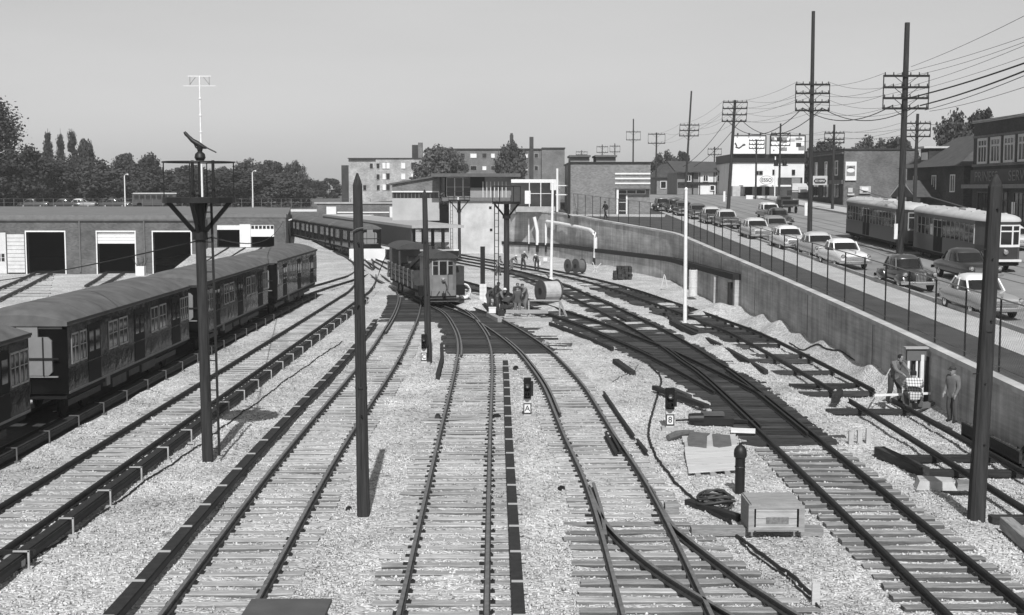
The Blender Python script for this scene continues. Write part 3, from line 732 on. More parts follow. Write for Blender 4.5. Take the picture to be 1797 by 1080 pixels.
# ================================================================== buildings
def win(parent, face, a, z, wd, ht, d0, pane=None, frame=None, nx=1, nz=1, fw=0.1, sill=True):
    """framed window on a wall: face 'y' looks towards -Y at y=d0, face 'x' towards -X at x=d0"""
    pane = pane or M_GLASS; frame = frame or M_WPAINT
    f = (lambda u, dpt, v: (u, d0 + dpt, v)) if face == 'y' else (lambda u, dpt, v: (d0 + dpt, u, v))
    b = MB()
    def bx(u0, u1, v0, v1, p0, p1): b.bb(f(u0, p0, v0), f(u1, p1, v1))
    bx(a - wd / 2 - fw, a - wd / 2, z - fw, z + ht + fw, -.07, .02); bx(a + wd / 2, a + wd / 2 + fw, z - fw, z + ht + fw, -.07, .02)
    bx(a - wd / 2, a + wd / 2, z + ht, z + ht + fw, -.07, .02); bx(a - wd / 2, a + wd / 2, z - fw, z, -.12 if sill else -.07, .02)
    for i in range(1, nx): bx(a - wd / 2 + wd * i / nx - fw * .3, a - wd / 2 + wd * i / nx + fw * .3, z, z + ht, -.055, .01)
    for i in range(1, nz): bx(a - wd / 2, a + wd / 2, z + ht * i / nz - fw * .3, z + ht * i / nz + fw * .3, -.05, .008)
    o = b.build('window', frame, parent, world=True)
    p = MB(); p.bb(f(a - wd / 2, -.012, z), f(a + wd / 2, .03, z + ht))
    me = p.mesh('pane', pane, off=tuple(parent.location)); link('pane', me, o)
    return o
def blk(parent, name, a, c, m): return MB().bb(a, c).build(name, m, parent, world=True)

# ---- car barn, near section
M_BARN = brick_mat('barn_brick', 0.115, 0.14, 1.0, 0.32)
ba = thing('car_barn', 'long low brick car barn with open black track doors, left', 'building', (-40, 113, 0))
dy = 113.0
def bX(px): return (px - CX) / FPX * dy / 0.9985
doors = [(-200, -130), (-70, -20), (48, 115), (172, 238), (270, 336)]
zt, zd = 5.0, 3.52
xs_d = [(bX(a), bX(c)) for a, c in doors]
x0b, x1b = bX(-420), bX(352)
edges = [x0b] + [v for d in xs_d for v in d] + [x1b]
for i in range(0, len(edges), 2):
    if edges[i + 1] - edges[i] > 0.05: blk(ba, 'wall', (edges[i], dy, -0.4), (edges[i + 1], dy + 0.5, zd), M_BARN)
blk(ba, 'upper_wall', (x0b, dy, zd), (x1b, dy + 0.5, zt - 0.42), M_BARN)
blk(ba, 'parapet_coping', (x0b, dy - 0.06, zt - 0.42), (x1b + .06, dy + 0.56, zt), mat('dull_flashing', 0.16, 0.8, 0.2))
MB().prism([(x0b, dy + .5), (x1b - .4, dy + .5), (x1b * 1.6, 199), (x0b * 1.6, 199)], zt - .5, zt - .3, 'xy').build('roof', M_TAR, ba, world=True)
blk(ba, 'side_wall', (x1b - 0.4, dy + 0.5, -0.4), (x1b, dy + 3.4, zt - 0.42), M_BARN)
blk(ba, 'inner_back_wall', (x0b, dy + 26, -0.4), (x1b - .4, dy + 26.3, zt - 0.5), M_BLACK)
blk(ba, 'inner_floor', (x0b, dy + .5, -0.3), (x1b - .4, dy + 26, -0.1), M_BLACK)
for i, (a, c) in enumerate(xs_d):
    fr = MB(); fr.bb((a - .1, dy - .05, -0.2), (a, dy + .3, zd + .12)); fr.bb((c, dy - .05, -0.2), (c + .1, dy + .3, zd + .12)); fr.bb((a, dy - .05, zd), (c, dy + .3, zd + .12))
    o = fr.build('door_frame', M_WPAINT, ba, world=True)
    if i == 3:
        for k in range(4):
            blk(ba, 'shutter_panel', (a, dy + .12, zd - 0.26 * (k + 1) + 0.02), (c, dy + .2, zd - 0.26 * k), M_WPAINT)
    if i in (0, 1):
        for k in range(6): blk(ba, 'shutter_panel', (a, dy + .12, zd - .62 * (k + 1) + .02), (c, dy + .2, zd - .62 * k), M_WPAINT)
for px in (142, 255, 349):
    MB().cyl((bX(px), dy - .09, 0), (bX(px), dy - .09, zt - .4), .07, n=8).build('downpipe', M_GSTEEL, ba, world=True)
MB().bb((x0b, dy - .16, zt - .52), (x1b, dy - .061, zt - .40)).build('gutter', mat('gutter_grey', .09, .7, .3), ba, world=True)
# folded pale door leaf left of the first open door, with four small panes
a, c = bX(-12), bX(46)
for k in range(10):
    blk(ba, 'door_panel', (bX(15), dy - .13, zd - .2 - .34 * (k + 1) + .03), (bX(45), dy - .055, zd - .2 - .34 * k), mat('pale_door', 0.58, 0.7, 0.12))
o = blk(ba, 'door_leaf', (bX(-40), dy - .16, -0.15), (bX(13), dy - .06, zd - .05), mat('pale_door', 0.6))
for k in range(2):
    for j in range(2): MB().bb((bX(-2 + 7 * k), dy - .19, .95 + .36 * j), (bX(3 + 7 * k), dy - .155, 1.25 + .36 * j)).build('pane', M_GLASS, ba, world=True)
# ---- car barn, far section: raised loading doors
bb_ = thing('car_barn', 'end section of the brick car barn with two half-raised white loading doors', 'building', (-25, 116, 0))
dz_ = 116.0
def bX2(px): return (px - CX) / FPX * dz_ / 0.9985
ds = [(bX2(382), bX2(422)), (bX2(441), bX2(482))]
x0b, x1b = bX2(353), bX2(503)
zb_, zq_ = 2.05, 4.12
edges = [x0b, ds[0][0], ds[0][1], ds[1][0], ds[1][1], x1b]
blk(bb_, 'base_wall', (x0b, dz_, -.4), (x1b, dz_ + .5, zb_), M_BARN)
for i in range(0, 6, 2): blk(bb_, 'wall' if i != 2 else 'pier', (edges[i], dz_ - (.06 if i == 2 else 0), zb_), (edges[i + 1], dz_ + .5, zq_), M_BARN if i != 2 else M_CONCW)
blk(bb_, 'upper_wall', (x0b, dz_, zq_), (x1b, dz_ + .5, 4.72), M_BARN)
blk(bb_, 'parapet_coping', (x0b, dz_ - .06, 4.72), (x1b + .05, dz_ + .56, 5.02), mat('dull_flashing', 0.16))
MB().prism([(x0b, dz_ + .5), (x1b - .05, dz_ + .5), (x1b * 1.6, 190), (x0b * 1.6, 190)], 4.5, 4.68, 'xy').build('roof', M_TAR, bb_, world=True)
MB().prism([(x1b - .4, dz_ + .5), (x1b - .02, dz_ + .5), (x1b * 1.6, 189.8), (x1b * 1.6 - .4, 189.8)], -.4, 4.5, 'xy').build('side_wall', M_BARN, bb_, world=True)
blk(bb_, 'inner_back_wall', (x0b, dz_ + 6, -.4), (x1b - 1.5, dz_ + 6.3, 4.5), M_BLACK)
for i, (a, c) in enumerate(ds):
    dr = MB().bb((a, dz_ + .1, 3.62 if i == 0 else 3.0), (c, dz_ + .2, zq_)).build('roller_door', M_WPAINT, bb_, world=True)
    if i == 1:
        for k in range(6):
            w_ = (c - a) / 6
            link('pane', MB().bb((a + w_ * k + .05, dz_ + .06, 3.72), (a + w_ * (k + 1) - .05, dz_ + .09, 3.98)).mesh('pane', M_GLASS, off=tuple(bb_.location)), dr)
MB().add([(x0b, 100, -.4), (x1b + .6, 100, -.4), (x1b + .6, dz_ - .05, -.4), (x0b, dz_ - .05, -.4), (x0b, 104, .3), (x1b + .4, 104, .3), (x1b + .2, dz_ - .05, 2.0), (x0b, dz_ - .05, 2.0)], [(3, 2, 1, 0), (4, 5, 6, 7), (0, 1, 5, 4), (1, 2, 6, 5), (2, 3, 7, 6), (3, 0, 4, 7)]).build('ramp', M_GRIT, bb_, world=True)
for k in range(4): MB().bar((x0b + 1.6 + 1.5 * k, 106, .53), (x0b + 2.6 + 1.5 * k, dz_ - .3, 2.02), .12).build('ramp_rail', M_RAIL, bb_, world=True)

# ---- station buildings in the middle
M_STC = mat('station_concrete', 0.40, 0.9, 0.16, 0.6, 0.2, 30)
st = thing('station_building', 'flat-roofed subway station building with glazed corner office', 'building', (-4, 151, 0))
blk(st, 'concrete_wall', (-7.4, 151, -.4), (0.0, 153, 5.95), mat('pale_station_concrete', 0.5, 0.9, 0.3, 0.5, 0.3, 30))
blk(st, 'tie_hole_plate', (-2.7, 150.96, 5.0), (-2.4, 151, 5.3), M_BLACK)
blk(st, 'tie_hole_plate', (-2.6, 150.96, 2.4), (-2.3, 151, 2.7), M_BLACK)
blk(st, 'ledge', (-8.2, 150.7, 5.95), (0.4, 153, 6.35), M_GSTEEL)
blk(st, 'upper_wall', (-4.9, 151.2, 6.35), (0.3, 157, 8.75), mat('panel_grey', 0.26, 0.8, 0.15))
blk(st, 'dark_recess', (-4.9, 151.1, 7.5), (-3.2, 151.2, 8.75), M_BLACK)
blk(st, 'office_interior', (-8.0, 153.2, 6.35), (-4.9, 156, 8.75), M_BLACK)
blk(st, 'roof', (-9.4, 149.6, 8.75), (1.0, 160, 9.15), mat('roof_edge', 0.10, 0.8, 0.2))
for k in range(3):
    win(st, 'y', -7.25 + 0.98 * k, 6.5, 0.88, 2.15, 152.0, nx=1, nz=2, fw=0.05)
for k in range(7): MB().cyl((-3.4 + .45 * k, 150.85, 6.35), (-3.4 + .45 * k, 150.85, 8.2), 0.045).build('railing_post', M_WSTEEL, st, world=True)
for k in range(6): MB().bar((-8.6 + .0 * k, 151.3 + .6 * k, 6.35), (-8.6, 151.3 + .6 * k, 8.75), 0.08).build('mullion', M_GSTEEL, st, world=True)
# long wing running back to the left
wing = thing('station_building', 'long low station wing with brick upper storey and pale concrete base', 'building', (-9, 153, 0))
wx0, wy0, wx1, wy1 = -8.6, 153.5, -23.0, 246.0
def wing_strip(name, z0, z1, o0, o1, m):
    dx, dyy = wx1 - wx0, wy1 - wy0; l = math.hypot(dx, dyy); nx, ny = dyy / l, -dx / l
    p = [(wx0 + nx * o0, wy0 + ny * o0), (wx1 + nx * o0, wy1 + ny * o0), (wx1 + nx * o1, wy1 + ny * o1), (wx0 + nx * o1, wy0 + ny * o1)]
    return MB().prism(p, z0, z1, 'xy').build(name, m, wing, world=True)
M_WING = M_STC
# faces look to the right and towards the camera; end wall at wy0
MB().bb((-14.2, 152.6, 3.6), (-8.62, 153.4, 6.25)).build('concrete_wall', M_STC, wing, world=True)
MB().bb((-14.2, 152.75, 6.25), (-8.62, 153.4, 6.95)).build('window_band', M_GLASS, wing, world=True)
for k in range(13): MB().bb((-14.15 + .44 * k, 152.70, 6.25), (-14.08 + .44 * k, 152.75, 6.95)).build('mullion', M_GSTEEL, wing, world=True)
MB().bb((-14.25, 152.5, 6.95), (-8.6, 153.4, 7.1)).build('string_course', M_WPAINT, wing, world=True)
MB().add([(-14.2, 152.62, 7.1), (-8.62, 152.62, 7.1), (-8.62, 152.62, 8.8), (-14.2, 152.62, 7.85), (-14.2, 175, 7.1), (-8.62, 175, 7.1), (-8.62, 175, 8.8), (-14.2, 175, 7.85)], [(0, 1, 2, 3), (4, 7, 6, 5), (0, 3, 7, 4), (1, 5, 6, 2), (2, 6, 7, 3), (0, 4, 5, 1)]).build('brick_wall', M_BRICK4, wing, world=True)
MB().add([(-14.6, 152.3, 7.8), (-8.4, 152.3, 8.85), (-8.4, 152.3, 9.05), (-14.6, 152.3, 8.0), (-14.6, 175, 7.8), (-8.4, 175, 8.85), (-8.4, 175, 9.05), (-14.6, 175, 8.0)], [(0, 1, 2, 3), (4, 7, 6, 5), (0, 3, 7, 4), (1, 5, 6, 2), (2, 6, 7, 3), (0, 4, 5, 1)]).build('roof', mat('roof_edge', 0.1), wing, world=True)
# platform canopies
def canopy(label, near, far, depth, zr, nposts, m_back):
    dx, dyy = far[0] - near[0], far[1] - near[1]; l = math.hypot(dx, dyy); ux, uy = dx / l, dyy / l; nx, ny = uy, -ux
    t = thing('platform_canopy', label, 'platform', (near[0], near[1], 0))
    P = lambda s, o: (near[0] + ux * s + nx * o, near[1] + uy * s + ny * o)
    def slabp(name, s0, s1, o0, o1, z0, z1, m): return MB().prism([P(s0, o0), P(s1, o0), P(s1, o1), P(s0, o1)], z0, z1, 'xy').build(name, m, t, world=True)
    slabp('platform', 0, l, -depth, 0, 0.0, 0.92, M_BLACK)
    slabp('platform_edge', 0, l, -0.5, 0.06, 0.92, 1.05, M_WPAINT)
    slabp('platform_deck', 0, l, -depth, -0.5, 0.92, 1.03, M_CONC)
    slabp('roof', -0.5, l, -depth, 0.5, zr, zr + 0.28, mat('canopy_slab', 0.36, 0.8, 0.15))
    slabp('back_wall', 0, l, -depth, -depth + .2, 1.03, zr, m_back)
    for k in range(nposts):
        s = 1 + (l - 2) * k / (nposts - 1)
        slabp('column', s, s + .3, -1.5, -1.2, 1.03, zr, M_DSTEEL)
    for k in range(int(l / 2.6)):
        slabp('wall_panel', 0.6 + 2.6 * k, 2.5 + 2.6 * k, -depth + .2, -depth + .26, 1.3, zr - .5, mat('panel_dull', 0.10, 0.6, 0.3, rnd=.4))
    return t, P, slabp
pf = thing('platform', 'low pale-edged platform before the far row of parked subway cars', 'platform', (-14.4, 137, 0))
_n, _f = (-13.6, 137.0), (-39.7, 221.0); _l = math.hypot(_f[0] - _n[0], _f[1] - _n[1]); _u = ((_f[0] - _n[0]) / _l, (_f[1] - _n[1]) / _l)
_P = lambda s_, o_: (_n[0] + _u[0] * s_ + _u[1] * o_, _n[1] + _u[1] * s_ - _u[0] * o_)
MB().prism([_P(0, 0), _P(_l, 0), _P(_l, .9), _P(0, .9)], -.3, .9, 'xy').build('platform_body', M_BLACK, pf, world=True)
MB().prism([_P(0, -.05), _P(_l, -.05), _P(_l, .95), _P(0, .95)], .9, 1.02, 'xy').build('platform_edge', M_CONCW, pf, world=True)
MB().bb((-17.2, 135.4, -.3), (-13.4, 136.4, 1.0)).build('end_base', M_CONCW, pf, world=True)
YARD_ROW = (_P, _u)
c2, P2, S2 = canopy('covered station platform in front of the white concrete wall', (-5.6, 133.5), (-24, 197), 5.0, 3.3, 14, mat('panel_dark', 0.05))
# bridge parapet behind the platforms
br_ = thing('road_bridge', 'brick bridge parapet with pale panels behind the platforms', 'bridge', (-23, 196, 0))
bz = lambda py: GD(600, py, 196)[2]
def bpx(px): return GD(px, 370, 196)[0]
blk(br_, 'parapet', (bpx(556), 196, 2.4), (bpx(700), 197, bz(358)), M_BRICK)
blk(br_, 'parapet_cap', (bpx(552), 195.8, bz(358)), (bpx(702), 197.2, bz(355)), M_CONC)
for a, c in ((573, 590), (684, 698)): blk(br_, 'pale_panel', (bpx(a), 195.9, bz(383)), (bpx(c), 196, bz(363)), M_CONCW)
blk(br_, 'white_rail', (bpx(592), 195.9, bz(374)), (bpx(683), 196, bz(372)), M_WPAINT)
blk(br_, 'abutment', (bpx(500), 196.2, -.3), (bpx(556), 198, bz(372)), M_BRICK)
blk(br_, 'pale_slab', (bpx(606), 186, 3.0), (bpx(664), 190, 3.6), M_CONCW)

# white canopy, landing and pipework right of the station
ld = thing('entrance_canopy', 'bright white canopy and unfinished landing between station and substation', 'canopy', (3, 146, 4))
g = lambda px, py, Y=146: GD(px, py, Y)
blk(ld, 'canopy_beam', g(897, 321), (g(980, 315)[0], 149, g(980, 315)[2]), M_WPAINT)
blk(ld, 'canopy_box', g(966, 334), (g(978, 321)[0], 147.5, g(978, 321)[2]), M_WPAINT)
blk(ld, 'white_door', g(921, 358), (g(931, 335)[0], 146.2, g(931, 335)[2]), M_WPAINT)
blk(ld, 'back_wall', (g(897, 360)[0], 149.2, 4.5), (g(985, 335)[0], 149.6, 8.2), mat('panel_grey', 0.26))
blk(ld, 'landing_slab', (g(905, 372)[0], 145, g(905, 372)[2]), (g(974, 362)[0], 149.2, g(905, 363)[2]), M_CONC)
for px in (929, 949, 970): MB().cyl(g(px, 368), g(px, 316), 0.055).build('post', M_WSTEEL, ld, world=True)
MB().bar(g(930, 340), g(972, 340), 0.06).build('rail', M_WSTEEL, ld, world=True)
MB().bar(g(975, 326, 140), g(998, 326, 140), 0.1).build('scaffold_tube', M_WSTEEL, ld, world=True)
MB().bar(g(975, 342, 140), g(998, 342, 140), 0.1).build('scaffold_tube', M_WSTEEL, ld, world=True)
MB().bar(g(998, 316, 140), g(998, 376, 140), 0.12).build('scaffold_tube', M_WSTEEL, ld, world=True)
MB().bar(g(977, 328, 140), g(992, 344, 140), 0.08).build('scaffold_tube', M_GSTEEL, ld, world=True)
MB().cyl(g(978, 372, 140), g(978, 296, 140), 0.12).build('post', M_WSTEEL, ld, world=True)
# white service pipes on the lower wall
def wallpt(px, py, out=0.55):
    """point just in front of the retaining wall seen at a pixel"""
    best = None
    for a, c in zip(cope[:-1], cope[1:]):
        ax, ay = a[0] - out * .35, a[1] - out * .9
        r = ray(px, py); 
        ex, ey = c[0] - a[0], c[1] - a[1]
        den = r[0] * ey - r[1] * ex
        if abs(den) < 1e-9: continue
        t = (ax * ey - ay * ex) / den
        s_ = ((r[0] * t - ax) * ex + (r[1] * t - ay) * ey) / (ex * ex + ey * ey)
        if -0.02 <= s_ <= 1.02 and t > 0: best = (r[0] * t, r[1] * t, CAMH + r[2] * t)
    return best
pp = [wallpt(a, c) for a, c in ((960, 389), (985, 393), (1015, 399), (1036, 404), (1043, 410), (1045, 418), (1045, 440), (1044, 452))]
pp = [p for p in pp if p]
sp = thing('service_pipe', 'white pipe bending down the retaining wall', 'pipe', pp[-1])
MB().tube(pp, 0.19, 10).build('pipe', M_WSTEEL, sp, smooth=True, world=True)
q = pp[-1]; MB().cyl(q, (q[0] - .1, q[1] - .1, q[2] - 0.7), 0.17).build('lower_sleeve', M_DSTEEL, sp, world=True)
for i, (px, y0, y1, r) in enumerate(((928, 384, 428, .08), (943, 381, 430, .2), (958, 392, 430, .13))):
    a = wallpt(px, y0); c = wallpt(px, y1)
    tp = thing('service_pipe', ['thin white upright pipe below the landing', 'thick white tapering pipe below the landing', 'white upright pipe nearest the bent pipe'][i], 'pipe', (a[0], a[1], c[2]))
    MB().tube([(a[0] - (.35 if i == 1 else 0), a[1], a[2]), (a[0], a[1], (a[2] + c[2]) / 2), (a[0] + .02, a[1], c[2])], r, 10).build('pipe', M_WSTEEL, tp, smooth=True, world=True)
    MB().cyl((a[0], a[1], c[2]), (a[0], a[1], c[2] - .8), r * .8).build('lower_sleeve', M_DSTEEL, tp, world=True)

# ---- substation on the terrace
sb = thing('substation', 'plain brick substation with three white stripes above its door', 'building', (10.5, 138, street_z(138)))
z0 = street_z(138) - .4; ztop = GD(1000, 287, 138)[2]
sX = lambda px: GD(px, 340, 138)[0]; sZ = lambda py: GD(1100, py, 138)[2]
M_SUB = brick_mat('substation_brick', 0.20, 0.22, 1.0, 0.12)
blk(sb, 'wall', (sX(1001), 138, z0), (sX(1141), 153, ztop), M_SUB)
blk(sb, 'parapet', (sX(999), 137.85, ztop), (sX(1142), 153.2, ztop + .16), M_DSTEEL)
blk(sb, 'corner_pipe', (sX(999) - .16, 137.8, z0), (sX(999) + .12, 138.05, ztop), M_DSTEEL)
for a, c in ((1003, 1037), (1049, 1084)):
    blk(sb, 'roof_hood', (sX(a), 141, ztop + .16), (sX(c), 146, ztop + .75), mat('hood_grey', 0.22)); blk(sb, 'hood_lid', (sX(a - 2), 140.6, ztop + .75), (sX(c + 2), 146.4, ztop + .95), mat('hood_dark', 0.12))
for py in (305, 313.5, 322): blk(sb, 'white_stripe', (sX(1079), 137.9, sZ(py + 1.6)), (sX(1141), 138, sZ(py - 1.2)), M_WPAINT)
blk(sb, 'door_hood', (sX(1080), 137.1, sZ(332)), (sX(1140), 138, sZ(330)), M_GSTEEL)
blk(sb, 'door_post', (sX(1081), 137.2, z0), (sX(1084.5), 137.5, sZ(332)), M_WSTEEL)
for k in range(3): win(sb, 'y', (sX(1084) + sX(1132)) / 2 + (k - 1) * 1.0, sZ(340), 0.9, 0.36, 138, fw=0.06)
dr = blk(sb, 'door', (sX(1086), 137.93, z0 + .4), (sX(1099), 138.02, sZ(342)), M_GLASS)
MB().bb((sX(1098.5), 137.9, z0 + .4), (sX(1101), 138, sZ(342))).build('door_jamb', M_WPAINT, sb, world=True)
for py in (355, 370): MB().bb((sX(1086), 137.9, sZ(py + .7)), (sX(1099), 137.94, sZ(py))).build('door_rail', M_WPAINT, sb, world=True)

# ---- apartment blocks
ap = thing('apartment_block', 'pale four-storey apartment block with lit windows behind the station', 'building', (-25, 262, 5))
aX = lambda px, Y=262: GD(px, 320, Y)[0]; aZ = lambda py, Y=262: GD(640, py, Y)[2]
blk(ap, 'wall', (aX(612), 262, 3.5), (aX(660), 276, aZ(279)), M_BRICK3)
blk(ap, 'wall', (aX(660), 261.6, 3.5), (aX(760), 276, aZ(279)), M_BRICK3)
blk(ap, 'side_wing', (aX(597), 264, 3.5), (aX(612), 280, aZ(290)), M_BRICK2)
blk(ap, 'cornice', (aX(611), 261.4, aZ(279)), (aX(760), 276.3, aZ(277.5)), M_BRICK2)
M_BRIGHT = mat('pale_blind', 0.78, 0.6, 0.08)
for j, py in enumerate((296, 315, 334)):
    for px, wd, pn in ((675, .75, M_BRIGHT), (681, .75, M_BRIGHT if j < 1 else M_GLASS), (708, .8, M_BRIGHT), (726, .9, M_BRIGHT if j == 1 else M_GLASS)):
        win(ap, 'y', aX(px), aZ(py), wd, 1.2, 261.6, pane=pn, frame=M_BRICK3, fw=0.06)
    for px in (664,): win(ap, 'y', aX(px), aZ(py), .6, 1.0, 262 - .4, frame=M_BRICK3, fw=.06)
    for px in ((640,) if j == 2 else (652,) if j == 0 else ()): win(ap, 'y', aX(px), aZ(py), .6, 1.0, 262, frame=M_BRICK3, fw=.06)
MB().bb((aX(722), 264, aZ(279)), (aX(733), 268, aZ(254))).build('stair_tower', M_BRICK2, ap, world=True)
MB().bb((aX(733) + .01, 263.5, aZ(279)), (aX(740.5), 265, aZ(250))).build('chimney', M_BRICK4, ap, world=True)
ap2 = thing('apartment_block', 'wide brown brick apartment block with two tall chimneys behind the station', 'building', (-3, 300, 5))
a2 = lambda px: GD(px, 300, 300)[0]; z2 = lambda py: GD(850, py, 300)[2]
blk(ap2, 'wall', (a2(749), 300, 3.5), (a2(950), 316, z2(263)), M_BRICK4)
blk(ap2, 'end_pavilion', (a2(950), 297, 3.5), (a2(990), 316, z2(262)), M_BRICK4)
blk(ap2, 'parapet', (a2(747), 299.7, z2(263)), (a2(950), 316.3, z2(261)), M_BRICK2)
blk(ap2, 'parapet', (a2(950.2), 296.7, z2(262)), (a2(991), 316.4, z2(260)), M_BRICK2)
blk(ap2, 'chimney', (a2(894.5), 303, z2(263)), (a2(901), 304.2, z2(236)), M_BRICK2)
blk(ap2, 'chimney_cap', (a2(895.5), 303.2, z2(236)), (a2(900), 304, z2(233)), M_BRICK2)
blk(ap2, 'chimney', (a2(929), 298.5, 4), (a2(936), 299.9, z2(241)), M_BRICK2)
for py in (277, 299):
    for px, wd in ((768, .9), (790, .9), (812, .9), (831, 1.4), (850, .9), (865, .8), (885, .8), (923, .8), (941, .8)):
        win(ap2, 'y', a2(px), z2(py), wd, .95, 300, pane=M_BRIGHT if px in (831, 850, 865, 923) and random.random() < .7 else M_GLASS, frame=M_BRICK3 if px % 2 else M_BRICK4, fw=.07)

# ---- far side of the street
fx = 42.5
# shop building at the right edge, facade along the street
ru = thing('shop_building', 'two-storey dark brick shop with tall mullioned windows at right edge', 'building', (47, 105, street_z(105)))
fy = 42.0; ry0, ry1 = 88.0, 117.5; zr = 13.2
blk(ru, 'wall', (fy, ry0, 2.5), (fy + 14, ry1, zr), M_BRICK2)
blk(ru, 'parapet_cap', (fy - .15, ry0 - .15, zr), (fy + 14, ry1 + .15, zr + .25), M_CONC)
blk(ru, 'cornice_band', (fy - .1, ry0, 11.85), (fy, ry1, 12.05), M_BRICK)
blk(ru, 'sill_band', (fy - .12, ry0, 9.3), (fy, ry1, 9.52), M_BRICK)
M_STONE = mat('pale_stone', 0.5, 0.85, 0.12)
for k in range(7): win(ru, 'x', 115.2 - 3.1 * k, 9.72, 1.9, 1.85, fy, frame=M_STONE, nx=3, nz=1, fw=0.24)
for k in range(7): MB().bb((fy - .06, 114.3 - 3.1 * k, 11.0), (fy, 116.1 - 3.1 * k, 11.16)).build('transom', M_STONE, ru, world=True)
blk(ru, 'shop_awning', (fy - .9, ry0 + .5, 7.35), (fy - .0, ry1 + .4, 7.7), M_GSTEEL)
M_SIGNB = mat('sign_ground', 0.035, 0.6, 0.2)
blk(ru, 'sign_board', (fy - .2, ry0, 7.75), (fy - .02, ry1, 9.0), M_SIGNB)
for txt, yc in (('PRINESS', 113.6), ('SERVICE', 105.6)):
    o = link('lettering', text_mesh(txt, 1.25, mat('sign_white', 0.16, 0.7, 0.4, 6), sx=1.25), ru, (fy - .24 - 47, yc - 105, 8.35 - street_z(105))); o.rotation_euler = (0, 0, -math.pi / 2)
for k in range(6): win(ru, 'x', 114.6 - 4.2 * k, street_z(105) + .9, 2.6, 2.4, fy, frame=M_DSTEEL, nx=3, nz=1, fw=.12)
for k in range(3): blk(ru, 'window_poster', (fy - .06, 111.5 - 4.2 * k, 5.2), (fy - .03, 112.2 - 4.2 * k, 6.2), M_WPAINT)
# house with hipped roof
ho = thing('house', 'dark two-storey brick house with broad hipped roof and gabled porch', 'house', (46, 130, street_z(130)))
hx0, hx1, hy0, hy1 = 42.6, 52.5, 121.5, 139.0
hz = 9.5
blk(ho, 'wall', (hx0, hy0, 3.0), (hx1, hy1, hz), M_BRICK2)
M_SHING = mat('roof_shingle', 0.075, 0.9, 0.3, 1.5, 0.4, 20)
e = .9
MB().add([(hx0 - e, hy0 - e, hz), (hx1 + e, hy0 - e, hz), (hx1 + e, hy1 + e, hz), (hx0 - e, hy1 + e, hz), (hx0 + 4, hy0 + 4, hz + 3.2), (hx0 + 4, hy1 - 4, hz + 3.2)], [(3, 2, 1, 0), (0, 1, 4), (1, 2, 5, 4), (2, 3, 5), (3, 0, 4, 5)]).build('roof', M_SHING, ho, world=True)
MB().bb((hx0 + .4, 133.2, hz + .3), (hx0 + 3.4, 135.8, hz + 2.0)).build('dormer', M_BRICK2, ho, world=True)
MB().bb((hx0 + .38, 133.5, hz + .6), (hx0 + .42, 135.5, hz + 1.6)).build('dormer_window', M_WPAINT, ho, world=True)
MB().bb((hx0 - .2, 132.9, hz + 2.0), (hx0 + 3.6, 136.1, hz + 2.2)).build('dormer_roof', M_STONE, ho, world=True)
for yc in (124.5, 130, 136): win(ho, 'x', yc, 7.1, 1.1, 1.5, hx0, nx=2, nz=1)
for xc in (45, 49): win(ho, 'y', xc, 7.0, 1.1, 1.5, hy0, nx=2, nz=1)
MB().add([(hx0 - 2.6, 127.5, 6.5), (hx0, 127.5, 6.5), (hx0, 136, 6.5), (hx0 - 2.6, 136, 6.5), (hx0 - 2.6, 131.7, 8.2), (hx0, 131.7, 8.2)], [(3, 2, 1, 0), (0, 1, 5, 4), (2, 3, 4, 5), (3, 0, 4), (1, 2, 5)]).build('porch_roof', M_SHING, ho, world=True)
MB().add([(hx0 - 2.7, 127.2, 6.4), (hx0 - 2.7, 131.7, 8.35), (hx0 - 2.7, 136.3, 6.4), (hx0 - 2.7, 131.7, 8.0)], [(0, 1, 3), (1, 2, 3)]).build('gable_board', M_WPAINT, ho, world=True)
for yc in (127.8, 135.7): MB().bb((hx0 - 2.5, yc - .2, 3.8), (hx0 - 2.1, yc + .2, 6.5)).build('porch_post', M_BRICK2, ho, world=True)
# brick block with painted signs on its side wall
sw = thing('shop_building', 'brick shop block with pale poster signs on its blank side wall', 'building', (47, 172, street_z(165)))
wX = lambda px: GD(px, 300, 163)[0]; wZ = lambda py: GD(1500, py, 163)[2]
blk(sw, 'wall', (wX(1481), 163, 3.5), (wX(1604), 181, wZ(263)), M_BRICK)
blk(sw, 'parapet_cap', (wX(1480), 162.8, wZ(263)), (wX(1605), 181.2, wZ(261)), M_BRICK2)
def sign_on(parent, name, px0, px1, py0, py1, Y, m=None, d=.12):
    a = GD(px0, py1, Y); c = GD(px1, py0, Y)
    return MB().bb((a[0], Y - d, a[2]), (c[0], Y - .004, c[2])).build(name, m or M_WPAINT, parent, world=True)
M_SIGNG = mat('sign_grey', 0.22, 0.6, 0.2)
s1 = thing('poster_sign', 'tall white poster sign with oval emblem high on brick wall', 'sign', GD(1493, 317, 162.9))
sign_on(s1, 'board', 1483, 1503, 284, 317, 162.9)
sign_on(s1, 'grey_panel', 1485.3, 1500.7, 291, 309, 162.77, M_SIGNG, .02)
b = MB(); c_ = GD(1493, 299.5, 162.72); b.prism([(c_[0] + .5 * math.cos(a), c_[2] + .27 * math.sin(a)) for a in np.linspace(0, 6.28, 20, endpoint=False)], 162.70, 162.74); b.build('oval_emblem', M_WPAINT, s1, world=True)
b = MB(); c_ = GD(1493, 293.6, 162.72); b.prism([(c_[0] - .35, c_[2] - .06), (c_[0] + .35, c_[2] - .06), (c_[0], c_[2] + .1)], 162.70, 162.74); b.build('arched_mark', M_SIGNB, s1, world=True)
s2 = thing('poster_sign', 'small framed advertising sign low on the brick wall', 'sign', GD(1517, 340, 162.9))
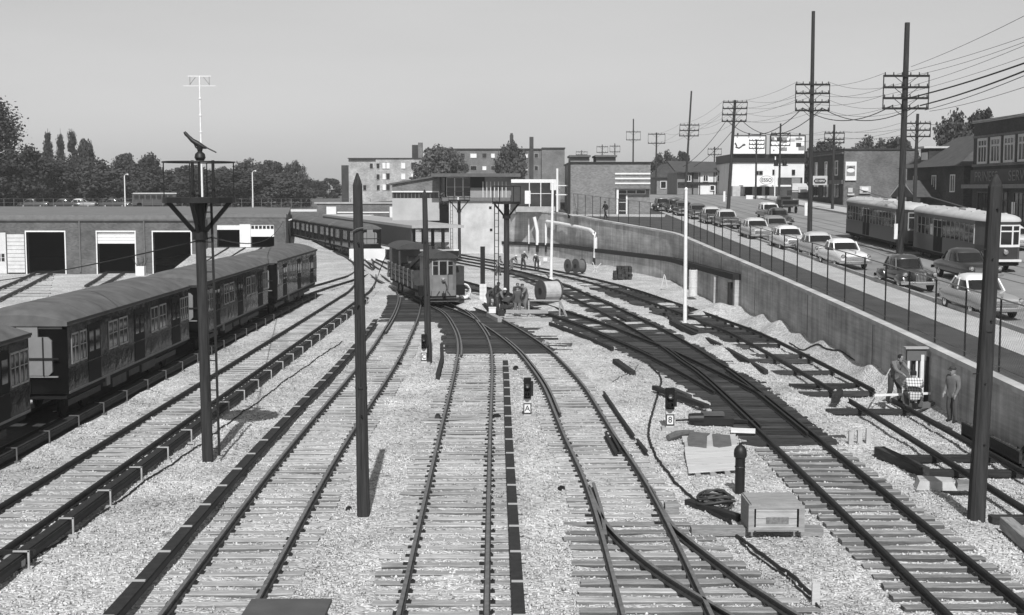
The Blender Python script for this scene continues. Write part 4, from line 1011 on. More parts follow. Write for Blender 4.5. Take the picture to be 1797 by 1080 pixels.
sign_on(s2, 'board', 1508, 1528, 327, 340, 162.9, mat('sign_pale', 0.45, 0.6, 0.15)); sign_on(s2, 'white_panel', 1512, 1524, 329, 335, 162.77, M_WPAINT, .02); sign_on(s2, 'dark_mark', 1514, 1522, 336, 338, 162.77, M_SIGNB, .02)
s3 = thing('poster_sign', 'little stacked notice signs at the corner of the brick wall', 'sign', GD(1492, 345, 162.9))
sign_on(s3, 'board', 1488, 1496, 330, 338, 162.9, M_STONE); sign_on(s3, 'board', 1487, 1499, 340, 343, 162.9, M_STONE)
fx2 = wX(1481)
facade = thing('shop_building', 'dark brick shop row with recessed doors beside the corner telegraph pole', 'building', (fx2, 172, street_z(172)))
blk(facade, 'wall', (fx2 - .05, 163.2, 3.5), (fx2 - .004, 181.1, wZ(266)), M_BRICK2)
blk(facade, 'cornice', (fx2 - .3, 163.1, wZ(270)), (fx2 - .06, 181.1, wZ(267)), M_BRICK)
for k in range(3): win(facade, 'x', 166.5 + 5.5 * k, 9.2, 1.2, 1.7, fx2 - .05, nx=1, nz=2)
for k in range(3): win(facade, 'x', 166.5 + 5.5 * k, street_z(180) + .5, 3.2, 2.0, fx2 - .05, frame=M_DSTEEL, nx=2)
blk(facade, 'fascia', (fx2 - .25, 163.1, 8.0), (fx2 - .052, 181.1, 8.5), M_BRICK)
sgn = thing('hanging_sign', 'white hanging shop sign with dark lozenge lettering over the pavement', 'sign', GD(1438, 325, 170))
sign_on(sgn, 'board', 1426, 1452, 309, 325, 170, M_STONE, .2)
c_ = GD(1439, 318, 169.78); b = MB(); b.prism([(c_[0] + x, c_[2] + z) for x, z in ((-.85, 0), (-.6, -.32), (.6, -.32), (.85, 0), (.6, .32), (-.6, .32))], c_[1] - .02, c_[1] + .02); b.build('lozenge', M_SIGNB, sgn, world=True)
o = link('lettering', text_mesh('EE NIMA', .42, M_WPAINT, sx=.8), sgn); o.location = (c_[0] - sgn.location[0], c_[1] - .05 - sgn.location[1], c_[2] - sgn.location[2])
MB().bar(GD(1452, 310, 170), (fx2, 170, GD(1452, 310, 170)[2]), .08).build('sign_arm', M_DSTEEL, sgn, world=True)
# filling station with billboards
es = thing('filling_station', 'white-walled filling station building below two rooftop billboards', 'building', (40, 200, street_z(200)))
eX = lambda px: GD(px, 320, 200)[0]; eZ = lambda py: GD(1340, py, 200)[2]
blk(es, 'wall', (eX(1283), 200, 5.0), (eX(1411), 214, eZ(286)), M_CONCW)
blk(es, 'dark_parapet', (eX(1281), 199.8, eZ(286)), (eX(1413), 214.2, eZ(271)), M_DSTEEL)
for px in (1328, 1335): win(es, 'y', eX(px), eZ(307), .5, .55, 200, frame=M_GSTEEL, fw=.04)
for px in (1358, 1392): win(es, 'y', eX(px), eZ(307), .45, .75, 200, frame=M_GSTEEL, fw=.04)
blk(es, 'forecourt_canopy', (eX(1297), 196.5, eZ(328)), (eX(1380), 200, eZ(325)), M_WPAINT)
for a, c in ((1308, 1320), (1327, 1337), (1343, 1350)): blk(es, 'door_opening', (eX(a), 199.9, 6.2), (eX(c), 200.02, eZ(328)), M_BLACK)
blk(es, 'side_shed', (eX(1365), 197.6, eZ(325)), (eX(1402), 199.9, eZ(312)), M_BRICK2)
blk(es, 'shed_sign', (eX(1383), 197.4, eZ(324)), (eX(1398), 197.6, eZ(313)), M_SIGNG)
blk(es, 'pale_shed', (eX(1283), 198.6, 6.0), (eX(1303), 199.9, eZ(327)), mat('pale_shed_grey', 0.42, .8, .2))
for i, (a, c) in enumerate(((1283.5, 1344), (1351, 1413))):
    t = thing('billboard', ['left rooftop billboard, nearly blank with a thin curling line drawing', 'right rooftop billboard with dark picture panels and a figure'][i], 'billboard', GD((a + c) / 2, 271, 199.5))
    sign_on(t, 'panel', a + 1.5, c - 1.5, 239.5, 270, 199.5, mat('billboard_white', 0.8, .6, .05), .1)
    p = MB(); A = GD(a, 271, 199.45); B_ = GD(c, 238, 199.45)
    for q0, q1 in (((A[0], A[2]), (B_[0], A[2])), ((A[0], B_[2]), (B_[0], B_[2])), ((A[0], A[2]), (A[0], B_[2])), ((B_[0], A[2]), (B_[0], B_[2]))): p.bar((q0[0], 199.35, q0[1]), (q1[0], 199.35, q1[1]), .14)
    p.build('frame', M_DSTEEL, t, world=True)
    for k in range(3): MB().bb((A[0] + (B_[0] - A[0]) * (k + .5) / 3 - .1, 199.0, B_[2] + .05), (A[0] + (B_[0] - A[0]) * (k + .5) / 3 + .1, 199.3, B_[2] + .35)).build('lamp_hood', M_DSTEEL, t, world=True)
    if i == 0:
        pts = [GD(x, y, 199.33) for x, y in ((1290, 251), (1293, 256), (1291, 258), (1297, 260), (1304, 255), (1308, 254))]
        MB().tube(pts, .09, 5).build('line_drawing', M_SIGNB, t, world=True)
        sign_on(t, 'small_mark', 1303, 1308, 252.5, 255.5, 199.38, M_SIGNG, .03)
    else:
        for x0, x1, y0, y1, m in ((1353, 1359, 241, 248, M_SIGNG), (1363, 1372, 241, 247, M_SIGNB), (1371, 1381, 241, 251, M_SIGNG), (1369, 1381, 259, 265, M_SIGNG), (1385, 1395, 243, 248, M_STONE), (1396, 1408, 242, 246, M_SIGNG), (1397, 1406, 251, 258, M_SIGNB), (1401, 1411, 256, 264, M_SIGNG), (1357, 1359, 263, 265, M_SIGNB)):
            sign_on(t, 'picture_patch', x0, x1, y0, y1, 199.38, m, .03)
ov = thing('oval_sign', 'white oval filling-station sign with dark rim on a pole', 'sign', (eX(1345), 195, street_z(195)))
c_ = GD(1345, 316.5, 195)
el = lambda rx, rz: [(c_[0] + rx * math.cos(a), c_[2] + rz * math.sin(a)) for a in np.linspace(0, 6.28, 28, endpoint=False)]
MB().prism(el(1.02, .68), 194.95, 195.1).build('rim', M_SIGNG, ov, world=True)
MB().prism(el(.94, .61), 194.92, 194.95).build('oval_face', M_WPAINT, ov, world=True)
o = link('lettering', text_mesh('ESSO', .72, M_SIGNB), ov); o.location = (c_[0] - ov.location[0], 194.88 - 195, c_[2] - street_z(195))
MB().cyl((c_[0] + 1.3, 195.05, street_z(195)), (c_[0] + 1.3, 195.05, GD(1361, 275, 195)[2]), .09).build('pole', M_WSTEEL, ov, world=True)
MB().bar((c_[0] + 1.3, 195.05, c_[2] + .4), (c_[0] + .8, 195.05, c_[2] + .4), .08).build('bracket', M_WSTEEL, ov, world=True)
# awning stall and pumps in front
aw = thing('market_stall', 'stall with pale sloping awning at the filling-station corner', 'stall', GD(1400, 350, 188))
a = GD(1386, 340, 188); c = GD(1420, 322, 188)
MB().add([(a[0], 186.5, a[2] + .3), (c[0], 186.5, a[2] + .3), (c[0], 190, c[2]), (a[0] + .8, 190, c[2]), (a[0], 186.5, a[2] + .2), (c[0], 186.5, a[2] + .2), (c[0], 190, c[2] - .1), (a[0] + .8, 190, c[2] - .1)], [(0, 1, 2, 3), (7, 6, 5, 4), (0, 4, 5, 1), (1, 5, 6, 2), (2, 6, 7, 3), (3, 7, 4, 0)]).build('awning', M_STONE, aw, world=True)
MB().bb((a[0], 186.6, 6.0), (c[0], 190, 7.2)).build('counter', mat('stall_dark', 0.08, .8, .3), aw, world=True)
MB().bb((a[0] + .9, 186.3, 6.9), (a[0] + 2.1, 186.45, 7.7)).build('sign_panel', M_STONE, aw, world=True)
pb = thing('advertising_board', 'low white board standing on the filling-station forecourt', 'sign', GD(1317, 353, 186))
sign_on(pb, 'board', 1309, 1321, 343, 353, 186); sign_on(pb, 'board', 1327, 1349, 344, 351, 186, M_STONE); sign_on(pb, 'lettering_bar', 1328, 1338, 345, 347.5, 185.85, M_WPAINT, .02)
# half-timbered house left of the filling station
ht = thing('house', 'white-walled house with dark timbering and big roof beyond the parked cars', 'house', (28, 214, street_z(205)))
h0 = lambda px: GD(px, 320, 212)[0]; h1 = lambda py: GD(1230, py, 212)[2]
blk(ht, 'wall', (h0(1226), 212, 5.8), (h0(1274), 226, h1(301)), M_CONCW)
blk(ht, 'wall', (h0(1189), 212.4, 5.8), (h0(1226), 226, h1(303)), mat('dim_plaster', 0.2, .9, .2))
MB().add([(h0(1184), 211.3, h1(303)), (h0(1268), 211.3, h1(303)), (h0(1279), 226, h1(283)), (h0(1188), 226, h1(283)), (h0(1184), 211.3, h1(301)), (h0(1268), 211.3, h1(301)), (h0(1279), 226, h1(281)), (h0(1188), 226, h1(279))], [(3, 2, 1, 0), (4, 5, 6, 7), (0, 1, 5, 4), (1, 2, 6, 5), (2, 3, 7, 6), (3, 0, 4, 7)]).build('roof', mat('dark_slate', 0.07, .9, .3, 1.5), ht, world=True)
for px in (1203, 1215, 1227, 1252, 1256): blk(ht, 'timber', (h0(px), 211.85, 5.8), (h0(px + 1.6), 212.3, h1(302)), M_DWOOD)
blk(ht, 'timber', (h0(1190), 211.8, h1(324)), (h0(1258), 212.3, h1(320)), M_DWOOD)
blk(ht, 'porch_base', (h0(1224), 210, 5.8), (h0(1273), 211.8, h1(344)), M_BRICK2)
for px in (1208, 1238, 1262): win(ht, 'y', h0(px), h1(318), .7, .9, 211.9, nx=2)
win(ht, 'y', h0(1250), h1(334), .6, .7, 211.9)
h3 = thing('house', 'small dark gabled house behind the first parked cars', 'house', GD(1170, 345, 235))
a = GD(1152, 345, 235); c = GD(1192, 312, 235)
MB().bb((a[0], 235, 5.5), (c[0], 246, c[2])).build('wall', mat('dim_plaster', 0.2), h3, world=True)
MB().prism([(a[0] - .6, c[2]), (c[0] + .6, c[2]), ((a[0] + c[0]) / 2, c[2] + 2.6)], 234.4, 247).build('roof', mat('dark_slate', 0.07), h3, world=True)
for k in (.3, .7): win(h3, 'y', a[0] + (c[0] - a[0]) * k, c[2] - 1.9, .9, 1.2, 235)
# ================================================================== subway train
M_RED = mat('dark_enamel', 0.007, 0.08, 0.3, 1.2, 0.5, 2.2, spec=0.14)
M_ROOFG = mat('canvas_roof', 0.115, 0.85, 0.35, 1.2, 0.2, 40)
M_ENDP = mat('end_panel', 0.20, 0.5, 0.12)
M_FRAME = mat('window_frame_bright', 0.32, 0.35, 0.2, 5.0, metal=0.3)
def arch(hw, z0, z1, n=12):
    """roof outline from left eave over the crown to right eave"""
    return [(-hw * math.cos(math.pi * i / n) if False else hw * (2 * i / n - 1), z0 + (z1 - z0) * (1 - abs(2 * i / n - 1) ** 2.4)) for i in range(n + 1)]
def subway_car(label, loc):
    L = 14.9; hw = 1.5
    t = thing('subway_car', label, 'subway car', loc, group='cars of the parked subway train')
    fl, ev = 0.95, 3.16
    MB().bb((-hw, 0.12, fl), (hw, L - 0.12, ev)).build('body', M_RED, t)
    # roof with rounded ends
    rings = []
    for s, k in ((0.0, .05), (0.12, .45), (0.4, .8), (1.0, 1.0), (L - 1.0, 1.0), (L - .4, .8), (L - .12, .45), (L, .05)):
        ar = arch(hw + .04, ev, ev + .46 * (0.45 + .55 * k))
        rings.append([(x, s, z) for x, z in ar] + [(hw + .04, s, ev - .12), (-hw - .04, s, ev - .12)])
    MB().loft(rings).build('roof', M_ROOFG, t, smooth=True)
    MB().bb((hw + .035, 0.02, ev - .06), (hw + .075, L - .02, ev + .01)).build('gutter', M_DSTEEL, t)
    # right-hand side: doors and windows (both sides built alike)
    doors = [2.6, 7.65, 12.7]
    for sx in (1, -1):
        for d in doors:
            o = MB().bb((sx * (hw - .03), d - .62, fl + .04), (sx * (hw + .012), d + .62, ev - .28)).build('door', M_BLACK, t)
            for q in (-.31, .31):
                link('door_window', MB().bb((sx * (hw + .0125), d + q - .2, 2.0), (sx * (hw + .02), d + q + .2, 2.65)).mesh('door_window', M_GLASS), o)
        for d in (0.75, 1.5, 4.55, 5.7, 9.6, 10.75, 13.72, 14.38):
            w_ = .33 if d in (0.75, 1.5, 13.72, 14.38) else .5
            fr = MB()
            for a, c in (((d - w_, 1.82), (d + w_, 1.87)), ((d - w_, 2.72), (d + w_, 2.77)), ((d - w_, 1.82), (d - w_ + .04, 2.77)), ((d + w_ - .04, 1.82), (d + w_, 2.77)), ((d - .015, 1.87), (d + .015, 2.72)), ((d - w_, 2.33), (d + w_, 2.355))):
                fr.bb((sx * (hw - .01), a[0], a[1]), (sx * (hw + .028), c[0], c[1]))
            o = fr.build('window', M_FRAME, t)
            link('pane', MB().bb((sx * (hw - .01), d - w_ + .04, 1.87), (sx * (hw + .008), d + w_ - .04, 2.72)).mesh('pane', M_GLASS), o)
    for sx in (1, -1):
        MB().bb((sx * (hw - .005), .14, 1.70), (sx * (hw + .02), L - .14, 1.735)).build('belt_rail', M_RED, t)
        MB().bb((sx * (hw - .005), .14, fl), (sx * (hw + .016), L - .14, fl + .07)).build('sill_rail', M_GSTEEL, t)
    for k in range(1, 8): MB().loft([[(x, .35 + (L - .7) * k / 8 + q, z + .006) for x, z in arch(hw + .03, ev + .01, ev + .46)] + [(hw, .35 + (L - .7) * k / 8 + q, ev), (-hw, .35 + (L - .7) * k / 8 + q, ev)] for q in (-.03, .03)]).build('roof_seam', mat('roof_seam', .10, .85, .3), t)
    # end wall towards the camera
    MB().bb((-1.35, 0.08, 2.95), (1.35, .12, 3.06)).build('end_band', M_GSTEEL, t)
    e = MB(); 
    pts = [(-.72 + .12, 1.52), (.72 - .12, 1.52), (.72, 1.64), (.72, 2.58), (.6, 2.7), (-.6, 2.7), (-.72, 2.58), (-.72, 1.64)]
    e.prism([(x + .32, z) for x, z in pts], .03, .12); e.build('end_screen', M_ENDP, t)
    MB().bb((-.02, .04, 2.7), (.62, .12, 3.3)).build('destination_box', M_ENDP, t)
    for x in (-.06, .78): MB().bb((x - .02, .0, 1.52), (x + .02, .03, 2.7)).build('screen_rib', M_DSTEEL, t)
    MB().bb((-.5, -.02, 2.02), (1.25, .0, 2.07)).build('screen_bar', M_DSTEEL, t)
    MB().bb((-1.1, .05, 1.46), (1.2, .12, 1.5)).build('end_rail', M_FRAME, t)
    MB().bb((-.55, .06, .98), (.35, .118, 1.42)).build('end_door', M_BLACK, t)
    MB().bb((-.14, -.25, .55), (.14, .3, .8)).build('coupler', M_DSTEEL, t)
    # underframe: trucks with wheels, equipment boxes, step boards
    for c in (2.6, L - 2.6):
        tr = MB(); tr.bb((-1.15, c - 1.6, .42), (-1.05, c + 1.6, .62)); tr.bb((1.05, c - 1.6, .42), (1.15, c + 1.6, .62)); tr.bb((-1.05, c - .25, .4), (1.05, c + .25, .7))
        o = tr.build('truck', M_DSTEEL, t)
        for q in (-1, 1):
            for sx in (-1, 1):
                link('wheel', MB().lathe([(.0, -.06), (.38, -.06), (.42, -.05), (.42, -.02), (.38, .0), (.38, .06), (.1, .07)], (sx * .75, c + q, .38), 16, 'x').mesh('wheel', M_DSTEEL), o)
    for a, c, z in ((5.0, 6.6, .4), (6.9, 8.2, .5), (8.5, 10.3, .42)):
        MB().bb((-1.25, a, z), (1.3, c, fl - .02)).build('equipment_box', mat('underfloor_grey', 0.05, .7, .4, rnd=.4), t)
    MB().bb((hw - .18, 3.9, .62), (hw - .05, 4.3, fl)).build('step', M_GSTEEL, t)
    MB().bb((-1.4, .2, fl - .18), (1.4, L - .2, fl - .02)).build('underframe', M_BLACK, t)
    return t
for lab, y in (('dark subway car cut off at the left edge of the picture', 20.9), ('nearest whole dark subway car, behind the searchlight tower', 38.7), ('middle dark subway car of the parked train', 55.6), ('farthest dark subway car at the head of the parked train', 72.6)):
    if y < 21: sc_ = subway_car(lab, (-15.05, y, 0)); proto_sc = sc_
    else: place(proto_sc, False, (-15.05 + (y - 38) * .006, y, 0), 0, lab)

# far row of parked cars beside the platform
for k, lab in enumerate(('first car of the far parked train, its grey end towards us', 'second car of the far parked train by the platform', 'third car of the far parked train by the platform', 'fourth car of the far parked train', 'last car of the far parked train under the bridge')):
    q = YARD_ROW[0](0.6 + 16.4 * k, -1.75)
    place(proto_sc, False, (q[0], q[1], 0), math.atan2(-YARD_ROW[1][0], YARD_ROW[1][1]), lab, 'cars of the far parked train')

# ================================================================== work train (crane flat and cab)
def along(pts, y, ahead=0.5):
    a = (x_at(pts, y), y); c = (x_at(pts, y + ahead), y + ahead)
    return math.atan2(-(c[0] - a[0]), c[1] - a[1])
M_WGREY = mat('work_car_grey', 0.185, 0.6, 0.2, 2.0)
M_WDARK = mat('work_car_dark', 0.05, 0.7, 0.35, 2.0)
wy = 79.6
wt = thing('work_car', 'flat work car with grey windowed cab and jib crane in the yard throat', 'work car', (x_at(p3, wy), wy, 0), along(p3, wy, 16) )
LW = 16.0
MB().bb((-1.25, .5, .85), (1.25, LW, 1.1)).build('deck', M_WDARK, wt)
for sx in (-1.27, 1.19):
    for k in range(3): MB().bb((sx, 4.0, 1.25 + .26 * k), (sx + .06, LW - .4, 1.43 + .26 * k)).build('side_rail', M_WDARK if k != 1 else mat('rail_brown', 0.09, .8, .3), wt)
    for k in range(7): MB().bb((sx - .03, 4.2 + 1.85 * k, .8), (sx + .08, 4.36 + 1.85 * k, 2.0)).build('stake', M_GSTEEL, wt)
# cab: bowed three-window front
prof = [(-.88, 0.28), (-.62, .06), (-.3, 0.0), (.3, 0.0), (.62, .06), (.88, .28), (.9, 3.4), (-.9, 3.4)]
MB().prism(prof, .62, 3.0, 'xy').build('cab', M_WGREY, wt)
ar = arch(.98, 3.0, 3.36, 10)
MB().loft([[(x, s, z) for x, z in ar] + [(.98, s, 2.95), (-.98, s, 2.95)] for s in (-.12, .2, 3.6)]).build('cab_roof', M_WDARK, wt, smooth=True)
for x, y, w_, rz in ((0, -.012, .44, 0), (-.47, .03, .3, -.19), (.47, .03, .3, .19), ):
    b = MB(); b.box((0, 0, 2.35), (w_, .03, .82)); o = b.build('cab_window', M_GLASS, wt, loc=(x, y, 0), rz=rz)
    if x: link('sash', MB().box((0, -.005, 2.5), (w_, .03, .05)).mesh('sash', M_WGREY), o)
    link('sash_post', MB().box((-w_ / 2 - .03, -.005, 2.35), (.05, .04, .9)).mesh('sash_post', mat('sash_pale', .4)), o)
for sx in (-.9, .86): MB().bb((sx, .7, 1.95), (sx + .04, 1.5, 2.75)).build('cab_window', M_GLASS, wt)
MB().lathe([(0, -.16), (.12, -.15), (.13, 0), (0, .02)], (0, .0, 1.62), 12, 'y').build('headlight', M_CHROME, wt)
MB().bb((-.75, -.12, .62), (.75, .1, .95)).build('apron', M_WGREY, wt)
for x in (-.42, .0, .42): MB().bar((x, -.14, .66), (x * .6, -.14, .92), .05).build('apron_rib', M_WDARK, wt)
MB().bb((-.8, -.25, .28), (.8, .5, .6)).build('pilot_board', M_BLACK, wt)
MB().bar((-.95, -.3, .5), (.95, -.3, .5), .03).build('pilot_rail', M_GSTEEL, wt); MB().bar((-.95, -.3, .3), (.95, -.3, .3), .03).build('pilot_rail', M_GSTEEL, wt)
MB().bb((-.1, -.5, .62), (.1, 0, .8)).build('coupler', M_DSTEEL, wt)
MB().tube([(.1, -.1, 1.55), (.22, -.16, 1.2), (.12, -.15, .8)], .025, 6).build('air_hose', M_WDARK, wt); MB().tube([(.3, -.05, 2.0), (.3, -.12, 1.4), (.26, -.12, .8)], .02, 6).build('air_hose', M_WDARK, wt)
MB().bb((.98, .8, 1.0), (1.5, 2.0, 2.4)).build('tool_locker', M_WDARK, wt); MB().bb((.92, .3, .62), (1.45, 1.2, 1.25)).build('step_box', M_BLACK, wt)
MB().bb((-1.4, .4, .6), (-.92, 1.2, 1.2)).build('step_box', M_BLACK, wt)
for c in (2.8, LW - 3):
    tr = MB(); tr.bb((-1.1, c - 1.4, .32), (-1.0, c + 1.4, .62)); tr.bb((1.0, c - 1.4, .32), (1.1, c + 1.4, .62)); o = tr.build('truck', M_DSTEEL, wt)
    for q in (-.9, .9):
        for sx in (-1, 1): link('wheel', MB().lathe([(.0, -.06), (.36, -.06), (.4, -.04), (.36, 0), (.36, .06), (.1, .07)], (sx * .75, c + q, .36), 16, 'x').mesh('wheel', M_DSTEEL), o)
MB().bb((-1.1, 3, .6), (1.1, LW - .5, .84)).build('underframe', M_BLACK, wt)
# crane house and jib on the flat
MB().bb((-1.15, LW - 1.9, 1.1), (.9, LW - .6, 3.1)).build('crane_house', M_WGREY, wt)
ar = arch(1.25, 3.1, 3.5, 10)
MB().loft([[(x - .1, s, z) for x, z in ar] + [(1.15, s, 3.05), (-1.35, s, 3.05)] for s in (LW - 5.6, LW - .3)]).build('crane_roof', mat('crane_roof_grey', .06, .8, .2), wt, smooth=True)
for x in (-1.2, .95): MB().bb((x, LW - 5.5, 1.1), (x + .12, LW - 5.38, 3.1)).build('roof_post', M_WDARK, wt)
MB().bb((-.7, LW - 5.0, 1.1), (.9, LW - 3.4, 2.0)).build('winch', M_BLACK, wt)
MB().lathe([(0, -.5), (.35, -.5), (.35, .5), (0, .5)], (.1, LW - 4.4, 2.2), 14, 'x').build('winch_drum', M_GSTEEL, wt)
MB().bar((.2, LW - 4.2, 1.6), (.9, LW - 8.6, 3.3), .22, .3).build('jib', M_WDARK, wt); MB().bar((-.4, LW - 4.2, 1.6), (.5, LW - 8.6, 3.3), .2, .26).build('jib', M_WDARK, wt)
MB().bar((.3, LW - 3.4, 3.2), (.8, LW - 8.5, 3.35), .05).build('jib_stay', M_WDARK, wt)
MB().bb((-.8, LW - 8.2, 1.1), (.8, LW - 5.6, 1.6)).build('load_of_rails', M_WDARK, wt)
MB().tube([(-.6, LW - .7, 3.3), (-1.1, LW + .8, 2.6), (-1.6, LW + 1.4, 1.2), (-2.1, LW + 1.0, -.1)], .04, 6).build('hanging_cable', M_WIRE, wt)

# ================================================================== streetcars
M_TRRED = mat('streetcar_dark', 0.035, 0.3, 0.2, 1.5, spec=.5)
M_TRROOF = mat('streetcar_roof', 0.46, 0.75, 0.14, 1.0)
M_CREAM = mat('cream_paint', 0.66, .5, .1)
def streetcar(label, loc, L, front=True):
    """origin: front bumper on the track centre, body runs to +Y"""
    t = thing('streetcar', label, 'streetcar', loc, group='coupled streetcars on the street')
    hw = 1.22
    def outline(k):   # plan with tapered, rounded ends
        pts = [(-.72, 0.0), (-.35, -.12), (.35, -.12), (.72, 0.0), (.95, .35), (hw, 1.3), (hw, L - 1.3), (.95, L - .35), (.6, L), (-.6, L), (-.95, L - .35), (-hw, L - 1.3), (-hw, 1.3), (-.95, .35)]
        return [(x * k, y) for x, y in pts]
    MB().prism(outline(1), .55, 1.5, 'xy').build('lower_body', M_TRRED, t)
    MB().prism(outline(.985), 1.5, 2.62, 'xy').build('window_band', mat('window_band_dark', .07, .35, .2), t)
    MB().prism(outline(1.01), 2.62, 2.82, 'xy').build('letter_board', M_TRRED, t)
    MB().prism(outline(1.0), .38, .55, 'xy').build('skirt', M_BLACK, t)
    o_ = outline(1.04); rings = []
    for k, z in ((1.0, 2.82), (1.0, 2.9), (.93, 3.03), (.72, 3.15), (.4, 3.22)):
        rings.append([(x * k, (y - L / 2) * (1 - (1 - k) * .12) + L / 2, z) for x, y in o_])
    MB().loft(rings).build('roof', M_TRROOF, t, smooth=True)
    n = int((L - 3.0) / .78)
    for sx in (-1, 1):
        for k in range(n):
            y = 1.55 + .78 * k
            if sx < 0 or True:
                o = MB().bb((sx * (hw * .985 - .01), y, 1.56), (sx * (hw * .985 + .02), y + .62, 2.56)).build('window', M_GLASS, t)
                link('sash', MB().bb((sx * (hw * .985 + .005), y, 2.06), (sx * (hw * .985 + .03), y + .62, 2.10)).mesh('sash', mat('sash_dull', .26)), o)
                link('mullion', MB().bb((sx * (hw * .985), y + .635, 1.52), (sx * (hw * .985 + .032), y + .755, 2.6)).mesh('mullion', mat('sash_dull', .26)), o)
    # pale corner posts and middle door frames
    for y in (1.42, L * .52, L * .52 + 1.3): MB().bb((-hw * 1.005, y, 1.5), (-hw * .98 + .0, y + .1, 2.62)).build('door_post', M_CREAM, t)
    for y in (L * .5, L * .56):
        MB().bb((-hw * 1.008, y, .6), (-hw * .99, y + .78, 2.5)).build('door', M_BLACK, t)
    # end face: three windows in cream frames
    for ys, s in ((-.13, 1), (L + .0, -1)):
        for x, w_, rz in ((0, .62, 0), (-.56, .38, -.28 * s), (.56, .38, .28 * s)):
            dy = 0.07 if x else 0
            b = MB()
            for q in (-1, 1): b.box((q * (w_ / 2 + .03), 0, 2.08), (.08, .05, 1.12))
            for z in (1.52, 2.3, 2.62): b.box((0, 0, z), (w_ + .1, .055, .07))
            b.box((0, 0, 1.48), (w_ + .12, .06, .12))
            o = b.build('end_window', M_CREAM if (front and s > 0) else mat('sash_dull', .26), t, loc=(x, ys + s * dy, 0), rz=rz)
            link('pane', MB().box((0, .0, 2.08), (w_, .03, 1.1)).mesh('pane', M_GLASS), o)
    MB().lathe([(0, -.1), (.13, -.09), (.15, 0), (0, .06)], (0, -.14, 1.15), 14, 'y').build('headlight', M_CHROME, t)
    MB().bb((-.85, -.28, .62), (.85, .0, .74)).build('bumper', M_CREAM if front else M_DSTEEL, t)
    for k in range(6):
        y = 1.6 + (L - 3.2) * k / 5
        for sx in (-.55, .55): MB().box((sx, y, 3.16), (.2, .34, .16), top=.7).build('roof_ventilator', M_TRROOF, t)
    MB().box((0, L * .45, 3.26), (.6, 1.2, .12)).build('trolley_base', M_TRROOF, t)
    MB().bar((0, L * .45, 3.32), (0, L - .4, 3.75), .05).build('trolley_pole', M_GSTEEL, t)
    for c in (2.6, L - 2.6):
        tr = MB(); tr.bb((-.95, c - 1.2, .25), (-.85, c + 1.2, .5)); tr.bb((.85, c - 1.2, .25), (.95, c + 1.2, .5)); o = tr.build('truck', M_BLACK, t)
        for q in (-.8, .8):
            for sx in (-1, 1): link('wheel', MB().lathe([(.0, -.06), (.32, -.06), (.35, -.03), (.32, .06), (0, .07)], (sx * .8, c + q, .33), 14, 'x').mesh('wheel', M_DSTEEL), o)
    return t
TRX = 27.35
sl = math.atan(.029)
o = streetcar('leading streetcar with cream-framed front windows', (TRX, 71.2, street_z(71.2) - .06), 13.6); o.rotation_euler = (sl, 0, 0)
o = streetcar('trailing streetcar coupled behind, farther up the street', (TRX, 86.2, street_z(86.2) - .06), 15.6, False); o.rotation_euler = (sl, 0, 0)

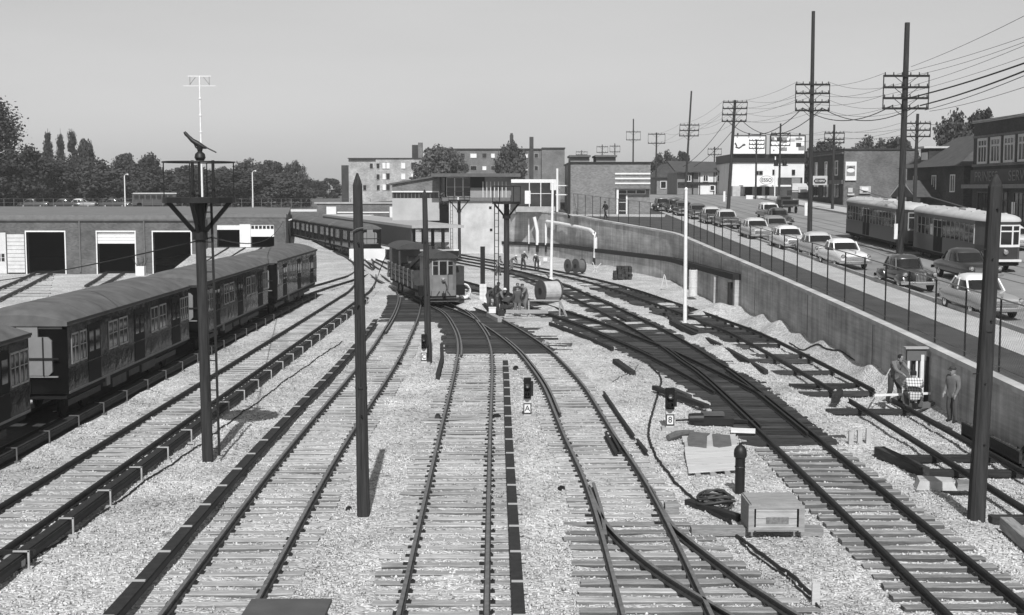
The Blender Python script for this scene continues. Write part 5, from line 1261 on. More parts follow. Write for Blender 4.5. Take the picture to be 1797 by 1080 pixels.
# ================================================================== motor cars
def sup(hw, z0, z1, n=20, e=3.2, x=0.0):
    out = []
    for i in range(n):
        a = 2 * math.pi * i / n; c, s = math.cos(a), math.sin(a)
        out.append((math.copysign(abs(c) ** (2 / e), c) * hw, x, (z0 + z1) / 2 + math.copysign(abs(s) ** (2 / e), s) * (z1 - z0) / 2))
    return out
def paint(v):
    return mat('car_paint_%03d' % int(v * 1000), v, 0.28, 0.04, 1.0, spec=.5, coat=.5)
def make_car(label, body, roof, old=False, wagon=False, group='cars in the street'):
    """front at -Y; origin on the ground under the middle"""
    t = thing('car', label, 'car', group=group)
    mb_, mr = paint(body), paint(roof)
    if not old: st_ = [(-2.56, .7, .46, .74), (-2.5, .84, .36, .88), (-2.3, .9, .3, .96), (-1.6, .93, .27, 1.03), (-.9, .94, .26, 1.07), (0, .94, .26, 1.06), (1.0, .93, .26, 1.05), (1.7, .92, .27, 1.0), (2.2, .88, .3, .93), (2.52, .78, .36, .84), (2.62, .55, .45, .7)]
    else: st_ = [(-2.3, .3, .5, .9), (-2.2, .42, .42, 1.02), (-1.8, .52, .36, 1.08), (-1.0, .66, .32, 1.1), (-.4, .76, .32, 1.08), (.6, .78, .32, 1.06), (1.4, .72, .34, 1.04), (1.9, .62, .38, .95), (2.25, .45, .45, .75)]
    MB().loft([sup(hw, a, c, 20, 3.4 if not old else 2.6, y) for y, hw, a, c in st_]).build('body', mb_, t, smooth=True)
    if old:
        for sx in (-1, 1):
            for yc, ln in ((-1.45, 1.0), (1.45, .9)):
                rg = [sup(.2 * k + .02, .3 + (.02 if k == 1 else .1), .34 + .52 * k, 12, 2.4, yc + dy_) for dy_, k in ((-ln * .75, .3), (-ln * .6, .8), (-ln * .2, 1), (ln * .2, .98), (ln * .6, .7), (ln * .8, .25))]
                rg = [[(x + sx * .70, y, z) for x, y, z in r] for r in rg]
                MB().loft(rg).build('fender', mb_, t, smooth=True)
            MB().bb((sx * .62, -.9, .3), (sx * .84, .8, .36)).build('running_board', M_TYRE, t)
    # glass house
    if old: cab = [(1.02, -.62, 1.55, .70), (1.3, -.45, 1.35, .66), (1.5, -.3, 1.1, .6), (1.6, -.1, .85, .48), (1.645, .1, .6, .3)]
    elif wagon: cab = [(1.0, -.85, 2.3, .82), (1.3, -.6, 2.2, .74), (1.5, -.4, 2.1, .68), (1.6, -.2, 1.95, .56), (1.64, 0, 1.7, .4)]
    else: cab = [(1.02, -.86, 1.55, .80), (1.28, -.55, 1.32, .74), (1.46, -.40, 1.12, .68), (1.58, -.2, .9, .56), (1.64, .05, .6, .36)]
    def ring(z, y0, y1, hw, g=0.0):
        yc, hy = (y0 + y1) / 2, (y1 - y0) / 2 + g; out = []
        for i in range(24):
            a = 2 * math.pi * i / 24; c, s = math.cos(a), math.sin(a); e = 3.6
            out.append((math.copysign(abs(c) ** (2 / e), c) * (hw + g), yc + math.copysign(abs(s) ** (2 / e), s) * hy, z))
        return out
    z0 = cab[0]
    low = (z0[0] - .12, z0[1] - .06, z0[2] + .06, z0[3] + .02)
    MB().loft([ring(*low), ring(*cab[0]), ring(*cab[1]), ring(*cab[2])]).build('window', M_GLASS, t, smooth=True)
    MB().loft([ring(cab[2][0] - .07, cab[2][1] - .03, cab[2][2] + .04, cab[2][3] + .025, .01)] + [ring(*c, .012) for c in cab[2:]]).build('roof', mr, t, smooth=True)
    for sx in (-1, 1):
        for f0, f1 in ((0.04, 0.08), (.47, .5), (.93, .88)):
            a = (sx * (cab[0][3] * (.93 if f0 in (.04, .93) else 1.0) + .0), cab[0][1] + (cab[0][2] - cab[0][1]) * f0, cab[0][0] - .02); c = (sx * (cab[2][3] * (.95 if f0 != .47 else 1) + .0), cab[2][1] + (cab[2][2] - cab[2][1]) * f1, cab[2][0])
            MB().bar(a, c, .07).build('pillar', mr, t)
    wb = (-1.45, 1.45)
    for sx in (-1, 1):
        for yc in wb:
            xo = sx * (.80 if not old else .72)
            o = MB().lathe([(.0, -.09), (.3, -.09), (.34, -.06), (.34, .06), (.3, .1), (.0, .1)] if sx > 0 else [(.0, -.1), (.3, -.1), (.34, -.06), (.34, .06), (.3, .09), (.0, .09)], (xo, yc, .34), 18, 'x').build('wheel', M_TYRE, t, smooth=True)
            link('hub_cap', MB().lathe([(.0, -.012), (.17, -.012), (.15, .012), (0, .03)] if sx > 0 else [(.0, -.03), (.15, -.012), (.17, .012), (0, .012)], (xo + sx * .105, yc, .34), 14, 'x').mesh('hub_cap', M_CHROME), o)
        hy, hx, hz = (-2.52, .72, .78) if not old else (-2.12, .70, .86)
        MB().lathe([(0, -.07), (.09, -.05), (.12, .0), (.12, .06), (0, .06)], (sx * hx, hy, hz), 14, 'y').build('headlight', M_CHROME, t, smooth=True)
        MB().bb((sx * .70 - .08, 2.38 if not old else 2.0, .7), (sx * .70 + .08, 2.46 if not old else 2.1, .8)).build('tail_light', M_GSTEEL, t)
    yb = -2.72 if not old else -2.42
    MB().loft([sup(.05, .38, .56, 8, 2.5, 0)] * 0 or [[(x, yb + .2 * (abs(x) / .9) ** 3 + q[0], q[1]) for q in ((-.05, .4), (-.07, .48), (-.05, .56), (.0, .56), (.0, .4))] for x in np.linspace(-.92, .92, 9)]).build('bumper', M_CHROME, t, smooth=True)
    MB().loft([[(x, -yb - .2 * (abs(x) / .9) ** 3 - q[0], q[1]) for q in ((-.05, .4), (-.07, .48), (-.05, .56), (.0, .56), (.0, .4))] for x in np.linspace(-.9, .9, 9)]).build('bumper', M_CHROME, t, smooth=True)
    g = MB()
    if old:
        for k in range(7): g.bb((-.24 + .07 * k, -2.34, .5), (-.21 + .07 * k, -2.27, .98))
    else:
        for k in range(4): g.bb((-.58, -2.62 + .012 * k, .56 + .065 * k), (.58, -2.52 + .012 * k, .595 + .065 * k))
        g.bb((-.03, -2.45, .95), (.03, -1.2, 1.075))
    g.build('grille', M_CHROME, t)
    MB().bb((-.16, yb - .03, .42), (.16, yb - .005, .55)).build('number_plate', M_WPAINT, t)
    return t
def put_car(lab, px, py, body, roof, rz=0.0, **k):
    p = GS(px, py); p = GS(px + 1150 / p[1], py + 500 / p[1]); o = make_car(lab, body, roof, **k)
    o.location = (p[0], p[1] + 2.4 * math.cos(rz), street_z(p[1] + 2.4) - .06); o.rotation_euler = (sl, 0, rz)
    return o
put_car('two-tone sedan with white roof, nearest the corner post', 1733, 551, .30, .75, .02)
put_car('dark rounded older sedan with tall split grille, second in the queue', 1597, 505, .025, .06, .02, old=True)
put_car('white sedan third in the queue behind the dark sedan', 1482, 466, .74, .78, .04)
put_car('pale grey sedan close behind the white sedan', 1437, 450, .34, .5, .02)
put_car('white sedan with dark windscreen in the middle of the queue', 1383, 435, .62, .7, .02)
put_car('light two-tone sedan behind a gap in the queue', 1325, 417, .40, .55, .02)
put_car('dark sedan with bright windscreen rim beside the white lamp post', 1272, 397, .05, .5, .02)
put_car('dark sedan just behind, farther along the kerb', 1246, 391, .04, .5, .02)
put_car('dark saloon right of the tall white post', 1221, 383, .05, .12, .02)
put_car('dark saloon left of the tall white post', 1196, 377, .045, .09, .02)
put_car('black car near the substation corner', 1180, 372, .03, .07, .02, old=True)
put_car('farthest dark car at the head of the parked row', 1158, 369, .03, .2, .02, old=True)
put_car('low black sedan passing alongside the streetcar', 1706, 489, .018, .05, .05)
put_car('pale car parked at the far kerb beyond the streetcar', 1789, 434, .55, .6, .0)
put_car('grey sedan in the traffic lane beside the telegraph pole', 1360, 412, .22, .25, .02)
put_car('dark sedan with gleaming bumper coming down the traffic lane', 1365, 394, .05, .10, .02)
put_car('white-topped estate car far up the traffic lane', 1350, 382, .12, .78, .02, wagon=True)
# pickup truck seen from behind
p = GS(1386, 374)
tk = thing('truck', 'dark pickup truck with open box driving away', 'truck', (p[0], p[1] + 1.5, street_z(p[1]) - .05))
MB().bb((-.95, -1.6, .75), (.95, .7, 1.5)).build('cargo_box', M_WDARK, tk)
MB().bb((-.85, -1.62, 1.0), (.85, -1.58, 1.4)).build('tailgate', M_BLACK, tk)
MB().loft([[(-.85, .75, .6), (.85, .75, .6), (.85, 2.0, .6), (-.85, 2.0, .6)], [(-.85, .75, 1.3), (.85, .75, 1.3), (.85, 2.0, 1.3), (-.85, 2.0, 1.3)], [(-.7, .85, 1.95), (.7, .85, 1.95), (.7, 1.7, 1.95), (-.7, 1.7, 1.95)]]).build('cab', paint(.05), tk, smooth=True)
MB().bb((-.55, .73, 1.4), (.55, .8, 1.8)).build('rear_window', M_GLASS, tk)
MB().bb((-.65, 2.0, .6), (.65, 3.1, 1.2)).build('bonnet', paint(.05), tk)
for sx in (-1, 1):
    for yc in (-.9, 2.4): MB().lathe([(.0, -.1), (.34, -.1), (.38, -.06), (.38, .06), (.34, .1), (0, .1)], (sx * .8, yc, .38), 16, 'x').build('wheel', M_TYRE, tk)
    MB().bb((sx * .75 - .07, -1.66, .8), (sx * .75 + .07, -1.6, .92)).build('tail_light', M_GSTEEL, tk)
# small parked cars on the field behind the barn
for i, (px, py, v, r_) in enumerate(((143, 368, .3, .5), (116, 361, .05, .1), (203, 366, .06, .1), (60, 366, .08, .1))):
    p = GD(px, py, 212); o = make_car(['pale car parked on the field above the barn roof', 'dark car parked farthest back on the field above the barn', 'dark car parked by the white lamp post above the barn', 'dark car parked at the left end of the field above the barn'][i], v, r_, group='cars parked above the car barn')
    o.location = (p[0], 212, 4.25); o.rotation_euler = (0, 0, 1.5)
# ================================================================== utility poles and wires
WIREPTS = {}
def utility_pole(key, label, base, top_z, arms, arm_w, lean=0.0, r=.17, braces=True, bands=False, ext=0.0):
    """arms: list of heights; wires attach at arm ends"""
    x, y, z = base
    t = thing('utility_pole', label, 'utility pole', base, group='utility poles along the street')
    h = top_z - z
    MB().cyl((0, 0, -.3), (lean * h, 0, h), r, r * .68, 10).build('pole', M_POLE, t, smooth=True)
    pts = []
    for az in arms:
        hz = az - z; cx0 = lean * hz
        b = MB(); b.bb((cx0 - arm_w / 2, -.26, hz - .07), (cx0 + arm_w / 2, -.15, hz + .07))
        for k in range(6):
            xx = cx0 + arm_w * (-.46 + .92 * k / 5)
            if abs(xx - cx0) < .2: continue
            b.cyl((xx, -.2, hz + .06), (xx, -.2, hz + .24), .045, .03, 6)
        b.build('crossarm', M_DWOOD, t)
        pts.append([(x + cx0 + arm_w * f, y - .2, az + .2) for f in (-.46, -.28, .28, .46)])
        if braces:
            MB().bar((cx0 - arm_w * .25, -.22, hz - .05), (cx0 - .1, -.2, hz - .55), .035).build('brace', M_DSTEEL, t); MB().bar((cx0 + arm_w * .25, -.22, hz - .05), (cx0 + .1, -.2, hz - .55), .035).build('brace', M_DSTEEL, t)
    if len(arms) > 1:
        for f in (-.49, .49):
            c0 = lean * (arms[0] - z)
            MB().bar((c0 + arm_w * f, -.2, arms[0] - z), (lean * (arms[-1] - z) + arm_w * f, -.2, arms[-1] - z), .06).build('end_rod', M_DSTEEL, t)
    WIREPTS[key] = pts
    return t
def zat(py, Y): return GD(1000, py, Y)[2]
def pole_px(key, label, px, Y, top_py, arm_py, wpx, lean=0.0, r=.17, street=True, **k):
    x = GD(px, 400, Y)[0]; zb = street_z(Y) if street else 4.6
    return utility_pole(key, label, (x, Y, zb), zat(top_py, Y), [zat(a, Y) for a in arm_py], wpx * Y / FPX, lean, r, **k)
pole_px('A', 'tall telegraph pole with four wide crossarms rising in front of the streetcars', 1580, 84, 40, (134, 154, 173, 191), 80, .006, .24)
pole_px('B', 'tallest telegraph pole, beside the end of the streetcars', 1421, 104.6, 20, (149, 164.5, 180, 194.5), 60, -.004, .2)
pole_px('C', 'leaning telegraph pole with four crossarms left of the billboards', 1277, 147, 176, (180, 191, 202, 213.5), 43, .05, .22)
pole_px('D', 'slender leaning telegraph pole in line with the white post', 1201, 182, 160, (220, 229.5, 239), 34, .05, .17)
pole_px('E', 'telegraph pole rising behind the substation', 1110, 250, 209, (232, 246), 25, 0, .18)
pole_px('F', 'telegraph pole with two crossarms above the head of the parked row', 1150, 225, 233, (236, 252), 30, .005, .18)
pole_px('G', 'telegraph pole standing before the left billboard', 1325, 186, 245, (247, 254, 261), 27, 0, .16)
pole_px('H', 'telegraph pole with transformers before the right billboard', 1366, 178, 217, (235, 248, 256), 34, .004, .17)
pole_px('I', 'telegraph pole beside the dark shop row', 1460, 150, 219, (234, 245, 251), 35, 0, .18)
pole_px('J', 'telegraph pole by the dark house, half hidden by the big pole', 1603, 124, 200, (217, 229, 240), 45, .01, .2)
pole_px('K', 'far telegraph pole above the timbered house', 1252, 235, 258, (262, 272), 24, 0, .16)
pole_px('L', 'far telegraph pole left of the substation chimneys', 1056, 290, 254, (258, 268), 20, 0, .15)
pole_px('M', 'far telegraph pole right above the substation roof', 1078, 280, 252, (257, 267), 18, 0, .15)
pole_px('N', 'farthest telegraph pole showing over the substation', 1020, 310, 264, (267, 272), 20, 0, .14)
o = [o for o in COL.objects if o.get('label', '').startswith('telegraph pole with transformers')][0]
for sx in (-.55, .62): MB().cyl((sx, -.3, zat(292, 178) - street_z(178)), (sx, -.3, zat(281, 178) - street_z(178)), .3, n=12).build('transformer', M_DSTEEL, o)
MB().bar((-.9, -.3, zat(290.5, 178) - street_z(178)), (1.1, -.3, zat(290.5, 178) - street_z(178)), .1).build('transformer_arm', M_DSTEEL, o)
# white guard boards on the poles
for lab, px, Y, y0, y1, wpx in (('white warning board on the tall pole before the streetcars', 1572, 83.5, 393, 420, 7), ('white warning board at the foot of the tallest pole', 1414, 104, 356, 379, 6), ('white warning board on the leaning pole', 1271, 146.5, 336, 354, 4)):
    a = GD(px - wpx / 2, y1, Y); c = GD(px + wpx / 2, y0, Y)
    t = thing('warning_board', lab, 'sign', (a[0], Y, a[2]), group='white boards on the poles')
    MB().bb((a[0], Y - .04, a[2]), (c[0], Y, c[2])).build('board', M_WPAINT, t, world=True)
    MB().bar(((a[0] + c[0]) / 2, Y + .05, (a[2] + c[2]) / 2), ((a[0] + c[0]) / 2 + .35, Y + .3, (a[2] + c[2]) / 2), .05).build('clamp', M_DSTEEL, t, world=True)

def wire(label, a, c, sag, r=.018, n=14, group='overhead wires'):
    a = Vector(a); c = Vector(c)
    pts = [a.lerp(c, i / n) - Vector((0, 0, 4 * sag * (i / n) * (1 - i / n))) for i in range(n + 1)]
    return tag(MB().tube(pts, r, 5, False).build('overhead_wire', M_WIRE), label, 'wire', group)
spans = [('A', 'B', 'thin wire between the two tallest telegraph poles', 4), ('B', 'C', 'thin wire from the tallest pole to the leaning pole', 4), ('C', 'D', 'thin wire between the two leaning poles', 3), ('D', 'F', 'thin wire from the slender leaning pole towards the far poles', 2)]
for p_, q_, lab, na in spans:
    for i in range(min(na, len(WIREPTS[p_]), len(WIREPTS[q_]))):
        for k in ((0, 3) if i % 2 == 0 else (1, 2)):
            wire('%s, %s crossarm, %s' % (lab, ('top', 'second', 'third', 'bottom')[i], ('left end', 'inner left', 'inner right', 'right end')[k]), WIREPTS[p_][i][k], WIREPTS[q_][i][k], .55 + .08 * k, .012)
# heavy cables
for k, dx in ((0, -.6), (1, .5)):
    A_ = WIREPTS['A'][3][1 + k]; B_ = WIREPTS['B'][3][1 + k]; C_ = WIREPTS['C'][3][1 + k]; D_ = WIREPTS['D'][2][1 + k]
    sd_ = ('left', 'right')[k]
    wire('heavy black cable between the two tallest poles, %s one' % sd_, A_, B_, 1.0, .032); wire('heavy black cable sagging to the leaning pole, %s one' % sd_, B_, C_, 1.9, .035); wire('heavy black cable dropping beyond the leaning pole, %s one' % sd_, C_, (D_[0], D_[1], D_[2] - 4.5), .6, .035)
# wires running on over the camera's right shoulder from pole A
NX, NY = 26.5, 46.0
for py, (dxx, apy, r) in {20: (0, 118, .013), 57: (-.9, 131, .012), 66: (.6, 131, .012), 72: (.2, 150, .012), 92: (-.9, 168, .011), 103: (-.5, 175, .045), 117: (.6, 186, .045), 125: (.9, 194, .02), 145: (1.2, 196, .014)}.items():
    a = GD(1597, apy, 84); c = GD(1797, py, 60.0)
    c = Vector(c); a = Vector((a[0] + dxx, 83.8, a[2])); far = a + (c - a) * 1.5
    od_ = {20: 'topmost', 57: 'second from top', 66: 'third from top', 72: 'fourth from top', 92: 'just above the heavy cables', 103: 'upper', 117: 'lower', 125: 'just below the heavy cables', 145: 'lowest'}[py]
    wire('%s running off to the upper right, %s' % ('heavy black cable' if r > .04 else 'thin wire', od_), a, far, .25, r)
for i in (0, 1):
    for k in (0, 3): e_ = '%s arm, %s end' % (('top', 'second')[i], ('left' if k == 0 else 'right')); wire('thin wire along the far side of the street, ' + e_, WIREPTS['J'][i][k], WIREPTS['I'][i][k], .5, .014); wire('thin wire along the far side towards the billboards, ' + e_, WIREPTS['I'][i][k], WIREPTS['H'][i][k], .4, .014)
for py in (162, 167): wire('thin wire above the right-hand shop, %s of the two' % ('upper' if py == 162 else 'lower'), (WIREPTS['J'][0][3][0], 124, WIREPTS['J'][0][3][2] - .3), GD(1830, py + 28, 95), .4, .016)

# ================================================================== yard poles and posts
def timber_post(label, px, py, top_px, top_py, wb, wt_, octo=False, mband=None):
    b_ = G(px, py, -.18); Y = b_[1]; tp = GD(top_px, top_py, Y)
    t = thing('timber_post', label, 'post', b_, group='tall timber posts in the yard')
    dx, h = tp[0] - b_[0], tp[2] - b_[2]
    n = 8; m_ = MB(); rings = []
    for f in (0, .02, .25, .5, .75, .965, .98, 1.0):
        w_ = (wb + (wt_ - wb) * min(f, .965)) * (1 if f < .97 else (.72 if f < .99 else .2)) / 2
        c_ = w_ * .38
        sq = [(-w_ + c_, -w_), (w_ - c_, -w_), (w_, -w_ + c_), (w_, w_ - c_), (w_ - c_, w_), (-w_ + c_, w_), (-w_, w_ - c_), (-w_, -w_ + c_)]
        rings.append([(dx * f + a, c, h * f - (.3 if f == 0 else 0)) for a, c in sq])
    m_.loft(rings).build('shaft', M_POLE, t)
    k = .55 if not mband else mband
    rr = (wb + (wt_ - wb) * k) / 2 + .006
    MB().lathe([(rr * 1.06, -.03), (rr * 1.1, 0), (rr * 1.06, .03)], (dx * k, 0, h * k), 10).build('iron_band', M_DSTEEL, t)
    return t, tp
F1, F1t = timber_post('tall dark chamfered timber post in the centre foreground', 638, 906, 627, 304, .275, .19, mband=.38)
F3, F3t = timber_post('thin dark timber post in front of the work car', 752, 637, 745, 333, .30, .2)
F4, F4t = timber_post('thick dark timber pole at the right foreground', 1713, 909, 1748, 306, .34, .26)
MB().tube([(F1t[0] - .13, F1t[1] - .13, F1t[2] - 1.3), (F1t[0] + .0, F1t[1] - .17, F1t[2] - 1.22), (F1t[0] + .14, F1t[1] - .12, F1t[2] - 1.2)], .012, 5).build('wire_wrap', M_GSTEEL, F1, world=True)
for P_, tp_, ks in ((F1, F1t, (.3, .62, .8)), (F3, F3t, (.4, .7)), (F4, F4t, (.22, .4, .58, .76, .9))):
    dx_, hh_ = tp_[0] - P_.location[0], tp_[2] - P_.location[2]
    for i_, k_ in enumerate(ks):
        sd_ = -1 if i_ % 2 else 1
        MB().cyl((dx_ * k_, -.1, hh_ * k_), (dx_ * k_ + sd_ * .03, -.19, hh_ * k_), .02, n=8).build('bolt', M_DSTEEL, P_)
        if P_ is F4: MB().bar((dx_ * k_ + sd_ * .1, -.05, hh_ * k_ + .2), (dx_ * k_ + sd_ * .27, -.05, hh_ * k_ + .2), .022).build('climbing_step', M_DSTEEL, P_)
    for q_ in range(3):   # long drying cracks
        a_ = random.uniform(.05, .5); MB().box((dx_ * a_ + random.uniform(-.06, .06), -.137 + .02 * a_, hh_ * (a_ + .12)), (.008, .02, hh_ * random.uniform(.1, .25))).build('crack', M_BLACK, P_)
# searchlight / nozzle towers
def tower(label, px, py, top_py, wpx, rail_py, main=False, rp=.16):
    b_ = G(px, py, -.18); Y = b_[1]; d = Y / FPX
    zp = GD(px, top_py, Y)[2] - b_[2]; zr = GD(px, rail_py, Y)[2] - b_[2]; r = wpx * d / 2
    t = thing('platform_tower', label, 'tower', b_)
    lean = -.012 if main else 0
    MB().cyl((0, 0, -.3), (lean * zp, 0, zp - .05), rp, rp * .86, 14).build('pole', M_POLE, t, smooth=True)
    cx0 = lean * zp
    MB().lathe([(0, -.08), (r, -.08), (r, .07), (0, .07)], (cx0, 0, zp), 24).build('platform', M_DSTEEL, t)
    for a in range(4):
        an = a * math.pi / 2
        MB().bar((cx0 + math.cos(an) * rp * .8, math.sin(an) * rp * .8, zp - r * .92), (cx0 + math.cos(an) * r * .86, math.sin(an) * r * .86, zp - .06), .085, .11).build('bracket', M_DSTEEL, t)
    MB().lathe([(rp * .9, -.1), (rp + .05, -.1), (rp + .05, .12), (rp * .9, .12)], (cx0, 0, zp - r), 14).build('collar', M_DSTEEL, t)
    pts = [(cx0 + r * .97 * math.cos(a), r * .97 * math.sin(a), zr) for a in np.linspace(0, 6.2832, 25)]
    MB().tube(pts, .022 if main else .03, 6, False).build('guard_rail', M_DSTEEL, t)
    for k in range(4 if main else 6):
        a = .0 + 2 * math.pi * k / (4 if main else 6)
        MB().cyl((cx0 + r * .97 * math.cos(a), r * .97 * math.sin(a), zp), (cx0 + r * .97 * math.cos(a), r * .97 * math.sin(a), zr), .016 if main else .025, n=6).build('rail_post', M_DSTEEL, t)
    if main:
        for xo in (-.1, .45): MB().cyl((cx0 + xo - .05, -.05, zp), (cx0 + xo - .05, -.05, zr + .05), .042, n=8).build('upright', M_DSTEEL, t)
        MB().cyl((cx0 + .02, 0, zp), (cx0 + .02, 0, zr + .1), .04, n=8).build('standpipe', M_DSTEEL, t)
        MB().lathe([(.0, 0), (.1, .01), (.15, .1), (.13, .2), (.06, .26), (.08, .34), (.09, .42), (.0, .46)], (cx0 + .05, 0, zr + .02), 14).build('swivel_base', M_DSTEEL, t, smooth=True)
        g_ = lambda a, c: (GD(a, c, Y)[0] - b_[0], -.02, GD(a, c, Y)[2] - b_[2])
        MB().tube([g_(324, 232), g_(327, 236), g_(330, 239), g_(338, 247), g_(346, 252), g_(356, 258), g_(363, 260)], [.035, .05, .045, .06, .075, .06, .03], 10).build('nozzle_barrel', M_DSTEEL, t, smooth=True)
        MB().tube([g_(341, 250), g_(345, 258), g_(352, 263)], .04, 8).build('barrel_elbow', M_DSTEEL, t, smooth=True)
        MB().tube([g_(360, 258), g_(370, 263), g_(380, 268)], .02, 6).build('handle_lever', M_DSTEEL, t)
    # ladder
    lx = (r * .36 if main else -r * .7); ly = -.02
    for q in ((0.0, .24) if not main else (.0,)):
        MB().bar((lx + q + (.0 if main else 0) - (.03 if main else .12), ly, .15), (lx + q + cx0 - (.02 if main else .12), ly, zp), .06, .045).build('ladder_rail', M_DSTEEL, t)
    if main: MB().bar((lx - .22, ly - .01, .15), (lx - .22 + cx0, ly - .01, zp), .04, .04).build('ladder_rail', M_DSTEEL, t)
    k = .35
    while k < zp - .1:
        f = cx0 * k / zp
        if main: MB().bar((lx - .24 + f, ly, k), (lx - .02 + f, ly, k), .03).build('rung', M_DSTEEL, t)
        else: MB().bar((lx - .12, ly, k), (lx + .12, ly, k), .03).build('rung', M_DSTEEL, t)
        k += .4
    return t
tower('dark pole tower with round railed platform carrying a swivelling nozzle', 365, 809, 351, 126, 285, True, .15)
tower('railed platform tower with ladder behind the group of workmen', 889, 548, 356, 50, 327, rp=.19)
tower('smaller platform tower before the station office', 806, 452, 352, 38, 336, rp=.2)
# white poles
def white_post(label, px, py, top_px, top_py, r, cap=True):
    b_ = G(px, py, -.18); tp = GD(top_px, top_py, b_[1])
    t = thing('lamp_post', label, 'post', b_, group='white posts in the yard')
    MB().cyl((0, 0, -.2), (tp[0] - b_[0], 0, tp[2] - b_[2]), r, r * .72, 12).build('shaft', M_WSTEEL, t, smooth=True)
    MB().lathe([(r * 1.5, 0), (r * 1.5, .15), (r, .2)], (0, 0, 0), 12).build('base_collar', M_WSTEEL, t)
    MB().lathe([(r * .8, 0), (r * .9, .05), (r * .4, .14), (0, .16)], (tp[0] - b_[0], 0, tp[2] - b_[2]), 12).build('cap', M_WSTEEL, t)
white_post('tall white steel post by the half-laid track', 1202, 573, 1204, 334, .115)
white_post('white steel post standing at the cable reel', 967, 492, 970, 322, .13)
white_post('thin white steel post before the white concrete wall', 804, 452, 804, 349, .14)
# antenna mast on the barn roof
a = GD(355, 345, 128)
am = thing('antenna_mast', 'thin white antenna mast standing above the car barn roof', 'mast', (a[0], 128, 4.7))
tz = GD(350, 134, 128)[2] - 4.7; lx = GD(350, 134, 128)[0] - a[0]
MB().cyl((0, 0, 0), (lx, 0, tz), .12, .075, 10).build('mast', M_WSTEEL, am, smooth=True)
for f in (.6, .72, .84): MB().lathe([(.14, -.07), (.16, 0), (.14, .07)], (lx * f, 0, tz * f), 10).build('mast_joint', M_WSTEEL, am)
MB().bar((lx - 1.15, 0, tz), (lx + 1.15, 0, tz), .07).build('antenna_bar', M_WSTEEL, am); MB().bar((lx - 1.6, 0, tz - .95), (lx + 1.6, 0, tz - .95), .05).build('antenna_bar', M_WSTEEL, am)
for sx in (-1, 1):
    MB().bar((lx + sx * .95, 0, tz), (lx + sx * .95, 0, tz - .9), .04).build('antenna_rod', M_GSTEEL, am); MB().bar((lx + sx * .95, 0, tz - .8), (lx + sx * .4, 0, tz - .1), .04).build('antenna_rod', M_GSTEEL, am)
# lamp posts and fence on the field behind the barn
for lab, px, top in (('white lamp post at left above the barn roof', 220, 309), ('white lamp post farther right above the barn roof', 444, 303)):
    a = GD(px, 372, 203); zt_ = GD(px, top, 203)[2]
    t = thing('lamp_post', lab, 'lamp post', (a[0], 203, 4.2), group='lamp posts above the barn')
    MB().cyl((0, 0, -.2), (0, 0, zt_ - 4.2), .11, .08, 8).build('shaft', M_WSTEEL, t)
    MB().tube([(0, 0, zt_ - 4.2), (.2, 0, zt_ - 3.95), (.45, 0, zt_ - 3.9)], .04, 6).build('arm', M_WSTEEL, t); MB().lathe([(0, -.12), (.14, -.1), (.16, .02), (0, .12)], (.5, 0, zt_ - 3.95), 10).build('lamp_head', M_WPAINT, t)
ff = thing('wire_fence', 'low wire fence along the edge of the field behind the barn', 'fence', (-60, 201, 4.2))
for k in range(48): MB().cyl((-95 + 1.55 * k + 60, .3, 0), (-95 + 1.55 * k + 60, .3, 1.7), .045, n=6).build('post', M_GSTEEL, ff)
for z in (.5, 1.1, 1.68): MB().bar((-35, .3, z), (38, .3, z), .025).build('wire', M_GSTEEL, ff)
# long low bus on the field
bs = thing('bus', 'long dark single-deck bus parked above the barn roof', 'bus', GD(268, 371, 215))
bs.location = (GD(268, 371, 215)[0], 215, 4.3)
MB().bb((-3.4, 0, .4), (4.0, 2.3, 2.3)).build('body', mat('bus_dark', .07, .5, .2), bs); MB().bb((-3.5, -.1, 2.3), (4.1, 2.4, 2.5)).build('roof', M_STONE, bs)
for k in range(7): MB().bb((-3.0 + .95 * k, -.03, 1.4), (-2.3 + .95 * k, 0, 2.1)).build('window', M_GLASS, bs)
for x in (-2.2, 2.4): MB().lathe([(0, -.1), (.45, -.1), (.45, .1), (0, .1)], (x, .1, .45), 14, 'y').build('wheel', M_TYRE, bs)
# cable between posts, low over the train
wire('slack cable strung across the yard from the barn side to the tower', GD(-60, 500, 60), GD(372, 417, 34.2), .15, .02, group='yard cables')
wire('slack cable strung from the tower to the far throat', GD(372, 417, 34.2), GD(498, 386, 120), .9, .02, group='yard cables')
sgl = thing('cable_mast', 'dark mast with guy rod at the corner of the far barn', 'mast', G(513, 455, 0))
yy_ = sgl.location[1]
MB().tube([(GD(512, 460, yy_)[0] - sgl.location[0], 0, 0), (GD(507, 410, yy_)[0] - sgl.location[0], 0, GD(507, 410, yy_)[2]), (GD(503, 378, yy_)[0] - sgl.location[0], 0, GD(503, 378, yy_)[2])], .07, 6).build('shaft', M_DSTEEL, sgl)
MB().bar((GD(497, 390, yy_)[0] - sgl.location[0], 0, GD(497, 390, yy_)[2]), (GD(512, 385, yy_)[0] - sgl.location[0], 0, GD(512, 385, yy_)[2]), .12).build('arm', M_WSTEEL, sgl)
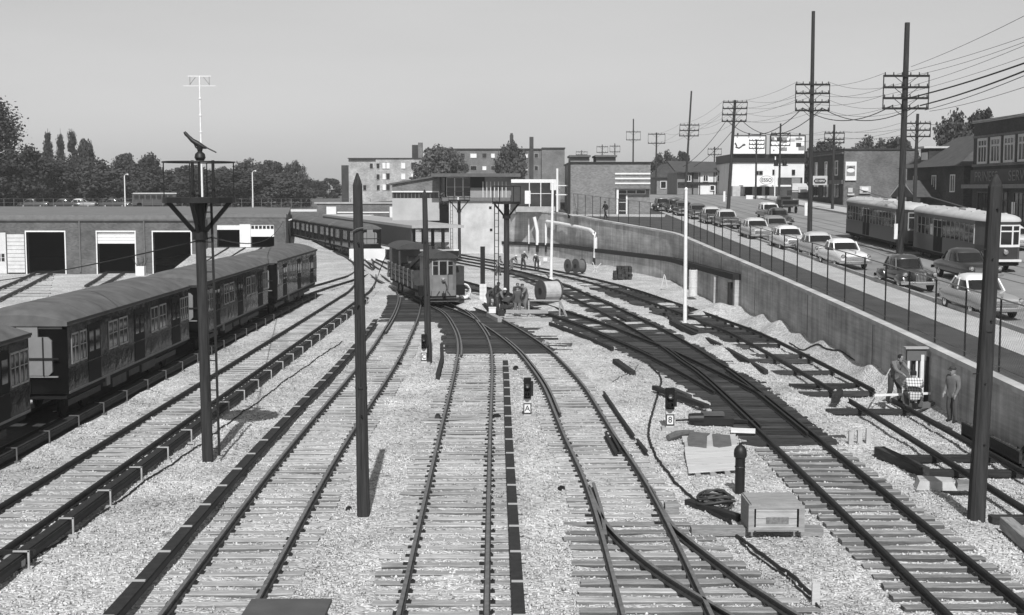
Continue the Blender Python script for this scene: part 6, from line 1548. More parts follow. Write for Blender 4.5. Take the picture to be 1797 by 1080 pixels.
# ================================================================== trees
def crown_mesh(name, kind, seed, m, nleaf=7500):
    """unit-height crown: leaf-sized faces gathered in clumps through the crown's volume"""
    r = np.random.default_rng(seed)
    if kind == 'tall': nleaf = int(nleaf * 2.6)
    cl = []
    while len(cl) < 90:
        z = r.uniform(0, 1)
        if kind == 'broad': rad = .5 * (np.sin(np.pi * (z * .8 + .16)) ** .7)
        elif kind == 'poplar': rad = .13 * np.sin(np.pi * (z * .86 + .1)) ** .6
        elif kind == 'tall': rad = .30 * (1 - z) ** .55 * min(1, z * 5 + .35)
        else: rad = .42 * np.sin(np.pi * (z * .86 + .12)) ** .6
        a = r.uniform(0, 2 * np.pi); q = rad * np.sqrt(r.uniform(.15, 1))
        cl.append((q * np.cos(a), q * np.sin(a), z * .92 + .05, r.uniform(.05, .15) * (.6 if kind == 'poplar' else 1)))
    cl = np.array(cl)
    i = r.integers(0, len(cl), nleaf)
    d = r.normal(size=(nleaf, 3)); d /= np.linalg.norm(d, axis=1)[:, None]
    P = cl[i, :3] + d * (cl[i, 3] * np.where(r.uniform(0, 1, nleaf) < .14, r.uniform(1.1, 1.4, nleaf), r.uniform(.4, 1.1, nleaf) ** .7))[:, None]
    n = d + r.normal(size=(nleaf, 3)) * .5; n /= np.linalg.norm(n, axis=1)[:, None]
    u = np.cross(n, r.normal(size=(nleaf, 3))); u /= np.linalg.norm(u, axis=1)[:, None]; v = np.cross(n, u)
    s = (r.uniform(.014, .030, nleaf) * (.6 if kind == 'poplar' else .42 if kind == 'tall' else 1))[:, None]
    V = np.stack([P - u * s - v * s * .6, P + u * s * .9 - v * s * .7, P + u * s + v * s * .6, P - u * s * .8 + v * s * .8], 1).reshape(-1, 3)
    F = np.arange(nleaf * 4).reshape(-1, 4)
    me = bpy.data.meshes.new(name); me.from_pydata(V.tolist(), [], F.tolist()); me.materials.append(m); me.update()
    return me
def trunk_mesh(seed, kind):
    r = random.Random(seed); b = MB()
    top = .85 if kind in ('poplar', 'tall') else .55
    b.tube([(0, 0, -.28), (.005, .0, .0), (-.008, .006, top * .5), (.004, 0, top)], [.028, .022, .016, .006], 7)
    for k in range(7):
        a = r.uniform(0, 6.28); z = r.uniform(.05, top * .9); l = (.28 if kind == 'broad' else .1) * r.uniform(.6, 1)
        b.tube([(0, 0, z), (math.cos(a) * l * .6, math.sin(a) * l * .6, z + l * .5), (math.cos(a) * l, math.sin(a) * l, z + l * .9)], [.012, .008, .003], 5)
    return b.mesh('trunk', M_BARK)
CROWN = {(k, i): crown_mesh('crown', k, 31 * i + len(k), M_LEAF) for k in ('broad', 'poplar', 'tall', 'round') for i in range(3)}
CROWNP = {('broad', i): crown_mesh('crown', 'broad', 77 + i, M_LEAF2) for i in range(2)}
TRUNK = {k: trunk_mesh(5, k) for k in ('broad', 'poplar', 'tall', 'round')}
_ti = 0
def tree(label, px, top_py, Y, kind, wpx, base_z, grp, pale=False):
    """crown spans from top_py down; width in pixels; trunk reaches the ground"""
    global _ti; _ti += 1
    x = GD(px, 340, Y)[0]; zt_ = GD(px, top_py, Y)[2]; h = zt_ - base_z
    t = thing('tree', label, 'tree', (x, Y, base_z), random.uniform(0, 6.28), grp)
    hh = h / 1.0; unit = {'broad': .98, 'poplar': .27, 'tall': .58, 'round': .84}[kind]
    sxy = wpx * Y / FPX / unit
    tz = h * (.06 if kind in ('broad', 'round') else .03)
    for nm, me in (('trunk', TRUNK[kind]), ('crown', CROWNP[('broad', _ti % 2)] if pale else CROWN[(kind, _ti % 3)])):
        o = link(nm, me, t); o.location = (0, 0, tz); o.scale = (sxy, sxy, (h - tz)) if nm == 'crown' else (sxy * .8, sxy * .8, (h - tz))
        if nm == 'trunk': o.scale = (min(sxy, h) * .8,) * 2 + ((h - tz),); o.location = (0, 0, max(tz, .25 * (h - tz)))
    return t
GL = 'trees behind the car barn'
Z1 = 4.5
for lab, px, tp, Y, k, w_ in (
    ('tall dark spired tree at the left edge of the picture', -22, 172, 215, 'tall', 150),
    ('broad dark tree below the spired tree at the left edge', 40, 262, 214, 'broad', 110),
    ('slim poplar, first of three over the barn', 87, 234, 250, 'poplar', 17),
    ('slim poplar, second of three over the barn', 109, 234, 252, 'poplar', 13),
    ('slim poplar, third of three over the barn', 129, 234, 254, 'poplar', 17),
    ('rounded tree just right of the three poplars', 151, 247, 250, 'round', 38),
    ('broad dark tree under the poplars', 100, 282, 222, 'broad', 100),
    ('broad dark tree right of the rounded tree', 172, 284, 224, 'broad', 80),
    ('feathery tree behind the left lamp post', 222, 272, 240, 'broad', 62),
    ('feathery tree right of the left lamp post', 262, 274, 245, 'broad', 58),
    ('low broad tree beside the tower platform, left', 297, 302, 250, 'broad', 80),
    ('low broad tree behind the tower ladder', 335, 292, 255, 'broad', 90),
    ('low broad tree just right of the tower platform', 385, 297, 262, 'broad', 90),
    ('tree behind the right lamp post', 436, 284, 275, 'broad', 70),
    ('tree right of the right lamp post', 476, 284, 285, 'broad', 66),
    ('ragged tree at the right end of the tree belt', 516, 286, 295, 'broad', 48),
    ('low rounded tree beyond the belt', 545, 316, 320, 'broad', 50),
    ('low rounded tree against the pale apartment block', 578, 314, 330, 'broad', 52)):
    tree(lab, px, tp, Y, k, w_, Z1 + (Y - 210) * .005, GL)
for i, (px, tp, w_) in enumerate(((10, 290, 130), (70, 298, 120), (135, 296, 120), (195, 300, 110), (245, 304, 100), (305, 308, 110), (365, 306, 110), (415, 304, 110), (470, 308, 110), (505, 318, 90))):
    tree(['low bush at the left edge of the field', 'low bush under the poplars', 'low bush right of the poplars', 'low bush left of the lamp post', 'low bush behind the parked bus', 'low bush left of the tower pole', 'low bush right of the tower pole', 'low bush left of the right lamp post', 'low bush right of the right lamp post', 'low bush at the right end of the belt'][i], px, tp, 218 + (i % 3) * 7, 'broad', w_, Z1 - 1.0, 'bushes behind the car barn')
tree('pale hazy spreading tree before the apartment chimneys', 770, 262, 225, 'broad', 88, 4.5, 'trees by the station', True)
tree('second pale tree merging into the hazy spreading tree', 798, 274, 228, 'broad', 60, 4.5, 'trees by the station', True)
tree('dark dense rounded tree in front of the wide apartment block', 896, 254, 230, 'round', 58, 4.5, 'trees by the station')
GR = 'trees behind the shops'
for lab, px, tp, Y, w_ in (('dark tree behind the house roof, left half', 1672, 204, 150, 80), ('dark tree behind the house roof, right half', 1722, 196, 152, 80), ('low tree over the dark shop row', 1450, 252, 230, 90), ('low tree over the brick side wall', 1530, 246, 226, 80), ('low tree left of the big pole over the brick wall', 1575, 244, 224, 70), ('tree between billboard and tallest pole', 1425, 262, 240, 50), ('ragged tree behind the far telegraph poles', 1165, 270, 262, 50), ('ragged tree left of the timbered house', 1196, 268, 268, 40)):
    tree(lab, px, tp, Y, 'broad', w_, 5.8, GR)
# ================================================================== signals and trackside things
def dwarf_signal(label, px, top, bot, plate, base_py, wpx):
    b_ = G(px, base_py, -.18); Y = b_[1]; d = Y / FPX
    t = thing('dwarf_signal', label, 'signal', b_, group='dwarf signals between the tracks')
    z0 = GD(px, bot, Y)[2] + .18; z1 = GD(px, top, Y)[2] + .18; w_ = wpx * d
    MB().bb((-w_ / 2, 0, z0), (w_ / 2, .28, z1)).build('housing', M_BLACK, t)
    MB().bb((w_ / 2 + .004, .02, z0 + .08), (w_ / 2 + .07, .22, z1 - .1)).build('side_case', M_DSTEEL, t)
    for k, f in enumerate((.66, .24)):
        zc = z0 + (z1 - z0) * f
        h_ = MB().lathe([(w_ * .36, 0), (w_ * .36, -.13), (w_ * .31, -.13), (w_ * .31, 0)], (0, .0, zc), 14, 'y').build('lens_hood', M_DSTEEL, t)
        link('lens', MB().lathe([(0, -.03), (w_ * .27, -.015), (w_ * .29, 0), (0, .0)], (0, -.004, zc), 14, 'y').mesh('lens', M_GLASS if k else mat('lens_pale', .55, .2, .05)), h_)
    MB().bb((-.12, .06, 0), (.12, .24, z0)).build('pedestal', mat('pedestal_white', .55, .8, .1), t)
    MB().box((0, .15, .03), (.5, .4, .12)).build('footing', M_CONC, t)
    if plate:
        zp = (z0 * .5)
        p_ = MB().bb((-.13, .03, zp - .17), (.13, .055, zp + .17)).build('number_plate', M_SIGNB, t)
        link('plate_face', MB().bb((-.095, .022, zp - .135), (.095, .028, zp + .135)).mesh('plate_face', M_WPAINT), p_)
        o = link('lettering', text_mesh(plate, .26, M_SIGNB, depth=.004), p_); o.location = (0, .015, zp)
    return t
dwarf_signal('black two-lens dwarf signal marked C beside the thin timber post', 744, 588, 612, 'C', 641, 9)
dwarf_signal('black two-lens dwarf signal marked A right of the centre track', 925.5, 665, 700, 'A', 735, 13)
dwarf_signal('black two-lens dwarf signal marked 8 by the long timbers', 1176, 683, 719, '8', 756, 15)
# half-buried concrete/dark boxes in the foreground and beside signals
def simple(name, label, cat, px, py, fn, z=-.185, group=None, rz=0.0):
    b_ = G(px, py, z); t = thing(name, label, cat, b_, rz, group); fn(t, b_); return t
def beam(t, L, w_, h, m=None, name='timber'):
    c = .015
    ring = [(-w_ / 2, 0), (w_ / 2, 0), (w_ / 2, h - c), (w_ / 2 - c, h), (-w_ / 2 + c, h), (-w_ / 2, h - c)]
    return MB().loft([[(x, p[0] + random.uniform(-.01, .01), p[1]) for p in ring] for x in (-L / 2, 0, L / 2)]).build(name, m or M_CREO, t)
def timber_px(label, a, c, w_, h, m=None, z=-.185, lift=0.0, grp='loose timbers in the yard'):
    A = G(*a, z); B_ = G(*c, z); L = math.hypot(B_[0] - A[0], B_[1] - A[1])
    t = thing('timber_beam', label, 'timber', ((A[0] + B_[0]) / 2, (A[1] + B_[1]) / 2, z + lift), math.atan2(B_[1] - A[1], B_[0] - A[0]), grp)
    beam(t, L, w_, h, m); return t
timber_px('short black timber lying alone right of the centre tracks', (1080, 638), (1110, 660), .26, .2)
timber_px('long dark timber leading to the 8 signal, upper one', (1148, 690), (1240, 724), .2, .16, lift=.12)
timber_px('long dark timber right of the 8 signal, short upper one', (1180, 690), (1210, 703), .2, .15, lift=.05)
timber_px('thick black timber lying beside the half-laid track', (1543, 800), (1622, 838), .3, .26)
timber_px('grey timber at the lower right edge of the picture', (1765, 928), (1830, 985), .28, .26, M_TIE_NEW)
timber_px('pale long plank under the wooden crate', (1212, 938), (1442, 938), .3, .17, M_TIE_NEW)
timber_px('dark plank behind the crate beside the coil', (1207, 886), (1300, 915), .2, .14)
timber_px('pale thin stick lying left of the coil', (1148, 858), (1192, 859), .07, .05, M_PALEWOOD)
timber_px('short square tie end beside the turnout', (1166, 902), (1190, 902), .3, .26, M_TIE_NEW)
timber_px('black timber stub at the foot of the white post', (1200, 577), (1232, 590), .4, .3)
timber_px('dark cross timber beside the half-laid track end', (1464, 708), (1474, 694), .22, .22)
timber_px('dark timber next to the white post', (1176, 560), (1192, 577), .3, .25)
timber_px('dark timber lying between the dark branch tracks', (1085, 557), (1103, 566), .3, .15)
timber_px('wooden stake bundle timber near the workers pit, rear', (850, 540), (925, 552), .3, .25, M_CRATE)
timber_px('long pale plank in front of the workers pit', (888, 556), (962, 556), .3, .2, M_CRATE, lift=.2)
timber_px('lower pale plank in front of the workers pit', (884, 566), (968, 564), .28, .2, M_CRATE)
timber_px('thick dark timber left of the workers pit', (838, 537), (880, 555), .4, .32)
timber_px('short pale timber left of the workers pit', (858, 556), (878, 566), .3, .25, M_CRATE)
# machine cluster (switch motor) by the dark track
def swm(t, b_):
    MB().bb((-.75, -.25, 0), (.5, .3, .22)).build('machine_case', M_DSTEEL, t); MB().lathe([(0, -.35), (.16, -.35), (.18, -.2), (.18, .1), (0, .12)], (-.55, -.1, .2), 12, 'x').build('motor', M_DSTEEL, t, smooth=True)
    MB().bar((.4, .0, .12), (1.2, -.15, .1), .09).build('throw_rod', M_DSTEEL, t); MB().bar((-.9, .02, .14), (-1.3, .02, .12), .05).build('wire_lead', M_DSTEEL, t); MB().box((-.1, .25, .3), (.7, .3, .1)).build('lid', mat('case_grey', .09, .6, .2), t)
simple('switch_machine', 'dark switch machine at the edge of the dark turnout', 'switch machine', 1258, 745, swm)
def wlid(t, b_):
    MB().box((0, 0, .14), (.72, .5, .06)).build('lid', M_WPAINT, t); MB().box((0, 0, .05), (.66, .46, .16)).build('case', M_DSTEEL, t)
simple('junction_box', 'small box with bright white lid beside the dark track', 'box', 1304, 764, wlid, rz=-.2)
# boarded pallet with two mats
pa = [G(*p, -.10) for p in ((1207, 832), (1293, 826), (1292, 764), (1198, 768))]
bd = thing('wooden_pallet', 'pale boarded pallet lying flat on the stones under two dark mats', 'pallet', (pa[0][0], pa[0][1], -.12))
npl = 6
for k in range(npl):
    f0, f1 = k / npl + .006, (k + 1) / npl - .006
    def lp(i0, i1, f): return [pa[i0][q] + (pa[i1][q] - pa[i0][q]) * f for q in range(2)]
    js = random.uniform(-.03, .03)
    c4 = [lp(0, 3, f0), lp(1, 2, f0), lp(1, 2, f1), lp(0, 3, f1)]
    c4 = [[c4[q][0] + js, c4[q][1]] for q in range(4)]; zz = random.uniform(0, .012)
    MB().add([(x, y, -.10 + zz) for x, y in c4] + [(x, y, -.062 + zz) for x, y in c4], [(3, 2, 1, 0), (4, 5, 6, 7), (0, 1, 5, 4), (1, 2, 6, 5), (2, 3, 7, 6), (3, 0, 4, 7)]).build('plank', mat('pale_plank_varied', 0.5, 0.85, 0.25, 4.0, 0.4, 40, rnd=.15, stretch=(0.3, 4, 4)), bd, world=True)
for f in (.2, .5, .8):
    q0 = [pa[0][i] + (pa[1][i] - pa[0][i]) * f for i in range(2)]
    MB().box((q0[0], q0[1] + .12, -.15), (.14, .5, .1)).build('bearer', M_CRATE, bd, world=True)
M_MAT = mat('dark_canvas', .115, .9, .3, 3, .5, 20)
def mat_sheet(lab, pts, z):
    P = [G(*p, z) for p in pts]; n = len(P)
    t = thing('canvas_mat', lab, 'mat', P[0], group='canvas mats on the board')
    MB().add([(x, y, z) for x, y, _ in P] + [(x, y, z + .02 + random.uniform(0, .03)) for x, y, _ in P], [tuple(range(n - 1, -1, -1)), tuple(range(n, 2 * n))] + [(i, (i + 1) % n, n + (i + 1) % n, n + i) for i in range(n)]).build('cloth', M_MAT, t, world=True)
mat_sheet('left dark canvas mat on the boarded pallet', ((1208, 783), (1240, 787), (1241, 766), (1246, 762), (1212, 760), (1206, 770)), -.055)
mat_sheet('right dark canvas mat on the boarded pallet', ((1252, 784), (1262, 786), (1284, 783), (1281, 765), (1250, 764)), -.055)
rl = thing('canvas_roll', 'rolled dark canvas at the corner of the boarded pallet', 'canvas', G(1186, 772, -.185))
MB().tube([(-.25, -.2, .1), (.05, .1, .13), (.3, .45, .1), (.6, .62, .1)], [.09, .13, .12, .08], 9).build('roll', M_MAT, rl, smooth=True)
# wooden crate
ca_ = G(1318, 934, -.02); cb_ = G(1408, 936, -.02)
cw = cb_[0] - ca_[0]
cr = thing('wooden_crate', 'wooden crate standing on a plank near the foreground turnout', 'crate', ((ca_[0] + cb_[0]) / 2, ca_[1], -.015))
dpt, hgt = 1.05, GD(1360, 886, ca_[1])[2] - .0
nb = 4
for k in range(nb):
    z = hgt * k / nb
    MB().bb((-cw / 2 + .1, .0, z + .005), (cw / 2 - .1, .03, z + hgt / nb - .005)).build('front_board', mat('crate_front', 0.42, 0.85, 0.25, 4.0, 0.4, 40, stretch=(0.5, 4, 4)), cr)
for sx in (-1, 1):
    MB().bb((sx * (cw / 2) - .06, -.018, 0), (sx * (cw / 2) + .06, .0, hgt)).build('batten', M_CRATE, cr)
for z in (0.03, hgt - .07): MB().bb((-cw / 2 + .06, -.018, z), (cw / 2 - .06, .0, z + .07)).build('batten', M_CRATE, cr)
for k in range(5):
    MB().bb((-cw / 2 - .03, .03 + dpt * k / 5, 0.0), (-cw / 2, .03 + dpt * (k + 1) / 5 - .012, hgt)).build('side_board', M_CRATE, cr)
    MB().bb((cw / 2, .03 + dpt * k / 5, 0.0), (cw / 2 + .03, .03 + dpt * (k + 1) / 5 - .012, hgt)).build('side_board', M_CRATE, cr)
for k in range(5): MB().bb((-cw / 2, .0 + dpt * k / 5 + .002, hgt), (cw / 2, dpt * (k + 1) / 5 - .008, hgt + .03)).build('lid_board', M_CRATE, cr)
MB().bb((-cw / 2, dpt, 0), (cw / 2, dpt + .03, hgt)).build('back_board', M_CRATE, cr)
MB().bb((-.22, -.008, hgt * .3), (.26, -.0015, hgt * .55)).build('stencil_patch', mat('stencil_ink', .17, .9, .5, 14), cr)
# short black hydrant-like post
hp = thing('vent_post', 'short round black iron post with domed cap behind the crate', 'post', G(1298, 868, -.185))
MB().lathe([(.12, -.1), (.12, .9), (.15, .92), (.16, 1.0), (.15, 1.1), (.1, 1.18), (.04, 1.22), (.035, 1.27), (0, 1.28)], (0, 0, 0), 16).build('pillar', M_DSTEEL, hp, smooth=True)
MB().lathe([(.125, 0), (.135, .02), (.125, .04)], (0, 0, .66), 16).build('ring', M_DSTEEL, hp)
# cable coil
co = thing('cable_coil', 'loose coil of dark cable lying beside the crate', 'cable', G(1255, 892, -.185))
for k in range(7):
    r = random.uniform(.26, .42); ph = random.uniform(0, 6)
    MB().tube([(r * math.cos(a + ph) * 1.1 + random.uniform(-.04, .04), r * math.sin(a + ph) * .9, .04 + .05 * k + .05 * math.sin(2 * a + ph)) for a in np.linspace(0, 6.28, 20)], .03, 6, False).build('turn', mat('rubber_dull', .045, .6, .4), co, smooth=True)
# cables snaking over the ground
def ground_cable(label, pts, r=.028, m=None):
    w_ = catmull([G(*p, -.16)[:2] for p in pts], .25)
    P = np.array(w_); zz = ground_h(P[:, 0], P[:, 1])
    P3 = [(x + .015 * math.sin(9 * i), y, z + r + .012) for i, ((x, y), z) in enumerate(zip(w_, zz))]
    return tag(MB().tube(P3, r, 6).build('ground_cable', m or M_WIRE, smooth=True), label, 'cable', 'cables on the yard ground')
ground_cable('dark cable snaking from the 8 signal past the crate to the foreground', ((1140, 640), (1160, 665), (1152, 700), (1140, 745), (1139, 770), (1150, 800), (1170, 830), (1200, 862), (1240, 895), (1280, 915), (1288, 935), (1330, 965), (1380, 1005), (1432, 1050)), .035)
ground_cable('thin dark cable beside the crate leading to the lower edge', ((1290, 938), (1310, 958), (1345, 985), (1390, 1022), (1440, 1068)), .02)
ground_cable('thin cable running beside the third rail of the bracketed track', ((0, 1022), (60, 982), (150, 920), (250, 850), (330, 795), (430, 722), (520, 655), (600, 600)), .022)
ground_cable('thin wire lying near the short black timber', ((1075, 670), (1090, 662), (1108, 655), (1120, 640)), .012)
ground_cable('dark cable stretched along the retaining wall foot', ((1385, 600), (1440, 622), (1500, 645), (1560, 668)), .03)
# lamp pot at lower left
def lampot(t, b_):
    MB().lathe([(.17, 0), (.2, .03), (.2, .2), (.16, .24), (.1, .26), (0, .27)], (0, 0, .05), 16).build('pot', mat('tin_grey', .42, .45, .2, metal=.3), t, smooth=True); MB().box((0, .05, .33), (.75, .12, .09)).build('strap', M_DSTEEL, t)
simple('bonding_pot', 'small round metal pot beside the third rail at lower left', 'pot', 26, 1000, lampot)
# dark box at the bottom edge
def cbox(t, b_):
    MB().loft([[(-.62, -1.0, 0), (.62, -1.0, 0), (.62, .3, 0), (-.62, .3, 0)], [(-.62, -1.0, .55), (.62, -1.0, .55), (.58, .3, .62), (-.58, .3, .62)]]).build('case', mat('case_grey', .075, .7, .25), t); MB().bb((-.66, -1.05, .6), (.66, .34, .66)).build('lid', mat('case_grey', .075), t)
simple('equipment_case', 'flat-topped grey equipment case cut off by the lower edge', 'box', 507, 1132, cbox, z=-.2)
# white electrical box by the barn
def ebox(t, b_):
    MB().bb((-.4, 0, 0), (.35, .6, .8)).build('case', M_WPAINT, t)
    for x in (-.8, -.3, .3, .7): MB().bar((x * .4, .3, .8), (x * .9, .3, 1.5), .04).build('wire_lead', M_DSTEEL, t)
    MB().bar((-.4, .3, .8), (.3, .3, 1.2), .04).build('wire_lead', M_DSTEEL, t)
simple('switch_cabinet', 'white cabinet with stub wires before the barn doors', 'cabinet', 246, 484, ebox)
def vcase(t, b_): MB().bb((-.35, 0, 0), (.35, .4, 1.9)).build('case', M_DSTEEL, t)
simple('relay_case', 'dark upright case before the far barn doors', 'cabinet', 450, 448, vcase, z=.5)
# dark stub post on a white-brick pedestal
sp_ = thing('cable_terminal', 'dark square post on a white brick pedestal behind the workers', 'post', G(848, 533, -.18))
yy_ = sp_.location[1]; zz_ = GD(848, 498, yy_)[2] + .18; z9 = GD(848, 433, yy_)[2] + .18
for k in range(5):
    for j in range(2): MB().bb((-.23 + .23 * j, -.2, zz_ * k / 5), (-.01 + .23 * j, .2, zz_ * (k + 1) / 5 - .015)).build('brick', M_CONCW, sp_)
MB().box((-.03, 0, (zz_ + z9) / 2), (.3, .3, z9 - zz_)).build('post', M_DWOOD, sp_)
# stacked flat cars' spare: dark timber pile by the wall
tp = thing('timber_pile', 'stack of dark ties against the retaining wall', 'timber', G(1092, 489, -.1))
for k in range(5):
    for j in range(5 - (k > 2)): MB().box((-.6 + .3 * j + (.3 if k > 2 else 0), .0, .11 + .2 * k), (.26, 1.9, .19), random.uniform(-.05, .05)).build('tie', M_CREO, tp)
# cable reels
def reel(label, px, py, R_, wd, ang, tilt=0.0, pale=.42):
    t = thing('cable_reel', label, 'cable reel', G(px, py, -.1), ang, 'cable reels by the tracks')
    for s in (-1, 1):
        f = MB().lathe([(.0, -.03), (R_, -.03), (R_, .03), (0, .03)], (s * wd / 2, 0, R_), 22, 'x').build('flange', mat('reel_wood', .07, .85, .35, 3), t)
        link('hub_plate', MB().lathe([(0, -.01), (R_ * .3, -.01), (R_ * .3, .01), (0, .01)], (s * (wd / 2 + .035), 0, R_), 14, 'x').mesh('hub_plate', M_DSTEEL), f)
    MB().lathe([(R_ * .84, -wd / 2 + .03), (R_ * .84, wd / 2 - .03)], (0, 0, R_), 22, 'x').build('drum', mat('reel_lagging_%d' % int(pale * 100), pale, .85, .2, 3), t)
    return t
reel('large pale-lagged cable reel with dark end at the foot of the white post', 963, 531, .75, 1.25, .5)
reel('brown wooden reel standing by the wall', 1003, 479, .62, .8, .5, pale=.14)
reel('brown wooden reel left of the bent pipe', 1016, 480, .65, .7, .5, pale=.12)
# frame table at the pit
def trestle(t, b_):
    for a, c in (((-.9, 0, 0), (-.9, 0, .95)), ((.9, 0, 0), (.9, 0, .95)), ((-.9, 0, .95), (.9, 0, .95)), ((.9, 0, .95), (1.3, -.3, 0)), ((-.9, .4, 0), (-.9, .4, .9))): MB().bar(a, c, .09).build('frame_bar', M_CRATE, t)
simple('trestle_frame', 'pale pipe-like trestle frame right of the workers', 'frame', 955, 556, trestle)
def wbox(t, b_): MB().bb((-.2, 0, 0), (.2, .3, .3)).build('case', M_WPAINT, t); MB().bb((-.22, -.02, .3), (.22, .32, .34)).build('lid', M_WPAINT, t)
simple('tool_box', 'small white tool box on the timbers by the pit', 'box', 864, 550, wbox, z=.1)
simple('tool_box', 'small white box near the far group of workers', 'box', 945, 466, wbox, z=0)
simple('tool_box', 'small white box below the landing pipes', 'box', 957, 458, wbox, z=0)
# coiled white hose and sack heap near the work car
hs = thing('hose_coil', 'pale coiled hose on a heap beside the work car', 'hose', G(815, 520, .3))
for k in range(4): MB().tube([(.0 + (.3 + .03 * k) * math.cos(a), -.1 * k, .35 + (.4 + .02 * k) * math.sin(a)) for a in np.linspace(0, 6.28, 20)], .06, 6, False).build('turn', M_WPAINT, hs, smooth=True)
# drum by the wall
dm = thing('oil_drum', 'white oil drum standing against the lower wall', 'drum', G(1216, 520, .05))
MB().lathe([(.28, 0), (.3, .02), (.3, .6), (.32, .62), (.3, .64), (.3, 1.25), (.32, 1.27), (.3, 1.29), (.3, 1.75), (.26, 1.78), (0, 1.78)], (0, 0, 0), 18).build('barrel', mat('drum_white', .6, .6, .2, 5), dm, smooth=True)
MB().lathe([(.2, 0), (.2, .12), (0, .12)], (0, 0, 1.78), 14).build('bung_cap', M_DSTEEL, dm)
# sawhorse sticks by the wall
for lab, pts in (('pair of pale stakes standing by the wall foot', ((1160, 505), (1166, 482), (1171, 505), (1167, 484))), ('crossed pale sticks leaning under the bent pipe', ((1040, 478), (1055, 462), (1048, 478), (1040, 460)))):
    a = G(*pts[0], 0); t = thing('wooden_stakes', lab, 'stakes', a)
    for i in (0, 2): MB().bar(G(*pts[i], 0), GD(pts[i + 1][0], pts[i + 1][1], a[1]), .07).build('stake', M_PALEWOOD, t, world=True)
# pump / pipework at the right worker group
pw = GD(1650, 690, 45.2)
pk = thing('pipe_stand', 'upright white pipes and valve box against the wall by three workmen', 'pipework', (13.75, 43.2, -.1))
for x, z1, r in ((-.28, 1.75, .045), (.0, 1.55, .04), (.18, 1.7, .075)): MB().cyl((x, 0, 0), (x, 0, z1), r, n=8).build('pipe', M_WSTEEL, pk)
MB().bb((-.35, -.05, 1.5), (.3, .12, 1.9)).build('valve_box', mat('valve_grey', .12), pk); MB().bb((-.42, -.12, 1.9), (.38, .2, 1.96)).build('lid', M_CONC, pk)
MB().bb((-.1, .1, 0), (.45, .3, 1.6)).build('back_board', mat('board_dull', .05, .8, .4, 4), pk)
MB().bar((-1.5, -.3, .35), (.4, -.3, .42), .07).build('cross_pipe', M_WSTEEL, pk)
MB().bar((-.25, -.6, .02), (.7, -.5, .12), .3, .16).build('bucket_tray', mat('valve_grey', .12), pk)
# debris trough at right edge
def trough(t, b_):
    MB().bb((-.9, -2.2, 0), (-.82, 2.2, .4)).build('side_board', M_CREO, t); MB().bb((-.9, -2.2, 0), (.6, 2.2, .08)).build('floor_board', M_CREO, t)
    for k in range(5): MB().bar((-.7 + .25 * k, -1.8 + .7 * k, .1), (.3, -1.0 + .6 * k, .55), .09).build('scrap', M_DSTEEL, t)
simple('scrap_trough', 'dark timber trough of scrap at the wall beyond the thick pole', 'trough', 1790, 790, trough, z=-.15)
# stones and pale blocks
def slabs(t, b_):
    MB().loft([[(-.55, -.3, 0), (.45, -.35, 0), (.6, .3, 0), (-.4, .35, 0)], [(-.45, -.25, .22), (.35, -.3, .2), (.5, .25, .2), (-.35, .3, .24)]]).build('block', mat('block_pale', .42, .9, .2, 3), t); MB().loft([[(.45, -.3, 0), (1.0, -.3, 0), (1.1, .3, 0), (.6, .3, 0)], [(.5, -.22, .15), (.95, -.25, .15), (1.0, .25, .15), (.62, .25, .15)]]).build('block', M_TIE_NEW, t)
simple('stone_block', 'broken pale concrete block at the end of the thick black timber', 'block', 1640, 856, slabs)
def stake_group(t, b_):
    for k in range(3): MB().bb((-.25 + .25 * k, 0, 0), (-.12 + .25 * k, .1, .35 + .06 * k)).build('block', mat('block_pale', .42), t)
simple('marker_blocks', 'three small pale marker blocks beside the dark turnout end', 'block', 1505, 780, stake_group)
def stk1(t, b_): MB().bb((-.07, 0, 0), (.07, .06, .4)).build('stake', M_PALEWOOD, t)
simple('wooden_stake', 'pale flat stake standing near the lower right rails', 'stake', 1432, 1062, stk1)
# small dark clutter
for i, (px, py, s) in enumerate(((905, 648, .16), (872, 734, .16), (768, 735, .18), (985, 860, .12), (700, 641, .16), (612, 895, .1), (470, 505, .3), (508, 470, .3))):
    t = thing('rail_chair', ['dark fitting beside the third rail end', 'dark joint box at the centre track rail', 'dark joint box left of the centre track', 'flat dark stone between centre and right tracks', 'dark joint box at the curved rail', 'small dark lump near the tall post', 'dark crate before the far barn', 'dark switch stand in the throat'][i], 'fitting', G(px, py, -.185), random.uniform(0, 3))
    MB().box((0, 0, s * .35), (s * 1.6, s, s * .7), top=.8).build('casting', M_DSTEEL, t); MB().box((0, 0, s * .75), (s * .7, s * .5, s * .2)).build('lid', M_DSTEEL, t)
